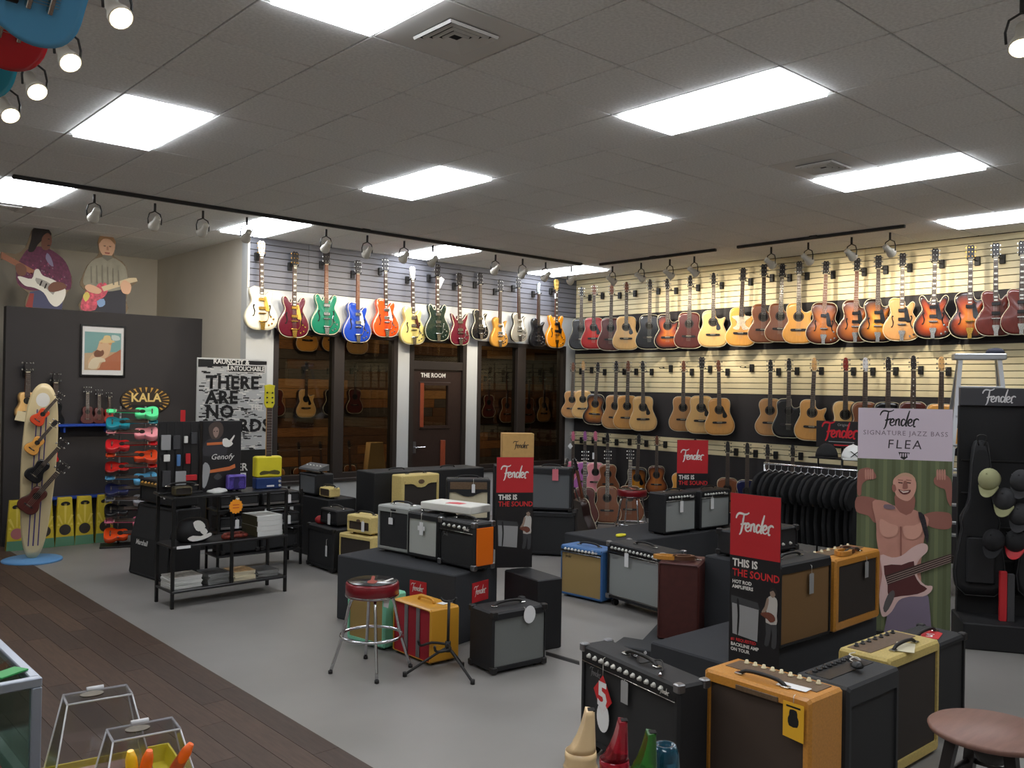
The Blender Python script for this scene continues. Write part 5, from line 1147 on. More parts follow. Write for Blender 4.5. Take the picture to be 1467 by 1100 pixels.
# on the table top: accessory rack, display carton, purple amp, paper
zt = .9405
rk = thing('accessory_rack', 'black wire accessory rack with packets on the metal table', 'rack', tt(-.375,.23,zt), rad(-4)); rh = over(tt(-.375,.23,0), 265, 604)-zt
MB().cbox(-.19,.17,.02,.035,.02,rh,.003).build('back_panel', M_smoke, rk); MB().cbox(-.20,.18,-.06,.10,0,.02,.004).build('base', M_smoke, rk)
for k in range(6): tubes(rk, 'grid_bar', M_metal, [(-.18+.068*k,.012,.03),(-.18+.068*k,.012,rh-.01)], .003, 4)
for k, (x, z_, w_, h_, mm) in enumerate([(-.13,.40,.08,.13,M_gp),(-.04,.40,.06,.12,M_gd),(.04,.42,.03,.06,M_txt_white),(.11,.43,.05,.10,M_gd),(-.12,.28,.05,.06,M_txt_white),(-.02,.26,.03,.10,mat('blue_pack',(80,120,170),.5)),(.06,.27,.04,.09,M_red),(-.12,.12,.07,.14,M_gd),(0,.12,.09,.12,M_gp),(.09,.12,.10,.05,M_red)]):
    z_ *= rh/.56
    pk = MB().cbox(x-w_/2,x+w_/2,-.012,.006,z_-h_/2,z_+h_/2,.003).build('packet', mm, rk)
t = thing('red_packet', 'small red upright packet standing on the accessory rack', 'packet', spin(rk,(.02,.028,rh)), rad(-12)); MB().cbox(-.02,.02,-.004,.004,0,.10,.001).build('packet', mat('red_packet',(190,30,34),.5), t)
dx0, dx1 = ony(290,650,7.62), ony(345,650,7.62)
dc = thing('display_carton', 'black display carton printed with a guitarist and white guitars', 'box', ((dx0.x+dx1.x)/2, 7.62, zt), rad(-4)); dw = (dx1.x-dx0.x)*.98; dhh = over((dc.location.x,7.62),316,603)-zt
MB().cbox(-dw/2,dw/2,0,.10,0,dhh,.003).build('carton', M_signb, dc)
P = Print(dc, (290,603), (345,605), (290,699), dw, dhh, 0)
M_hair = mat('dark_print', (62,62,64), .6); M_wood_p = mat('orange_print', (198,110,60), .6)
P.shape('printed_jacket', [(293,632),(302,627),(314,627),(322,632),(324,650),(292,650)], mat('jacket_print',(52,50,54),.7), 2)
P.shape('printed_hair', [(300,622),(298,612),(303,606),(309,604.5),(315,606),(319,613),(318,622),(312,628),(304,628)], mat('hair_print2',(78,66,60),.8), 3)
P.shape('printed_face', [(304.5,615),(308.5,611.5),(312.5,615),(312,622),(308.5,626.5),(305,622)], mat('face_print',(150,124,112),.6), 3)
for u in (306,310): P.shape('printed_eye', [(u-.8,617),(u+.8,617),(u+.8,618.2),(u-.8,618.2)], M_txt_black)
P.shape('printed_neck', [(296,632.5),(320,632.5),(320,636),(296,636)], M_wood_p)
P.shape('printed_guitar', [(318,629),(324,628),(328,631),(334,624),(335,626),(331,633),(333,636),(327,640),(319,638)], M_txt_white, 2)
P.shape('printed_neck', [(298,670),(328,667),(336,664),(337,669),(328,672),(298,674)], M_wood_p)
P.shape('printed_guitar', [(291,662),(297,660),(301,668),(300,676),(296,690),(291,692)], M_gp, 2)
text('Genofy', .07, M_txt_white, dc, (-.0,-.006,dhh*.49), shear=.3)
P.shape('printed_scribble', [(306,680),(312,675),(318,680),(312,684)], M_gd, 2)
px0 = tt(.08,.08,zt); pa = amp('tiny purple practice amplifier on the metal table', (px0.x,px0.y,zt), rad(-6), .165, .15, .08, mat('purple_vinyl',(96,78,164),.5), mat('purple_grille',(74,58,140),.7,noise=.3,nscale=60), (.012,.012,.012,.02), None, corners=False, handle=False)
P = Print(pa, (303,682), (328,682), (303,705), .165, .15, .008)
P.shape('printed_emblem', [(312,686),(317,685),(319,690),(317,695),(319,700),(312,700),(311,694)], mat('deep_purple',(40,32,88),.6), 3)
t = thing('paper_bundle', 'crumpled white paper bundle on the metal table', 'paper', tt(-.10,.10,zt), .3); b = MB().lathe([(.09,0),(.10,.012),(.085,.03),(.03,.038)], 14); b.v = [(x*(1+.15*math.sin(7*y*10)),y*.7,z+.006*math.sin(40*x)) for x,y,z in b.v]; b.build('paper', M_paper[0], t)
po = amp('small olive amplifier head lying at the table end', (tt(-.44,.0,zt).x, tt(-.44,.0,zt).y, zt), rad(-4), .15, .085, .10, mat('olive_vinyl',(70,62,38),.6), G_dark, (.012,.012,.012,.012), None, corners=False, feet=.008)
# cigar-box guitar: on the table end
cg = tt(.41,.16,zt); t = thing('cigar_box_guitar', 'yellow tin-box guitar with yellow headstock standing on the metal table', 'guitar', (cg.x, cg.y, zt), rad(-8)); kk = .0066
M_yel = mat('tin_yellow', (210,196,40), .4, noise=.08, nscale=8); M_navy = mat('tin_blue', (30,54,104), .4)
MB().cbox(-.12,.12,-.05,.06,0,.105,.008).build('tin_base', M_navy, t)
MB().cbox(-.122,.122,-.051,.061,.105,.30,.012).build('tin_body', M_yel, t)
for z_ in (.03,.07): MB().cyl((.10,-.05,z_),(.10,-.062,z_),.012, n=10).build('dial', M_knobw, t)
MB().cbox(-.02,.05,-.053,-.049,.02,.035,.001).build('name_strip', M_card, t)
MB().flat(smooth2([(-.08,.13),(0,.14),(.09,.13),(.10,.16),(.05,.175),(0,.165),(-.05,.17),(-.085,.155)],2), -.052).build('printed_banner', mat('tin_print',(70,64,24),.5), t)
zc = over(cg, 375, 584)-zt; zh_ = over(cg, 376, 552)-zt
MB().cbox(-.022,.022,-.03,0,.30,zc,.003).build('neck', M_maple, t); MB().cbox(-.024,.024,-.038,-.03,.30,zc,.001).build('fretboard', M_rosew, t)
fb_ = MB()
for k in range(16): fb_.box(-.023,.023,-.0395,-.038,.33+(zc-.34)*k/16,.332+(zc-.34)*k/16)
fb_.build('frets', M_nickel, t, kind='stuff')
MB().plate([(-.03,zc),(.03,zc),(.048,zc+.04),(.044,zh_-.03),(.05,zh_),(0,zh_+.012),(-.05,zh_),(-.044,zh_-.03),(-.048,zc+.04)], -.03,-.012,.002).build('headstock', M_yel, t)
for s in (-1,1):
    for k in range(3): MB().cyl((s*.025,-.03,zc+.05+.045*k),(s*.025,-.04,zc+.05+.045*k),.008, n=8).build('tuning_peg', M_knobb, t)

# ---- amp-head rack behind the table
rk2 = thing('shelf_rack', 'black metal rack holding amplifier heads behind the magazine table', 'rack', (4.20,8.50,0), rad(-2))
for x in (-.45,.45):
    for y in (0,.30): MB().cbox(x-.012,x+.012,y-.012,y+.012,0,.80,.002).build('leg', M_metal, rk2)
for z_ in (.16,.40,.62): MB().cbox(-.462,.462,-.015,.315,z_,z_+.018,.003).build('shelf', M_smoke, rk2)
for z_ in (.418,.638):
    for k, x in enumerate((-.22,.235)):
        q_ = spin(rk2, (x, .02, z_)); row_ = 'upper' if z_ > .5 else 'middle'
        h_ = amp(f'black amplifier head with silver strip, {"towards the partition" if k==0 else "towards the window"}, on {row_} rack shelf', q_, rad(-2), .42, .14, .22, M_tolex, G_black, (.012,.012,.045,.012), None, corners=False, feet=.01, handle=True, group='amplifier heads on the rack')
        MB().cbox(-.195,.195,-.003,.002,.018,.04,.001).build('silver_strip', M_steel, h_)
        hangtag(h_, .08 if k else -.03, .12, f'white price tag on {"window" if k else "partition"} side head of {row_} rack shelf', w=.04, h=.09, string=.01)
for k, x in enumerate((-.2,.22)):
    q_ = spin(rk2, (x,.03,.178)); amp(f'black amplifier head on the lowest rack shelf, {"partition" if k==0 else "window"} side', q_, rad(-2), .40, .19, .22, M_tolex, G_black, (.015,.015,.015,.015), None, corners='black', feet=.01, group='amplifier heads on the rack')

# ---- big word poster
wp0, wp1 = ony(283,511,9.62), ony(383,517,9.62); WW = (wp1.x-wp0.x); WH = 2.19
wp = thing('word_poster', 'tall black and white word-collage poster board near the window', 'poster', ((wp0.x+wp1.x)/2, 9.62, 0), 0)
MB().cbox(-WW/2,WW/2,0,.02,0,WH,.002).build('board', mat('poster_grey',(186,186,184),.6), wp)
rngp = random.Random(5); bw, bb, ww_ = MB(), MB(), MB()
for k in range(640):
    x, z_ = rngp.uniform(-WW/2+.02, WW/2-.09), rngp.uniform(.75, WH-.03); l_, h_ = rngp.uniform(.015,.08), rngp.uniform(.005,.017)
    (bb if rngp.random() < .58 else ww_).flat([(x,z_),(min(x+l_,WW/2-.01),z_),(min(x+l_,WW/2-.01),z_+h_),(x,z_+h_)], -.0006-.000002*k)
bb.build('small_black_words', M_txt_black, wp, kind='stuff'); ww_.build('small_white_words', M_txt_white, wp, kind='stuff')
P = Print(wp, (283,511), (383,517), (283,511+271), WW, WH, -.002)
P.shape('black_band', [(284,513),(382,519),(382,524),(284,524)], M_txt_black)
text('RAUNCHY &', .075, M_txt_white, wp, (P.m(330,519)[0],-.0075,P.m(330,518.5)[1]), bold=.002)
P.shape('black_box', [(325,521),(380,525),(380,536),(325,533)], M_txt_white); P.shape('black_box', [(326,522.5),(379,526),(379,535),(326,532)], M_txt_black)
text('UNTOUCHABLE', .072, M_txt_white, wp, ((P.m(352,529)[0]),-.0055,P.m(352,529)[1]), bold=.002, scale=(.85,1,1))
for s_, v_ in (('THERE',546),('ARE',567),('NO',587),('WORDS',607)):
    pz0 = P.m(295, v_); text(s_, .20, M_txt_black, wp, (pz0[0],-.0055,pz0[1]), 'LEFT', bold=.0075, space=1.1, scale=(1.0 if s_ != 'WORDS' else 1.0,1,1))
text('HEI', .09, M_txt_white, wp, (P.m(368,585)[0],-.006,P.m(368,585)[1]), bold=.003)
P.shape('dark_field', [(283,640),(383,646),(383,782),(283,776)], M_txt_black)
text('ER', .12, M_txt_white, wp, (P.m(348,668)[0],-.008,P.m(336,668)[1]), bold=.002); P.shape('white_strip', [(344,676),(354,677),(354,683),(344,682)], M_card)

# ---- partition: framed poster, oval sign, ledges
fx0, fx1 = ony(115,463,YP), ony(178,540,YP)
fp = thing('framed_poster', 'black framed poster of a figure on a beach on the charcoal partition', 'picture', ((fx0.x+fx1.x)/2, YP, min(fx1.z, ony(117,538,YP).z)), 0); FW = fx1.x-fx0.x; FH = fx0.z-ony(117,538,YP).z
MB().rings([[(x,0,z_) for x,z_ in r] for r in ([(-FW/2,0),(FW/2,0),(FW/2,FH),(-FW/2,FH)],)] + [[(-FW/2,-.03,0),(FW/2,-.03,0),(FW/2,-.03,FH),(-FW/2,-.03,FH)],[(-FW/2+.02,-.03,.02),(FW/2-.02,-.03,.02),(FW/2-.02,-.03,FH-.02),(-FW/2+.02,-.03,FH-.02)],[(-FW/2+.02,-.012,.02),(FW/2-.02,-.012,.02),(FW/2-.02,-.012,FH-.02),(-FW/2+.02,-.012,FH-.02)]], False, False).build('frame', M_blackp, fp)
MB().box(-FW/2+.02,FW/2-.02,-.012,-.001,.02,FH-.02).build('white_mat', M_card, fp)
P = Print(fp, (115,463), (178,465), (115,540), FW, FH, -.0122)
P.shape('printed_sky', [(121,474),(172,476),(172,508),(121,510)], mat('print_teal',(120,166,164),.5)); P.shape('printed_sand', [(121,506),(172,504),(172,532),(121,531)], mat('print_sand',(192,164,128),.5))
P.shape('printed_dune', [(138,531),(150,514),(172,500),(172,532)], mat('print_rust2',(176,104,70),.5), 0)
P.shape('printed_figure', [(128,528),(126,518),(132,508),(138,500),(142,488),(150,484),(157,490),(157,502),(152,512),(144,518),(142,528),(134,530)], mat('print_flesh',(214,176,138),.5), 3)
P.shape('printed_hair', [(143,492),(147,483),(155,482),(159,489),(157,494),(150,489)], mat('print_blond',(206,150,96),.5), 3); P.shape('printed_arm', [(132,505),(138,502),(148,505),(146,509),(136,510)], mat('print_flesh2',(190,150,116),.5), 2)
P.shape('printed_face', [(147,490),(151,487),(154,490),(153,496),(149,497)], mat('print_flesh',(214,176,138),.5), 2)
P.shape('printed_hat', [(140,489),(146,486),(148,480),(156,480),(158,486),(164,489),(152,491)], mat('print_straw',(222,196,140),.5), 2)
P.shape('printed_ukulele', [(134,506),(138,501),(143,503),(146,501),(148,505),(146,510),(140,512),(135,511)], mat('print_brown',(120,72,46),.5), 2)
P.shape('printed_legs', [(126,528),(130,516),(138,512),(148,514),(150,519),(142,520),(138,529)], mat('print_cream',(222,206,176),.5), 2)
P.shape('printed_cloud', [(158,479),(168,480),(170,486),(160,487)], mat('print_foam',(200,214,208),.5), 2)
MB().box(-FW/2+.021,FW/2-.021,-.0285,-.0270,.021,FH-.021).build('glazing', glass_mat('picture_glass',(250,250,250),.12), fp)
k0, k1 = ony(172,553,YP), ony(243,593,YP); KW = k1.x-k0.x; KH = k0.z-k1.z; kx = (k0.x+k1.x)/2; kz = (k0.z+k1.z)/2
ks = thing('oval_sign', 'dark oval sign with gold lettering on the charcoal partition', 'sign', (kx, YP, kz))
MB().plate(circ(KW/2, 32, 0, 0, KH/2), -.025, 0, .004).build('board', mat('sign_brown',(48,38,28),.5), ks)
for k in range(24):
    a = PI*2*k/24; MB().flat([(math.cos(a-.05)*KW*.47, math.sin(a-.05)*KH*.47),(math.cos(a+.05)*KW*.47, math.sin(a+.05)*KH*.47),(math.cos(a)*KW*.33, math.sin(a)*KH*.28)][::1], -.0262).build('gold_ray', mat('gold_paint',(190,146,66),.45), ks)
text('KALA', .15, mat('gold_pale',(214,186,116),.45), ks, (0,-.0275,.03), bold=.004); MB().flat([(-KW*.36,-.09),(KW*.36,-.09),(KW*.33,-.055),(-KW*.33,-.055)], -.027).build('dark_band', M_txt_black, ks)
M_ledge = mat('blue_ledge', (36,70,160), .35)
def ledge(u0, u1, v, label, dep=.17):
    a, b_ = ony(u0,v,YP-dep), ony(u1,v,YP-dep); t = thing('display_ledge', label, 'shelf', ((a.x+b_.x)/2, YP, a.z)); w_ = b_.x-a.x
    MB().cbox(-w_/2,w_/2,-dep,0,-.03,.0,.006).build('shelf_board', M_ledge, t)
    for s in (-1,1): MB().cbox(s*w_*.35-.012,s*w_*.35+.012,-dep*.8,0,-.10,-.03,.004).build('bracket', M_ledge, t)
    return t
l1 = ledge(80,169,608,'bright blue wall ledge under three dark ukuleles on partition'); l2 = ledge(66,172,714,'bright blue wall ledge low on the charcoal partition', .14)
for k, (u, tp) in enumerate(((125,'mahog'),(142,'mahog'),(157,'floralred'))):
    p = ony(u, 606, YP-.09); guitar('uke', tp, f'dark red ukulele standing on the blue ledge, {["at its free end","between the other two","beside the oval sign"][k]}', (p.x, YP-.10, l1.location.z+.001), .15*(k-1), over(p, u, 548+5*k-5)/.62 - l1.location.z/.62, head='uke', group='ukuleles on the blue ledge', tilt=(-.10,0,.15*(k-1)))
# yellow ukulele cartons on the floor
M_cy = mat('carton_yellow', (206,184,52), .55, noise=.06, nscale=10); M_cg = mat('carton_green', (92,140,112), .55); M_cs = mat('carton_sun', (226,206,96), .55)
for k, u in enumerate((24,64,93,121,150)):
    f0 = onz(u, 781-k*1.5); y_ = 11.02; x_ = ony(u, 770, y_).x
    t = thing('ukulele_carton', f'tapered yellow and green carton with round window, {ordinal(k)} from the partition free end', 'box', (x_, y_, 0), -.05, 'tapered yellow cartons along the partition')
    MB().plate([(-.104,0),(.104,0),(.068,.56),(-.068,.56)], 0, .10, .003).build('carton', M_cy, t)
    MB().flat([(-.103,.002),(.103,.002),(.096,.11),(-.096,.11)], -.0012).build('green_band', M_cg, t)
    for a in range(7):
        an = PI*(.1+.8*a/6); ca, sa = math.cos(an), math.sin(an); L_ = .30 if 1 < a < 5 else .13
        if abs(ca)*L_ > .075: L_ = .075/abs(ca)
        MB().flat([(ca*.075-sa*.006,.19+sa*.075+ca*.006),(ca*.075+sa*.006,.19+sa*.075-ca*.006),(ca*L_+sa*.014,.19+sa*L_-ca*.014),(ca*L_-sa*.014,.19+sa*L_+ca*.014)], -.0014).build('sun_ray', M_cs, t)
    MB().plate(circ(.062,20,0,.19), -.003, -.001).build('round_window', mat('window_rose',(178,110,110),.5) if k == 0 else mat('window_dark',(58,54,50),.4), t)
    MB().flat(smooth2([(-.04,.47),(.04,.47),(.045,.50),(0,.515),(-.045,.50)],2), -.0014).build('logo', M_txt_black, t)

# ---- surfboard display
sb0 = onz(46, 803); fc = math.atan2(-sb0.x, sb0.y)   # faces the camera
fyaw = math.atan2(-sb0.x, sb0.y)*-1 if False else math.atan2(sb0.x, sb0.y)*-1
sb = thing('surfboard_display', 'cream surfboard with purple stripes on a round blue base', 'surfboard', (sb0.x, sb0.y, 0), fyaw)
MB().lathe([(.29,0),(.29,.018),(.27,.026),(.01,.03)], 36).build('base', mat('base_blue',(96,150,200),.45), sb)
SBH = over(sb0, 62, 549)
half = [(0,.03),(.06,.06),(.11,.22),(.145,.55),(.165,.95),(.165,1.30),(.145,1.62),(.105,1.78),(.055,1.855),(0,SBH)]
so = smooth2(mirror(half), 3); xl = lambda z: .08*(z/SBH)
so2 = [(x+xl(z_), z_) for x, z_ in so]
MB().plate(so2, -.03, .03, .012).build('board', mat('board_cream',(206,188,146),.35,noise=.05,nscale=3,coat=.4), sb)
for dx, w_, mm in ((-.045,.012,'p'),(0,.014,'p'),(.045,.012,'p')):
    MB().flat([(dx-w_/2+xl(.12),.16),(dx+w_/2+xl(.12),.16),(dx+w_/2+xl(1.55),1.60),(dx-w_/2+xl(1.55),1.60)], -.0308).build('stripe', mat('stripe_purple',(74,60,112),.45), sb)
MB().flat([(x+xl(1.70), z_) for x, z_ in circ(.065,22,0,1.70,.075)], -.0308).build('round_logo', mat('logo_white',(214,212,206),.5), sb)
MB().cbox(-.06+.02,.10,-.02,.02,.36,.375,.003).build('cross_bar', M_steel, sb)
for k, (u, v, tp, sdm, s_, ds) in enumerate(((57,598,'tangerine',mat('side_green',(40,54,40),.35),.80,'orange-topped ukulele with dark green sides'),(49,639,'honey',SIDES['natural'],.82,'honey-topped ukulele'),(53,676,'black',SIDES['dark'],1.02,'dark brown ukulele with pale edge'),(46,718,'mahog',SIDES['dark'],1.2,'large mahogany ukulele with pale edge'))):
    # body centre measured on the board's face
    d = ray(u, v); n_ = Vector((math.sin(fyaw), -math.cos(fyaw), 0)); P0 = Vector((sb0.x, sb0.y, 0)) + n_*.12; tt_ = (P0 - O).dot(n_)/d.dot(n_); C = O + d*tt_
    R_ = Matrix.Rotation(fyaw, 3, 'Z') @ Matrix.Rotation(rad(38), 3, 'Y') @ Matrix.Rotation(0, 3, 'X'); off_ = R_ @ Vector((0,0,.11*s_))
    guitar('uke', tp, f'{ds} hung on the surfboard', C-off_, 0, s_, head='uke', side=sdm, group='ukuleles on the surfboard', tilt=R_.to_euler())
    hg = thing('display_hook', f'small steel hook on the surfboard holding the {ds.split(" ")[0]} ukulele', 'hook', C + R_ @ Vector((0,.06*s_,.20*s_)), fyaw, 'hooks on the surfboard')
    MB().cyl((0,-.03,0),(0,.04,0),.006, n=6).build('peg', M_steel, hg)
# ukuleles on the partition near the surfboard
for k, (u, vt, vb, tp, ds) in enumerate(((38,517,600,'natural','natural ukulele with long neck'),(78,533,612,'black','black ukulele'),(78,630,662,'crimson','short red ukulele'))):
    p1 = ony(u, vb, YP-.09); p0 = ony(u, vt, YP-.09); guitar('uke', tp, f'{ds} hung on the partition beside the surfboard', (p1.x, YP-.10, p1.z), .1, (p0.z-p1.z)/.525, head='uke', group='ukuleles hung on the partition')
    hanger((p1.x, YP, p1.z+(p0.z-p1.z)*.81), 0, .09, 0, f'black hanger on the partition holding the {ds}', 'hangers on the partition')
p = ony(29, 595, YP-.06); card('price_tag', 'cream tag hanging on the natural ukulele beside the surfboard', [(-.05,-.06),(.06,-.05),(.05,.06),(-.05,.05)], ony(30,596,YP-.115), 0, mat('cream_tag',(210,196,160),.6), .3)

# ---- ukulele tree
ur = Vector((3.60, 10.64, 0)); uy = -math.atan2(ur.x, ur.y)
ut = thing('ukulele_rack', 'two-post rack holding coloured ukuleles flat, beside the oval sign', 'rack', ur, uy)
MB().cbox(-.30,.32,-.14,.14,0,.02,.004).build('base', M_metal, ut)
for x in (-.11,.16): tubes(ut, 'post', M_steel, [(x,.07,.02),(x,.07,1.62)], .011)
UK_ = [(589,1,'mint','mint green'),(604,-1,'teal','teal'),(618,1,'rose','pale pink'),(635,-1,'crimson','crimson'),(651,1,'tangerine','tangerine'),(667,-1,'red','cherry red'),(683,1,'skyblue','sky blue'),(698,-1,'navyd','navy blue'),(713,1,'grey','pale grey'),(727,-1,'black','black'),(744,1,'pink','pink'),(761,-1,'orange','orange')]
for v, s, tp, ds in UK_:
    z_ = over(ur, 203, v); R_ = Matrix.Rotation(uy, 3, 'Z') @ Matrix.Rotation(rad(-52), 3, 'X') @ Matrix.Rotation(-s*PI/2, 3, 'Y')
    c = Vector((.02 + s*.28, 0, z_)); base = Vector((ur.x, ur.y, 0)) + Matrix.Rotation(uy, 3, 'Z') @ Vector((c.x, -.06, 0)); base.z = z_
    guitar('uke', tp, f'{ds} ukulele lying flat on the two-post rack', base, 0, 1.06, head='uke', headm=TOPS[tp], neckm=TOPS[tp], group='coloured ukuleles on the rack', tilt=R_.to_euler())
    for x in (-.11,.16): tubes(ut, 'peg', M_steel, [(x,.07,z_-.05),(x,-.10,z_-.05),(x,-.12,z_-.03)], .005, 6)

# ---- cardboard cut-out standees on top of the partition
def standee(label, u0, u1, v0, v1, y=YP+.06):
    a, b_ = ony(u0, v1, y), ony(u1, v0, y); t = thing('cutout_standee', label, 'standee', ((a.x+b_.x)/2, y, 2.7505), 0, 'cardboard cut-out standees')
    W_, H_ = b_.x-a.x, b_.z-2.75; P = Print(t, (u0,v0), (u1,v0), (u0,v1), W_, H_, 0); return t, P
def board(t, P, pts, sm=3):
    Q = smooth2([P.m(*p) for p in pts], sm); a = sum(Q[i][0]*Q[(i+1)%len(Q)][1] - Q[(i+1)%len(Q)][0]*Q[i][1] for i in range(len(Q)))
    if a < 0: Q = Q[::-1]
    MB().plate(Q, 0, .012).build('cutout_board', mat('board_brown',(120,104,84),.8), t)
t, P = standee('cardboard cut-out of a person in purple jacket playing a white guitar', 0, 106, 330, 444)
board(t, P, [(36,443),(40,424),(24,414),(22,396),(20,378),(0,382),(0,371),(20,372),(34,362),(40,345),(46,333),(62,331),(72,338),(72,352),(70,360),(80,366),(94,378),(104,396),(103,412),(94,424),(90,440),(88,444)], 2)
M_pj = mat('jacket_purple', (92,34,66), .6, noise=.35, nscale=30); M_sk = mat('skin_brown', (112,70,54), .6); M_sk2 = mat('skin_pale', (214,170,140), .6); M_hr = mat('hair_black', (34,26,26), .7); M_gw = mat('guitar_white', (216,212,202), .5); M_jean = mat('denim_print', (64,66,96), .6)
P.shape('printed_trousers', [(38,443),(42,422),(60,418),(92,420),(90,444)], M_jean); P.shape('printed_sash', [(36,443),(42,424),(48,424),(46,444)], mat('print_red',(140,50,44),.6))
P.shape('printed_jacket', [(24,412),(22,390),(30,374),(40,362),(60,358),(78,364),(94,376),(103,396),(102,414),(92,414),(84,410),(60,418),(40,420)], M_pj, 3)
P.shape('printed_lapel', [(66,366),(72,372),(76,384),(70,382),(64,374)], mat('lapel_grey',(130,120,150),.6), 2)
P.shape('printed_hair', [(38,366),(42,350),(44,336),(54,331),(66,332),(72,340),(66,344),(60,348),(52,356),(46,366)], M_hr, 3); P.shape('printed_face', [(58,346),(66,338),(72,344),(72,354),(66,362),(58,360)], M_sk, 3)
P.shape('printed_eye', [(66.5,346),(69.5,346),(69.5,347.2),(66.5,347.2)], M_hr); P.shape('printed_mouth', [(66,355),(70,354.5),(70,356),(66,356.6)], M_hr)
P.shape('printed_guitar_neck', [(0,371),(0,380),(30,392),(44,398),(48,392),(30,384)], mat('neck_print',(150,96,70),.6))
P.shape('printed_guitar', [(24,404),(28,402),(44,404),(48,392),(54,390),(60,398),(74,402),(86,408),(95,416),(92,430),(82,440),(72,436),(62,422),(48,416),(34,414)], M_gw, 3); P.shape('printed_pickguard', [(50,402),(66,406),(78,414),(76,424),(66,416),(52,410)], mat('guard_print',(150,146,140),.5), 2)
for k in range(46):
    rr_ = random.Random(k); u, v = rr_.uniform(30,98), rr_.uniform(368,410)
    if 372+abs(u-64)*.35 < v: P.n = 8; P.shape('printed_fleck', [(u,v),(u+1.6,v-.4),(u+2.2,v+1.6),(u+.4,v+2)], (mat('fleck_a',(150,60,96),.6), mat('fleck_b',(54,24,48),.6), mat('fleck_c',(120,90,110),.6))[k%3])
P.n = 14
for k in range(3): P.shape('printed_pickup', [(58+7*k,405+3.4*k),(60+7*k,405.8+3.4*k),(57+7*k,413+3.4*k),(55+7*k,412.2+3.4*k)], M_hr)
P.shape('printed_hand', [(20,388),(28,384),(36,390),(34,400),(24,400)], M_sk, 3); P.shape('printed_hand', [(68,414),(76,406),(90,406),(96,412),(84,418),(72,420)], M_sk, 3)
t, P = standee('cardboard cut-out of a person in grey shirt playing a colourful guitar', 114, 198, 341, 449)
board(t, P, [(115,448),(118,432),(122,422),(114,414),(116,404),(124,386),(134,376),(140,368),(138,354),(142,344),(152,341),(162,346),(164,358),(162,370),(174,376),(182,386),(184,402),(196,397),(198,403),(186,412),(184,420),(181,430),(181,449)], 2)
P.shape('printed_trousers', [(116,448),(128,420),(150,414),(181,412),(181,449)], mat('trouser_print',(44,44,54),.6)); P.shape('printed_shirt', [(118,410),(124,388),(136,376),(158,372),(176,380),(182,392),(180,412),(150,420),(128,416)], mat('shirt_print',(142,138,122),.6,noise=.15,nscale=8), 3)
P.shape('printed_face', [(140,352),(146,344),(156,344),(163,352),(162,364),(156,372),(148,372),(141,364)], M_sk2, 3); P.shape('printed_hair', [(139,356),(140,346),(148,341),(158,342),(164,350),(163,354),(156,348),(146,348)], mat('hair_sand',(150,116,84),.7), 3)
for u in (148,156): P.shape('printed_eye', [(u-1.5,357),(u+1.5,357),(u+1.5,358),(u-1.5,358)], M_hr)
P.shape('printed_mouth', [(148,366),(156,366),(155,368),(149,368)], mat('lip_print',(160,90,80),.6))
P.shape('printed_guitar', [(116,447),(118,430),(124,420),(134,418),(140,410),(150,408),(154,416),(150,426),(140,434),(136,446)], mat('guitar_pink',(190,70,90),.5,noise=.5,nscale=22), 3); P.shape('printed_patch', [(118,428),(124,422),(128,428),(122,436)], mat('patch_yellow',(206,186,90),.5), 2); P.shape('printed_patch', [(138,434),(148,430),(150,438),(142,442)], mat('patch_blue',(120,150,190),.5), 2)
P.shape('printed_guitar_neck', [(144,414),(186,398),(196,397),(198,402),(188,405),(148,420)], mat('neck_pale',(206,186,150),.5)); P.shape('printed_nose', [(151,358),(153,358),(154,363),(150.5,363)], mat('skin_shadow',(186,136,110),.6))
for k in range(6): P.shape('printed_shirt_fold', [(128+8*k,384+1.5*abs(k-2)),(129.4+8*k,384+1.5*abs(k-2)),(131+8*k,410),(129+8*k,410)], mat('shirt_fold',(118,114,102),.6))
P.shape('printed_collar', [(144,373),(152,378),(160,373),(158,370),(146,370)], mat('shirt_fold'))
P.shape('printed_hand', [(172,410),(178,402),(188,408),(186,420),(176,420)], M_sk2, 3); P.shape('printed_hand', [(120,416),(128,412),(144,418),(140,424),(126,422)], M_sk2, 3)
# ================================================================ BANNER, LADDER, CLOTHES, RACK, FLOOR GUITARS
# ---- life-size banner
B0, B1_ = onz(1225,905), onz(1361,918); bm = (B0+B1_)/2; BW = (B1_-B0).length; by = math.atan2((B1_-B0).y, (B1_-B0).x); BH = over(bm, 1292, 585)
bn = thing('photo_banner', 'tall upright banner with pale header and photo of a shirtless bassist', 'banner', (bm.x, bm.y, 0), by)
MB().cbox(-BW/2,BW/2,0,.012,0,BH,.002).build('board', mat('banner_board',(96,104,74),.6), bn)
MB().cbox(-BW/2,BW/2,-.02,.16,0,.03,.004).build('base', M_metal, bn); MB().cbox(-.015,.015,.012,.03,.03,BH*.8,.003).build('back_strut', M_metal, bn)
P = Print(bn, (1223,583), (1362,588), (1223,905), BW, BH, 0)
gA, gB = mat('corrugated_olive',(112,120,84),.6), mat('corrugated_dark',(86,94,64),.6)
z_h = P.m(1292,658)[1]
for k in range(11):
    x0 = -BW/2 + BW*k/11; MB().flat([(x0+.004,.002),(x0+BW/22,.002),(x0+BW/22,z_h),(x0+.004,z_h)], -.0004).build('printed_corrugation', gA if k % 2 else gB, bn)
MB().flat([(-BW/2+.001,z_h),(BW/2-.001,z_h),(BW/2-.001,BH-.001),(-BW/2+.001,BH-.001)], -.0008).build('header_field', mat('header_lilac',(206,192,204),.55), bn)
s0 = P.m(1254,612); script(BW*.44, M_txt_black, bn, (s0[0]+.01, -.0014, s0[1]-.012), wt=.019)
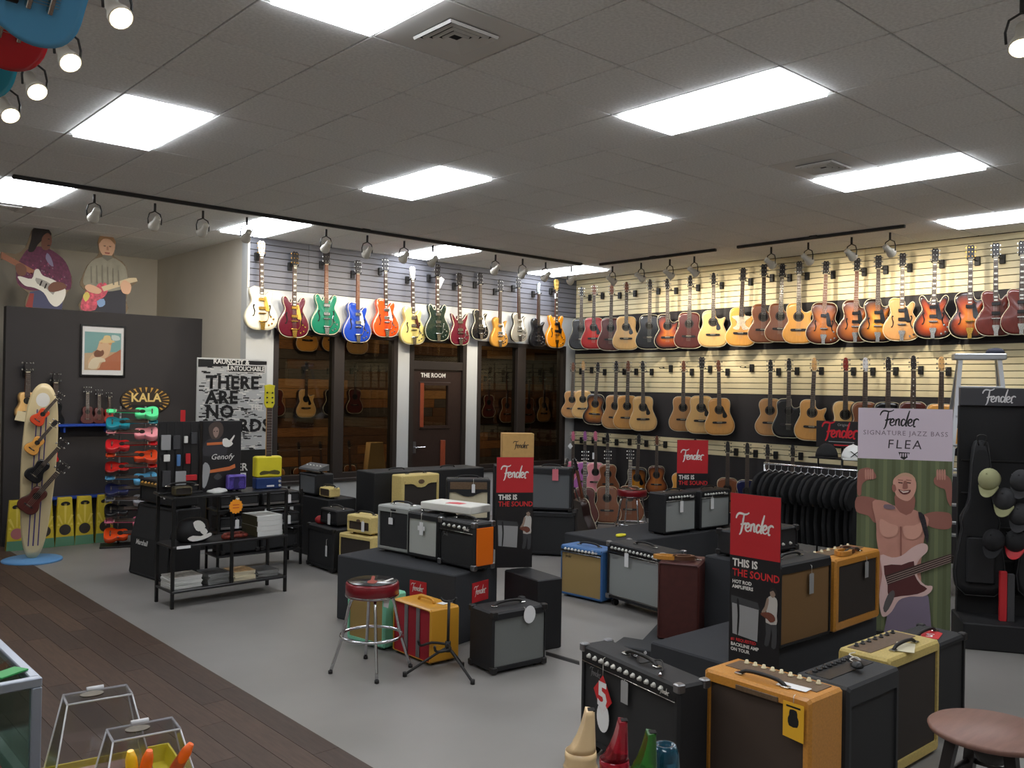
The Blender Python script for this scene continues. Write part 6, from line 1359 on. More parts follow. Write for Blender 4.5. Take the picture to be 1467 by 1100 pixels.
c_ = P.m(1293,621); text('SIGNATURE JAZZ BASS', .052, mat('print_grey',(120,104,116),.6), bn, (c_[0],-.0014,c_[1]), space=1.18)
c_ = P.m(1292,637); text('FLEA', .10, mat('print_soft_black',(54,44,50),.6), bn, (c_[0],-.0014,c_[1]), space=1.25, shear=.08)
P.n = 3
P.shape('printed_emblem', [(1283.5,647),(1300.5,648),(1297,655),(1292,658),(1287,655.5)], M_txt_black, 0)
for u in (1286,1289.5,1293,1296.5): P.shape('emblem_tooth', [(u,649),(u+2.2,649),(u+1.8,654),(u+.2,653.6)], mat('header_lilac'))
S1, S2, S3 = mat('skin_print',(190,136,120),.6,noise=.08,nscale=6), mat('skin_shade_print',(150,98,86),.6), mat('skin_light_print',(206,154,136),.6)
P.shape('printed_arm', [(1222,712),(1240,711),(1258,717),(1268,726),(1262,742),(1250,748),(1240,738),(1222,732)], S2, 3)
P.shape('printed_arm', [(1318,738),(1334,731),(1352,731),(1361,735),(1361,752),(1346,755),(1328,750)], S2, 3)
P.shape('printed_forearm', [(1223,706),(1224,676),(1232,670),(1242,670),(1250,678),(1250,685),(1238,687),(1230,694),(1229,708)], S2, 3)
P.shape('printed_forearm', [(1361,722),(1361,690),(1354,680),(1344,678),(1336,684),(1337,692),(1345,697),(1352,700),(1355,714)], S2, 3)
for u0 in (1234,1339):
    for k in range(4): P.shape('printed_finger', [(u0+3.4*k,673),(u0+2.6+3.4*k,672),(u0+3+3.4*k,685),(u0+.6+3.4*k,685)], S1, 2)
P.shape('printed_torso', [(1246,718),(1262,716),(1276,722),(1290,726),(1304,727),(1320,734),(1329,742),(1324,762),(1320,790),(1318,815),(1322,850),(1316,858),(1262,858),(1257,840),(1258,800),(1253,770),(1252,748)], S1, 3)
P.shape('printed_neck', [(1282,700),(1306,704),(1308,726),(1296,736),(1280,724)], S2, 2)
P.shape('printed_head', [(1276,690),(1280,682),(1290,677),(1301,679),(1309,687),(1310,698),(1306,709),(1298,716),(1287,713),(1280,706)], S3, 3)
P.shape('printed_ear', [(1275,694),(1279,693),(1281,700),(1278,704),(1275,700)], S2, 2)
P.shape('printed_hair', [(1279,686),(1284,679),(1294,676),(1304,679),(1309,686),(1300,682),(1290,681)], mat('hair_blond_print',(196,156,130),.6), 2)
for u in (1287,1299): P.shape('printed_eye', [(u-3.5,689),(u+3.5,690),(u+3,691.6),(u-3,690.8)], mat('brow_print',(84,48,42),.6)); P.shape('printed_brow', [(u-4,685.6),(u+4,686.4),(u+3.6,687.6),(u-3.6,687)], S2)
P.shape('printed_nose', [(1292,688),(1296,688.5),(1298,697),(1295,699),(1290,698)], S2, 2)
P.shape('printed_mouth', [(1284,699),(1291,701.5),(1302,700),(1300,705),(1293,707),(1287,704.5)], mat('mouth_print',(96,44,42),.6), 2); P.shape('printed_teeth', [(1286,700.6),(1292,702.4),(1300,701.4),(1298,703.6),(1291,704.6)], mat('teeth_print',(214,196,186),.6))
P.shape('printed_pectoral', [(1258,742),(1272,748),(1284,752),(1282,764),(1268,768),(1258,760)], S3, 3); P.shape('printed_pectoral', [(1292,752),(1308,750),(1319,746),(1318,762),(1306,770),(1294,765)], S3, 3)
P.shape('printed_tattoo', [(1264,721),(1276,722),(1280,727),(1270,728),(1263,726)], mat('tattoo_print',(124,104,112),.6), 2)
P.shape('printed_navel_line', [(1287,752),(1289.5,752),(1290.5,800),(1288,800)], S2)
P.shape('printed_trousers', [(1264,852),(1318,846),(1330,850),(1335,905),(1336,925),(1268,925),(1270,880)], mat('trousers_lilac',(122,110,128),.7), 2)
P.shape('printed_strap', [(1313,731),(1322,735),(1326,750),(1329,764),(1327,776),(1323,764),(1318,748)], mat('strap_print',(40,34,40),.6,noise=.6,nscale=50), 2)
P.shape('printed_bass_body', [(1259,793),(1276,796),(1290,793),(1304,782),(1318,775),(1327,777),(1327,786),(1318,795),(1312,806),(1314,822),(1325,833),(1335,834),(1333,842),(1322,849),(1303,850),(1287,856),(1277,872),(1267,880),(1261,876),(1258,850),(1262,820)], mat('bass_pale_pink',(214,182,176),.5), 3)
P.shape('printed_pickguard', [(1264,808),(1290,806),(1308,800),(1309,818),(1318,832),(1328,838),(1314,846),(1290,850),(1272,852),(1270,834)], mat('bass_guard',(84,40,40),.5), 2)
P.shape('printed_neck', [(1266,822),(1310,806),(1361,788),(1361,800),(1314,817),(1270,835)], mat('bass_neck',(62,42,38),.5))
P.shape('printed_control_plate', [(1264,868),(1270,850),(1278,842),(1281,848),(1276,862),(1268,874)], mat('plate_print',(90,84,84),.4), 2)
for k in range(4): P.shape('printed_string', [(1268,824+3.1*k),(1361,789.6+3*k),(1361,790.3+3*k),(1268,824.8+3.1*k)], mat('string_print',(170,150,140),.5))

# ---- aluminium stepladder
ld = onx(1402, 505, 9.3); lh = over(ld, 1402, 507)
la = thing('step_ladder', 'grey aluminium stepladder standing near the cream slat wall', 'ladder', (ld.x, ld.y, 0), rad(-62)); M_alu = mat('aluminium', (176,178,180), .38, .75)
hw = .17
for s in (-1, 1):
    MB().rings([[(s*(hw+.20)-.02,-.52,0),(s*(hw+.20)+.02,-.52,0),(s*(hw+.20)+.02,-.44,0),(s*(hw+.20)-.02,-.44,0)],[(s*hw-.02,-.10,lh-.05),(s*hw+.02,-.10,lh-.05),(s*hw+.02,-.02,lh-.05),(s*hw-.02,-.02,lh-.05)]]).build('front_rail', M_alu, la)
    MB().rings([[(s*(hw+.22)-.015,.66,0),(s*(hw+.22)+.015,.66,0),(s*(hw+.22)+.015,.71,0),(s*(hw+.22)-.015,.71,0)],[(s*hw-.015,.03,lh-.05),(s*hw+.015,.03,lh-.05),(s*hw+.015,.08,lh-.05),(s*hw-.015,.08,lh-.05)]]).build('rear_rail', M_alu, la)
MB().cbox(-hw-.06,hw+.06,-.13,.11,lh-.06,lh,.008).build('top_cap', M_alu, la)
for k in range(1, 8):
    q_ = k/8; z_ = (lh-.05)*q_; w_ = hw+.2*(1-q_); y_ = -.48+.42*q_
    MB().cbox(-w_,w_,y_-.045,y_+.045,z_-.012,z_+.012,.003).build('tread', M_alu, la)
for k in (2,4,6):
    q_ = k/8; z_ = (lh-.05)*q_; w_ = hw+.22*(1-q_); y_ = .685-.63*q_; MB().cbox(-w_,w_,y_-.012,y_+.012,z_-.015,z_+.015,.003).build('rear_brace', M_alu, la)
rg = thing('cleaning_rag', 'dark bluish rag draped on the stepladder top', 'rag', spin(la, (.15,.02,lh)), .3); b = MB().lathe([(.10,0),(.11,.02),(.08,.05),(.02,.06)], 14); b.v = [(x*(1+.2*math.sin(9*y*8)),y*.8,z) for x,y,z in b.v]; b.build('cloth', mat('rag_blue',(70,72,86),.9), rg)

# ---- clothes rail with black shirts
ra, rb_ = Vector((8.55,5.35,0)), Vector((8.55,4.15,0)); zr = 1.13
cr = thing('clothes_rail', 'chrome clothes rail full of black shirts', 'clothes rack', ((ra.x+rb_.x)/2, (ra.y+rb_.y)/2, 0), rad(-90))
L_ = (ra-rb_).length/2
tubes(cr, 'rail', M_chrome, [(-L_,0,zr),(L_,0,zr)], .013)
for s in (-1,1):
    tubes(cr, 'upright', M_chrome, [(s*(L_-.01),0,.03),(s*(L_-.01),0,zr)], .013); tubes(cr, 'foot_bar', M_chrome, [(s*(L_-.01),-.28,.02),(s*(L_-.01),.28,.02)], .015)
M_cot = mat('black_cotton', (20,20,22), .9, noise=.2, nscale=14); M_hgr = mat('clear_hanger', (188,190,194), .3)
def shirt_mesh():
    o = [(-.23,-.72),(.23,-.72),(.235,-.30),(.29,-.33),(.36,-.22),(.25,-.075),(.09,-.03),(0,-.055),(-.09,-.03),(-.25,-.075),(-.36,-.22),(-.29,-.33),(-.235,-.30)]
    return MB().plate(smooth2(o, 2), -.018, .018, .006)
me_shirt = cached('shirt_cloth', shirt_mesh)
me_hgr = cached('coat_hanger', lambda: MB().tube([(-.2,0,-.085),(0,0,-.015),(.2,0,-.085)], .005, 5).tube(smooth2([(0,0,-.015),(0,0,.02),(.018,0,.04),(0,0,.055),(-.012,0,.045)], 3, False), .0025, 5))
NS = 15
for k in range(NS):
    y = ra.y - .06 - (2*L_-.12)*k/(NS-1)
    pr = 'with small white print, ' if k in (11, 13) else ''
    t = thing('t_shirt', f'black shirt {pr}{ordinal(k)} on the chrome rail from its corner end', 'shirt', (8.55, y, zr-.042), rad(2.5*math.sin(k*2.1)), 'black shirts on the chrome rail')
    link('shirt_cloth', me_shirt, M_cot, t); link('hanger_arms', me_hgr, M_hgr, t)
    if pr: MB().flat(smooth2([(-.05,-.30),(.03,-.34),(.06,-.26),(-.02,-.22)],2), -.0195).build('white_print', M_gp, t)
# caps on a shelf above the rail
sf = thing('cap_shelf', 'narrow black wire shelf above the shirts carrying two caps', 'shelf', (9.02,4.72,0), rad(-90))
for s in (-.26,.26): tubes(sf, 'post', M_metal, [(s,.02,0),(s,.02,zr+.07)], .010)
MB().cbox(-.30,.30,-.13,.13,zr+.07,zr+.085,.003).build('shelf_board', M_metal, sf)
def cap_obj(label, p, yaw, m, mb=None, sc=1.0, name='baseball_cap', group='caps', tilt=None, mark=None):
    t = thing(name, label, 'cap', p, yaw, group, sc, tilt)
    cr_ = MB(); rr = [[(math.cos(2*PI*k/20)*.095*math.cos(a), math.sin(2*PI*k/20)*.11*math.cos(a), .12*math.sin(a)+.0) for k in range(20)] for a in (0,.3,.6,.9,1.2,1.45)]
    cr_.rings(rr, True, True, True).build('crown', m, t)
    br = smooth2([(-.085,-.07),(-.05,-.155),(0,-.185),(.05,-.155),(.085,-.07)], 4, False)
    n = len(br); MB().rings([[(x,y,.008-.25*x*x*4) for x,y in br]+[(.085*(1-2*i/(n-1)),-.06,.008) for i in range(n)], [(x,y,.0-.25*x*x*4) for x,y in br]+[(.085*(1-2*i/(n-1)),-.06,.0) for i in range(n)]]).build('brim', mb or m, t)
    MB().lathe([(.009,0),(.007,.006),(.001,.008)], 8, (0,0,.119)).build('button', m, t)
    if mark:
        f_ = MB()
        for s in (-1,1): f_.add([(s*.03,-.115,.02),(s*.03+.012,-.115,.02),(-s*.03+.012,-.103,.07),(-s*.03,-.103,.07)], [(0,1,2,3)])
        f_.build('embroidered_mark', mark, t)
    return t
M_capb, M_capw = mat('cap_black',(26,26,28),.85), mat('cap_white',(226,226,224),.8)
zc_ = zr+.086
cap_obj('black baseball cap on the shelf above the shirts', (9.0,4.86,zc_), rad(-60), M_capb, sc=1.25); cap_obj('white baseball cap with black embroidery on the shelf above shirts', (9.0,4.56,zc_), rad(-60), M_capw, sc=1.25, mark=M_txt_black)
# lit script sign on a post
nq0, nq1 = onx(1173,602,9.3), onx(1241,643,9.3); nw_ = abs(nq0.y-nq1.y); nh = nq0.z-onx(1173,639,9.3).z
ns = thing('script_sign', 'black sign board with red script lettering on a post behind shirts', 'sign', (9.3,(nq0.y+nq1.y)/2,0), rad(-80))
tubes(ns, 'post', M_metal, [(0,.02,.02),(0,.02,nq0.z-nh)], .014); MB().lathe([(.16,0),(.16,.012),(.02,.03)], 20).build('base', M_metal, ns)
MB().cbox(-nw_/2,nw_/2,-.02,.02,nq0.z-nh,nq0.z,.004).build('board', M_signb, ns); script(nw_*.76, mat('red_neon_paint',(206,30,44),.5), ns, (-nw_*.38,-.0215,nq0.z-nh*.76), wt=.022)
text('Original', .04, M_gp, ns, (.02,-.0215,nq0.z-nh*.14)); MB().flat([(-.14,nq0.z-nh*.80),(.14,nq0.z-nh*.80),(.14,nq0.z-nh*.77),(-.14,nq0.z-nh*.77)], -.0215).build('printed_line', M_gp, ns); MB().flat([(-.08,nq0.z-nh*.93),(.08,nq0.z-nh*.93),(.08,nq0.z-nh*.89),(-.08,nq0.z-nh*.89)], -.0215).build('printed_line', M_redtxt, ns)

# ---- dark gondola with gig bags and caps
gy = rad(-58); gp = Vector((7.51,2.53,0)); gd = thing('display_gondola', 'black accessory gondola with grey header board beside the banner', 'display rack', gp, gy)
gh = over(gp, 1430, 556)
MB().cbox(-.36,.80,0,.06,.0,gh-.14,.004).build('back_panel', mat('gondola_black',(24,24,26),.7), gd); MB().cbox(-.38,.82,-.36,.10,0,.20,.01).build('base', mat('gondola_black'), gd)
MB().cbox(-.36,.80,-.03,.03,gh-.14,gh,.004).build('header_board', mat('header_grey',(58,58,62),.5), gd); script(.25, mat('header_white',(214,214,214),.5), gd, (-.20,-.031,gh-.134), wt=.02)
for k in range(5): MB().cbox(-.34,.78,-.012,0,.35+.26*k,.365+.26*k,.003).build('rail', M_metal, gd)
def gig_bag(label, q, h, w_):
    t = thing('gig_bag', label, 'bag', spin(gd, q), gy, 'gig bags on the gondola', tilt=None)
    o = smooth2([(0,0),(w_*.4,.02),(w_*.5,h*.15),(w_*.42,h*.32),(w_*.36,h*.42),(w_*.38,h*.5),(w_*.22,h*.62),(w_*.16,h*.95),(0,h)] + [(-x,z) for x,z in [(w_*.16,h*.95),(w_*.22,h*.62),(w_*.38,h*.5),(w_*.36,h*.42),(w_*.42,h*.32),(w_*.5,h*.15),(w_*.4,.02)]], 3)
    MB().plate(o, -.06, .04, .02).build('bag_shell', mat('bag_nylon',(22,22,24),.7), t); MB().cbox(-w_*.28,w_*.28,-.085,-.055,h*.08,h*.38,.012).build('pocket', mat('bag_nylon2',(30,30,32),.65), t)
    tubes(t, 'zipper', M_gd, [(x*.985,-.058,z) for x, z in o[::2]], .003, 4, closed=True); tubes(t, 'grab_handle', M_leather, smooth2([(-.02,-.05,h*.97),(-.03,-.06,h*1.03),(.03,-.06,h*1.03),(.02,-.05,h*.97)], 3, False), .006, 5)
gig_bag('black nylon gig bag hanging at the banner end of the gondola', (-.22,-.06,.36), 1.20, .36); gig_bag('black nylon gig bag hanging behind the caps on the gondola', (.22,-.06,.36), 1.18, .38)
M_capo = mat('cap_olive',(150,150,112),.85); M_capd = mat('cap_charcoal',(48,48,50),.85)
for k, (u, v, m, mb, ds) in enumerate(((1418,688,M_capo,None,'olive cap'),(1440,716,M_capd,M_capo,'charcoal cap with olive brim'),(1464,690,M_capd,None,'charcoal cap'),(1424,775,M_capb,None,'black cap'),(1456,776,M_capb,M_red,'black cap with red brim'),(1462,738,M_capd,None,'dark grey cap'))):
    n_ = Vector((math.sin(gy), -math.cos(gy), 0)); P0 = gp + n_*.28; d = ray(u, v); C = O + d*((P0-O).dot(n_)/d.dot(n_))
    Rm = Matrix.Rotation(gy-.5, 3, 'Z') @ Matrix.Rotation(rad(55), 3, 'X')
    cap_obj(f'{ds} hooked on the gondola front, {ordinal(k)} of the caps there', C, 0, m, mb, .82, group='caps on the gondola', tilt=Rm.to_euler())
    hk = thing('display_hook', f'steel hook on the gondola carrying the {ds}', 'hook', C + Vector((0,0,.03)), gy, 'hooks on the gondola'); MB().cyl((0,-.02,0),(0,.29,0),.004, n=6).build('peg', M_steel, hk)
for k, (u, v0, v1, m, ds) in enumerate(((1436,818,898,M_red,'tall narrow red boxed strap'),(1447,822,898,M_gd,'tall narrow grey boxed strap'))):
    n_ = Vector((math.sin(gy), -math.cos(gy), 0)); P0 = gp + n_*.20; d = ray(u, v1); C = O + d*((P0-O).dot(n_)/d.dot(n_)); t = thing('boxed_strap', f'{ds} standing on the gondola base', 'box', (C.x, C.y, .20), gy); MB().cbox(-.025,.025,-.02,.02,0,over(C,u,v0)-.20,.003).build('packet', m, t)
t = thing('red_script_sign', 'red panel with white script standing before the gondola header', 'sign', spin(gd, (.155,-.20,0)), gy); zz0, zz1 = over(spin(gd,(.155,-.20,0)),1455,634), over(spin(gd,(.155,-.20,0)),1455,573)
MB().cbox(-.07,.26,-.005,.005,zz0,zz1,.001).build('panel', M_red, t); script(.28, M_txt_white, t, (-.03,-.006,zz0+.09)); tubes(t, 'post', M_metal, [(.1,.012,.2),(.1,.012,zz0+.1)], .008)
pd_ = thing('practice_drum', 'small snare drum with wooden hoop on the gondola side shelf', 'drum', (8.0,2.70,1.40), gy); MB().lathe([(.14,0),(.14,.10),(.132,.105),(.01,.106)], 24).build('shell', mat('drum_shell',(150,150,152),.35,.6), pd_); MB().lathe([(.145,.085),(.15,.09),(.15,.105),(.145,.11)], 24, cap=False).build('hoop', M_maple, pd_)
sh = thing('side_shelf', 'small black bracket shelf on the gondola end under a drum', 'shelf', (8.0,2.70,1.38), gy); MB().cbox(-.17,.17,-.16,.16,0,.02,.004).build('shelf_board', M_metal, sh); tubes(sh, 'post', M_metal, [(0,0,-1.38),(0,0,0)], .012)
rp = thing('red_floor_packet', 'red packet lying on the floor against the gondola base', 'packet', (onz(1385,905).x, onz(1385,905).y, 0), gy); MB().cbox(-.05,.05,-.03,.03,0,.14,.004).build('packet', M_red, rp)

# ---- guitars standing on the floor by the corner
def floor_guitar(k, tp, label, q, yaw, lean, sc=1.0, **kw):
    return guitar(k, tp, label, (q[0], q[1], .09), yaw, sc, tilt=(-lean, 0, yaw), group='guitars standing on the floor', **kw)
ap = onz(822,775); q1, q2 = onz(786,782), onz(846,778); cen = (q1+q2)/2; d12 = (q2-q1); ang = math.atan2(d12.y, d12.x)
# outward facing: q1 side looks to -d12, q2 side to +d12
y1, y2 = math.atan2(-d12.x, d12.y), math.atan2(d12.x, -d12.y); le = math.atan2(d12.length*.5-.04, .98)
floor_guitar('dread', 'black', 'black acoustic guitar with pale edge leaning on the double stand', q1, y1, le, .98); floor_guitar('dread', 'amber', 'amber acoustic guitar with dark sides leaning on the double stand', q2, y2, le, .98)
ds_ = thing('double_guitar_stand', 'black double guitar stand between two leaning acoustic guitars', 'guitar stand', (cen.x, cen.y, 0), ang)
for s in (-1,1):
    tubes(ds_, 'leg', M_leather, [(s*d12.length*.42,.14,.012),(s*.04,.03,.70)], .010); tubes(ds_, 'leg', M_leather, [(s*d12.length*.42,-.14,.012),(s*.04,-.03,.70)], .010)
    tubes(ds_, 'cradle_bar', M_leather, [(s*d12.length*.36,-.16,.085),(s*d12.length*.60,-.16,.085),(s*d12.length*.60,.16,.085),(s*d12.length*.36,.16,.085)], .009)
tubes(ds_, 'hinge_bar', M_leather, [(0,-.10,.70),(0,.10,.70)], .014)
for k, (u, v, tp, ds) in enumerate(((834,768,'mahog','dark mahogany acoustic guitar'),(868,766,'brown','brown acoustic guitar'),(902,764,'brown','tan-brown acoustic guitar'))):
    q = onz(u, v) ; q = Vector((q.x+.35, q.y+.30, 0)); yw_ = rad(-48); floor_guitar('dread', tp, f'{ds} on a low floor stand, {ordinal(k)} from the double stand', q, yw_, .16, .98, guard='')
    st_ = thing('floor_guitar_stand', f'low black stand under the {ds} on the floor', 'guitar stand', (q.x, q.y, 0), yw_, 'low floor guitar stands')
    tubes(st_, 'frame', M_leather, [(-.15,-.12,.0120),(-.12,-.03,.08),(.12,-.03,.08),(.15,-.12,.012)], .009); tubes(st_, 'back_frame', M_leather, [(-.14,.30,.012),(-.05,.17,.42),(.05,.17,.42),(.14,.30,.012)], .009)
    for s in (-1,1): tubes(st_, 'side_bar', M_leather, [(s*.12,-.03,.08),(s*.12,.235,.10)], .008)

# ================================================================ FOREGROUND COUNTER
# ---- round wooden stool
ws = (3.57,1.25); wst = thing('wooden_stool', 'round stool with brown wooden seat and black splayed legs', 'stool', (ws[0], ws[1], 0)); sz = .66
MB().lathe([(.19,sz-.03),(.215,sz-.022),(.22,sz-.008),(.21,sz),(.01,sz)], 40).build('seat', mat('brown_seat',(118,86,76),.45,noise=.12,nscale=7,stretch=(1,6,1)), wst)
for k in range(4):
    a = PI*.25+k*PI/2; c_, s_ = math.cos(a), math.sin(a); MB().rings([[(c_*.27+dx,s_*.27+dy,0) for dx,dy in ((-.018,-.018),(.018,-.018),(.018,.018),(-.018,.018))],[(c_*.14+dx,s_*.14+dy,sz-.03) for dx,dy in ((-.02,-.02),(.02,-.02),(.02,.02),(-.02,.02))]]).build('leg', M_ebony, wst)
for z_, r_ in ((.25,.225),(.47,.18)):
    for k in range(4):
        a, b_ = PI*.25+k*PI/2, PI*.75+k*PI/2; MB().cyl((math.cos(a)*r_,math.sin(a)*r_,z_),(math.cos(b_)*r_,math.sin(b_)*r_,z_),.011, n=8).build('stretcher', M_ebony, wst)
MB().cyl((0,0,sz-.12),(0,0,sz-.03),.05,.09, n=16).build('hub', M_ebony, wst)

# ---- glass showcase
sc_c = onz(61,970,.965); SX, SY = sc_c.x, sc_c.y
gs_ = thing('glass_showcase', 'glass showcase with aluminium frame on the plank floor', 'showcase', (SX, SY, 0)); M_frame = mat('satin_aluminium',(168,176,190),.4,.6); M_cg_ = glass_mat('case_glass',(226,236,232),.14)
LX, LY, SH = 1.1, 1.5, .965
for x in (0,-LX):
    for y in (0,LY): MB().cbox(x-.015 if x else -.03, x+.015 if x else 0.0, y if y == 0 else y-.03, y+.03 if y == 0 else y, 0, SH-.03, .003).build('corner_post', M_frame, gs_)
for y0 in (0, LY-.03): MB().cbox(-LX,0,y0,y0+.03,SH-.03,SH,.003).build('top_rail', M_frame, gs_)
for x0 in (-.03,-LX): MB().cbox(x0,x0+.03,.03,LY-.03,SH-.03,SH,.003).build('top_rail', M_frame, gs_)
MB().box(-LX+.03,-.03,.03,LY-.03,SH-.016,SH-.008).build('top_pane', M_cg_, gs_); MB().box(-LX+.03,-.03,.010,.016,.30,SH-.03).build('side_pane', M_cg_, gs_); MB().box(-.018,-.012,.03,LY-.03,.30,SH-.03).build('side_pane', M_cg_, gs_)
MB().cbox(-LX,0,0,LY,0.02,.30,.006).build('plinth', mat('plinth_grey',(120,124,130),.6), gs_); MB().box(-LX+.03,-.035,.04,LY-.04,.62,.628).build('shelf_pane', glass_mat('case_glass'), gs_); MB().box(-LX+.03,-.04,.04,LY-.05,.30,.31).build('deck', mat('deck_grey',(196,200,200),.6), gs_)
for k, (x, y, w_, d_, h_, z_, c_, ds) in enumerate(((-.16,.10,.14,.10,.05,.629,(150,40,44),'red pedal box'),(-.34,.12,.12,.10,.06,.629,(60,80,120),'blue pedal box'),(-.14,.28,.12,.12,.05,.629,(150,152,150),'grey pedal box'),(-.30,.34,.14,.10,.04,.629,(190,180,60),'yellow pedal box'),(-.15,.12,.16,.12,.16,.311,(120,36,40),'dark red speaker box'),(-.36,.14,.15,.12,.14,.311,(54,56,60),'charcoal tool box'),(-.14,.34,.13,.13,.12,.311,(90,92,96),'slate parts box'))):
    t = thing('boxed_pedal', f'{ds} inside the glass showcase', 'box', (SX+x, SY+y, z_+.0005), .1*k, 'boxes inside the showcase'); MB().cbox(-w_/2,w_/2,-d_/2,d_/2,0,h_,.004).build('box', mat('pedal_%d'%k, c_, .5), t); MB().box(-w_*.3,w_*.3,-d_*.3,d_*.3,h_,h_+.001).build('box_label', M_gp, t)
t = thing('green_card', 'green price card lying on the glass showcase', 'card', (SX-.075, SY+.10, SH+.001), .5); MB().cbox(-.05,.05,-.03,.03,0,.006,.001).build('card', mat('green_card',(50,150,80),.5), t)

# ---- counter with acrylic bins and recorders
ct = thing('shop_counter', 'wooden shop counter carrying clear bins and recorders', 'counter', (.60,1.38,0)); MB().cbox(-.28,.30,-1.0,1.06,.82,.86,.006).build('counter_top', M_door, ct); MB().cbox(-.26,.26,-.98,1.02,0,.82,.006).build('counter_body', M_dark_frame, ct)
tr = thing('yellow_tray', 'yellow cardboard tray under the clear bins', 'tray', (.735,2.27,.861), rad(-8)); M_ty = mat('tray_yellow',(222,206,40),.5)
q = lambda x0,x1,y0,y1,z: [(x0,y0,z),(x1,y0,z),(x1,y1,z),(x0,y1,z)]
MB().rings([q(-.17,.17,-.30,.19,.004), q(-.17,.17,-.30,.19,0), q(-.18,.18,-.31,.20,0), q(-.185,.185,-.315,.205,.045), q(-.18,.18,-.31,.20,.045), q(-.17,.17,-.30,.19,.004)], False, False).build('tray_wall', M_ty, tr); MB().box(-.17,.17,-.30,.19,.0005,.004).build('tray_floor', M_ty, tr)
M_acr = glass_mat('clear_acrylic',(226,226,230),.34,.10); M_edge = mat('acrylic_edge',(226,228,232),.15,alpha=.8)
def bin_(label, p, yaw, w_, d_, h_, fill):
    t = thing('acrylic_bin', label, 'bin', p, yaw, 'clear acrylic bins on the counter')
    F = [(-w_*.74,-d_*.72,0),(w_*.74,-d_*.72,0),(w_*.74,d_*.5,0),(-w_*.74,d_*.5,0)]; Tp = [(-w_*.44,-d_*.10,h_),(w_*.44,-d_*.10,h_),(w_*.44,d_*.42,h_),(-w_*.44,d_*.42,h_)]
    for a, b_, nm in ((0,1,'front_pane'),(1,2,'side_pane'),(2,3,'back_pane'),(3,0,'side_pane')):
        MB().add([F[a],F[b_],Tp[b_],Tp[a]], [(0,1,2,3)]).build(nm, M_acr, t)
    MB().box(-w_*.45,w_*.45,-d_*.11,d_*.43,h_,h_+.004).build('lid', M_acr, t)
    for a in range(4):
        tubes(t, 'edge', M_edge, [F[a], Tp[a]], .0022, 5); tubes(t, 'edge', M_edge, [Tp[a], Tp[(a+1)%4]], .003, 5)
    MB().cyl((-w_*.12,d_*.44,h_+.004),(w_*.12,d_*.44,h_+.004),.007, n=8).build('hinge', M_edge, t)
    MB().plate(circ(.028,16,0,0,.02), -.0006,.0006).build('lid_sticker', mat('sticker_dark',(66,58,44),.5,noise=.5,nscale=60), t, loc=(-w_*.08,d_*.16,h_+.0052), rot=(-PI/2,0,0))
    MB().cbox(-w_*.42,w_*.42,-d_*.42,-d_*.05,.001,.062 if fill else h_*.3,.001).build('cardboard_insert', mat('insert_kraft',(196,162,140),.8), t)
    MB().add([(-w_*.71,-d_*.3,.03),(-w_*.71,-d_*.1,.03),(-w_*.665,-d_*.1,.07),(-w_*.665,-d_*.3,.07)], [(0,1,2,3)]).build('price_sticker', M_card, t)
    return t
b1 = bin_('clear acrylic lidded bin with oval sticker, farther one on yellow tray', (.735,2.36,.8655), rad(-8), .17, .15, .235, 0)
b2 = bin_('clear acrylic lidded bin full of bright kazoos', (.775,2.145,.8655), rad(-8), .17, .16, .20, 1)
M_ko, M_ky = mat('kazoo_orange',(240,104,24),.35), mat('kazoo_yellow',(246,190,30),.35)
for k, (x, y, rx, ry, m, ds) in enumerate(((-.02,-.045,.25,.12,M_ko,'orange'),(-.03,-.052,.1,-.12,M_ky,'yellow'),(.035,-.03,.2,.5,M_ko,'bright orange'))):
    P0 = spin(b2, (x,y+.008,.0635)); t = thing('kazoo', f'{ds} plastic kazoo standing in the clear bin, {ordinal(k)} of three', 'kazoo', P0, 0, 'kazoos in the clear bin', tilt=(rx,ry,rad(-8)))
    MB().lathe([(.008,0),(.012,.02),(.015,.06),(.013,.105),(.007,.125)], 12).build('tube', m, t); MB().cyl((0,-.012,.05),(0,-.02,.05),.009, n=10).build('turret', m, t)
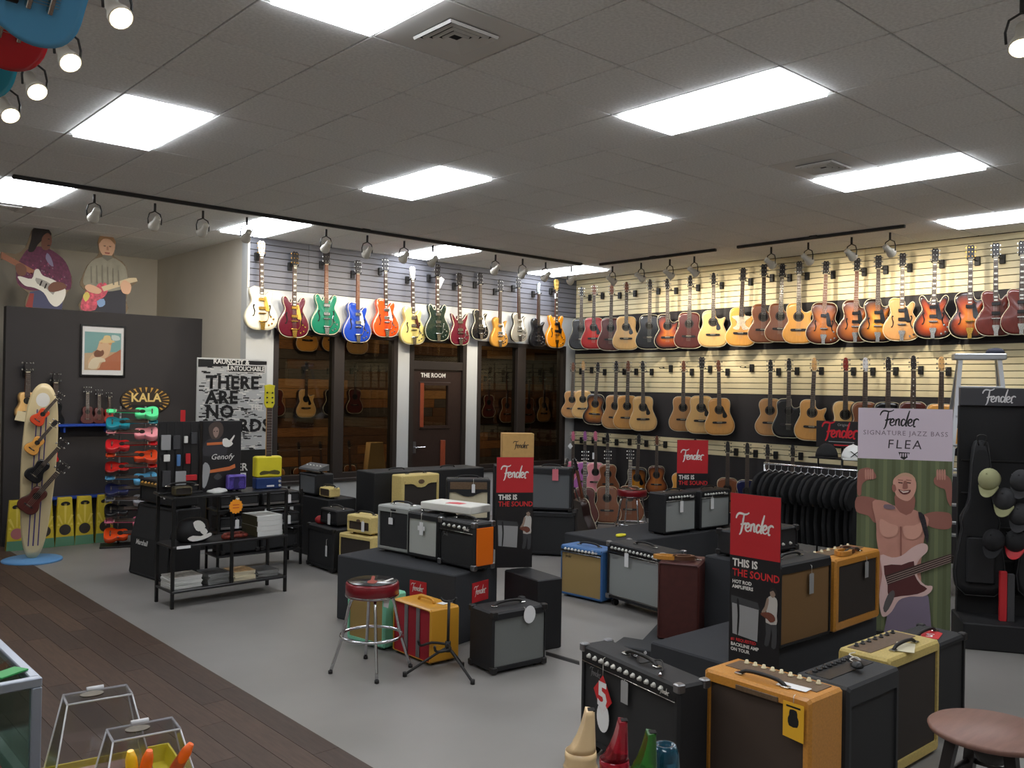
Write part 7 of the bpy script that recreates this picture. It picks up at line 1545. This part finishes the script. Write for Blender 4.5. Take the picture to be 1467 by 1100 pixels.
# recorders in a block
rs = thing('recorder_stand', 'black box stand holding upright plastic recorders', 'stand', (.745,.66,.861), rad(-42)); MB().cbox(-.14,.14,-.05,.05,0,.36,.006).build('stand_block', M_signb, rs)
def recorder(label, u, v, dist, m, ring, kind=0, sc=1.0):
    d = ray(u, v); n = dist/(d.x*_cw + d.y*_sw); tip = O + d*n; base = Vector((tip.x, tip.y, 1.2225)); h_ = tip.z-1.2225
    t = thing('recorder', label, 'recorder', base, rad(-42), 'plastic recorders in the stand')
    if kind == 2:
        MB().lathe([(.012,0),(.013,h_-.05),(.018,h_-.03),(.0165,h_-.01),(.013,h_),(.009,h_),(.009,h_-.02)], 24).build('foot_joint', m, t); return
    zb = h_-.046
    MB().lathe([(.0125,0),(.0135,zb-.03),(.0175,zb-.026),(.0185,zb-.018),(.0175,zb-.010),(.0182,zb-.006),(.0175,zb)], 24).build('barrel', m, t)
    rr = []
    for k in range(9):
        q_ = k/8; r_ = .0170*(1-.12*q_)
        rr.append([(max(math.cos(2*PI*j/24)*r_, -r_+ (2*r_-.010)*q_**.5), math.sin(2*PI*j/24)*r_*(1-.35*q_), zb+.046*q_) for j in range(24)])
    MB().rings(rr, True, True, True).build('beak', m, t)
    MB().cbox(-.004+.011,.004+.011,-.005,.005,h_-.001,h_+.0006,.0002).build('windway', M_hole, t)
    if ring: MB().lathe([(.0185,zb-.021),(.0198,zb-.018),(.0185,zb-.015)], 24, cap=False).build('ring', m, t)
def clearp(name, rgb): return mat(name, rgb, .12, trans=.75, ior=1.3, coat=.3)
recorder('cream plastic recorder with ring, upright in the stand', 833, 1016, 1.0, mat('cream_plastic',(226,196,150),.35,coat=.2), True); recorder('translucent red plastic recorder upright in the stand', 881, 1031, 1.06, clearp('red_plastic',(214,34,60)), False)
recorder('translucent green plastic recorder upright in the stand', 921, 1048, 1.0, clearp('green_plastic',(60,150,50)), False); recorder('translucent blue plastic recorder upright in the stand, open end up', 953, 1066, 1.06, clearp('blue_plastic',(50,120,150)), False, 2)

# ---- electric guitars hung flat high up over the aisle
for k, (u, v, y, tp, ds) in enumerate(((124,12,2.9,'skyblue','sky blue'),(74,52,3.35,'crimson','crimson'),(27,97,3.85,'teal','teal'))):
    e_ = ony(u, v, y); R_ = Matrix.Rotation(rad(4), 3, 'Z') @ Matrix.Rotation(rad(42), 3, 'X') @ Matrix.Rotation(-PI/2, 3, 'Y')
    guitar('soliddouble', tp, f'{ds} electric guitar hung flat on wires high above the aisle', e_, 0, 1.0, head='strat', guard='', bind=False, pickups=2, group='guitars hung flat above the aisle', tilt=R_.to_euler())
    wv = thing('hanging_wire', f'thin steel ceiling wires holding the {ds} guitar', 'wire', (e_.x-.2, e_.y, e_.z))
    for dx in (0,-.5): MB().cyl((dx,.02,.0),(dx,.02,CEIL-e_.z),.002, n=5).build('wire', M_steel, wv)
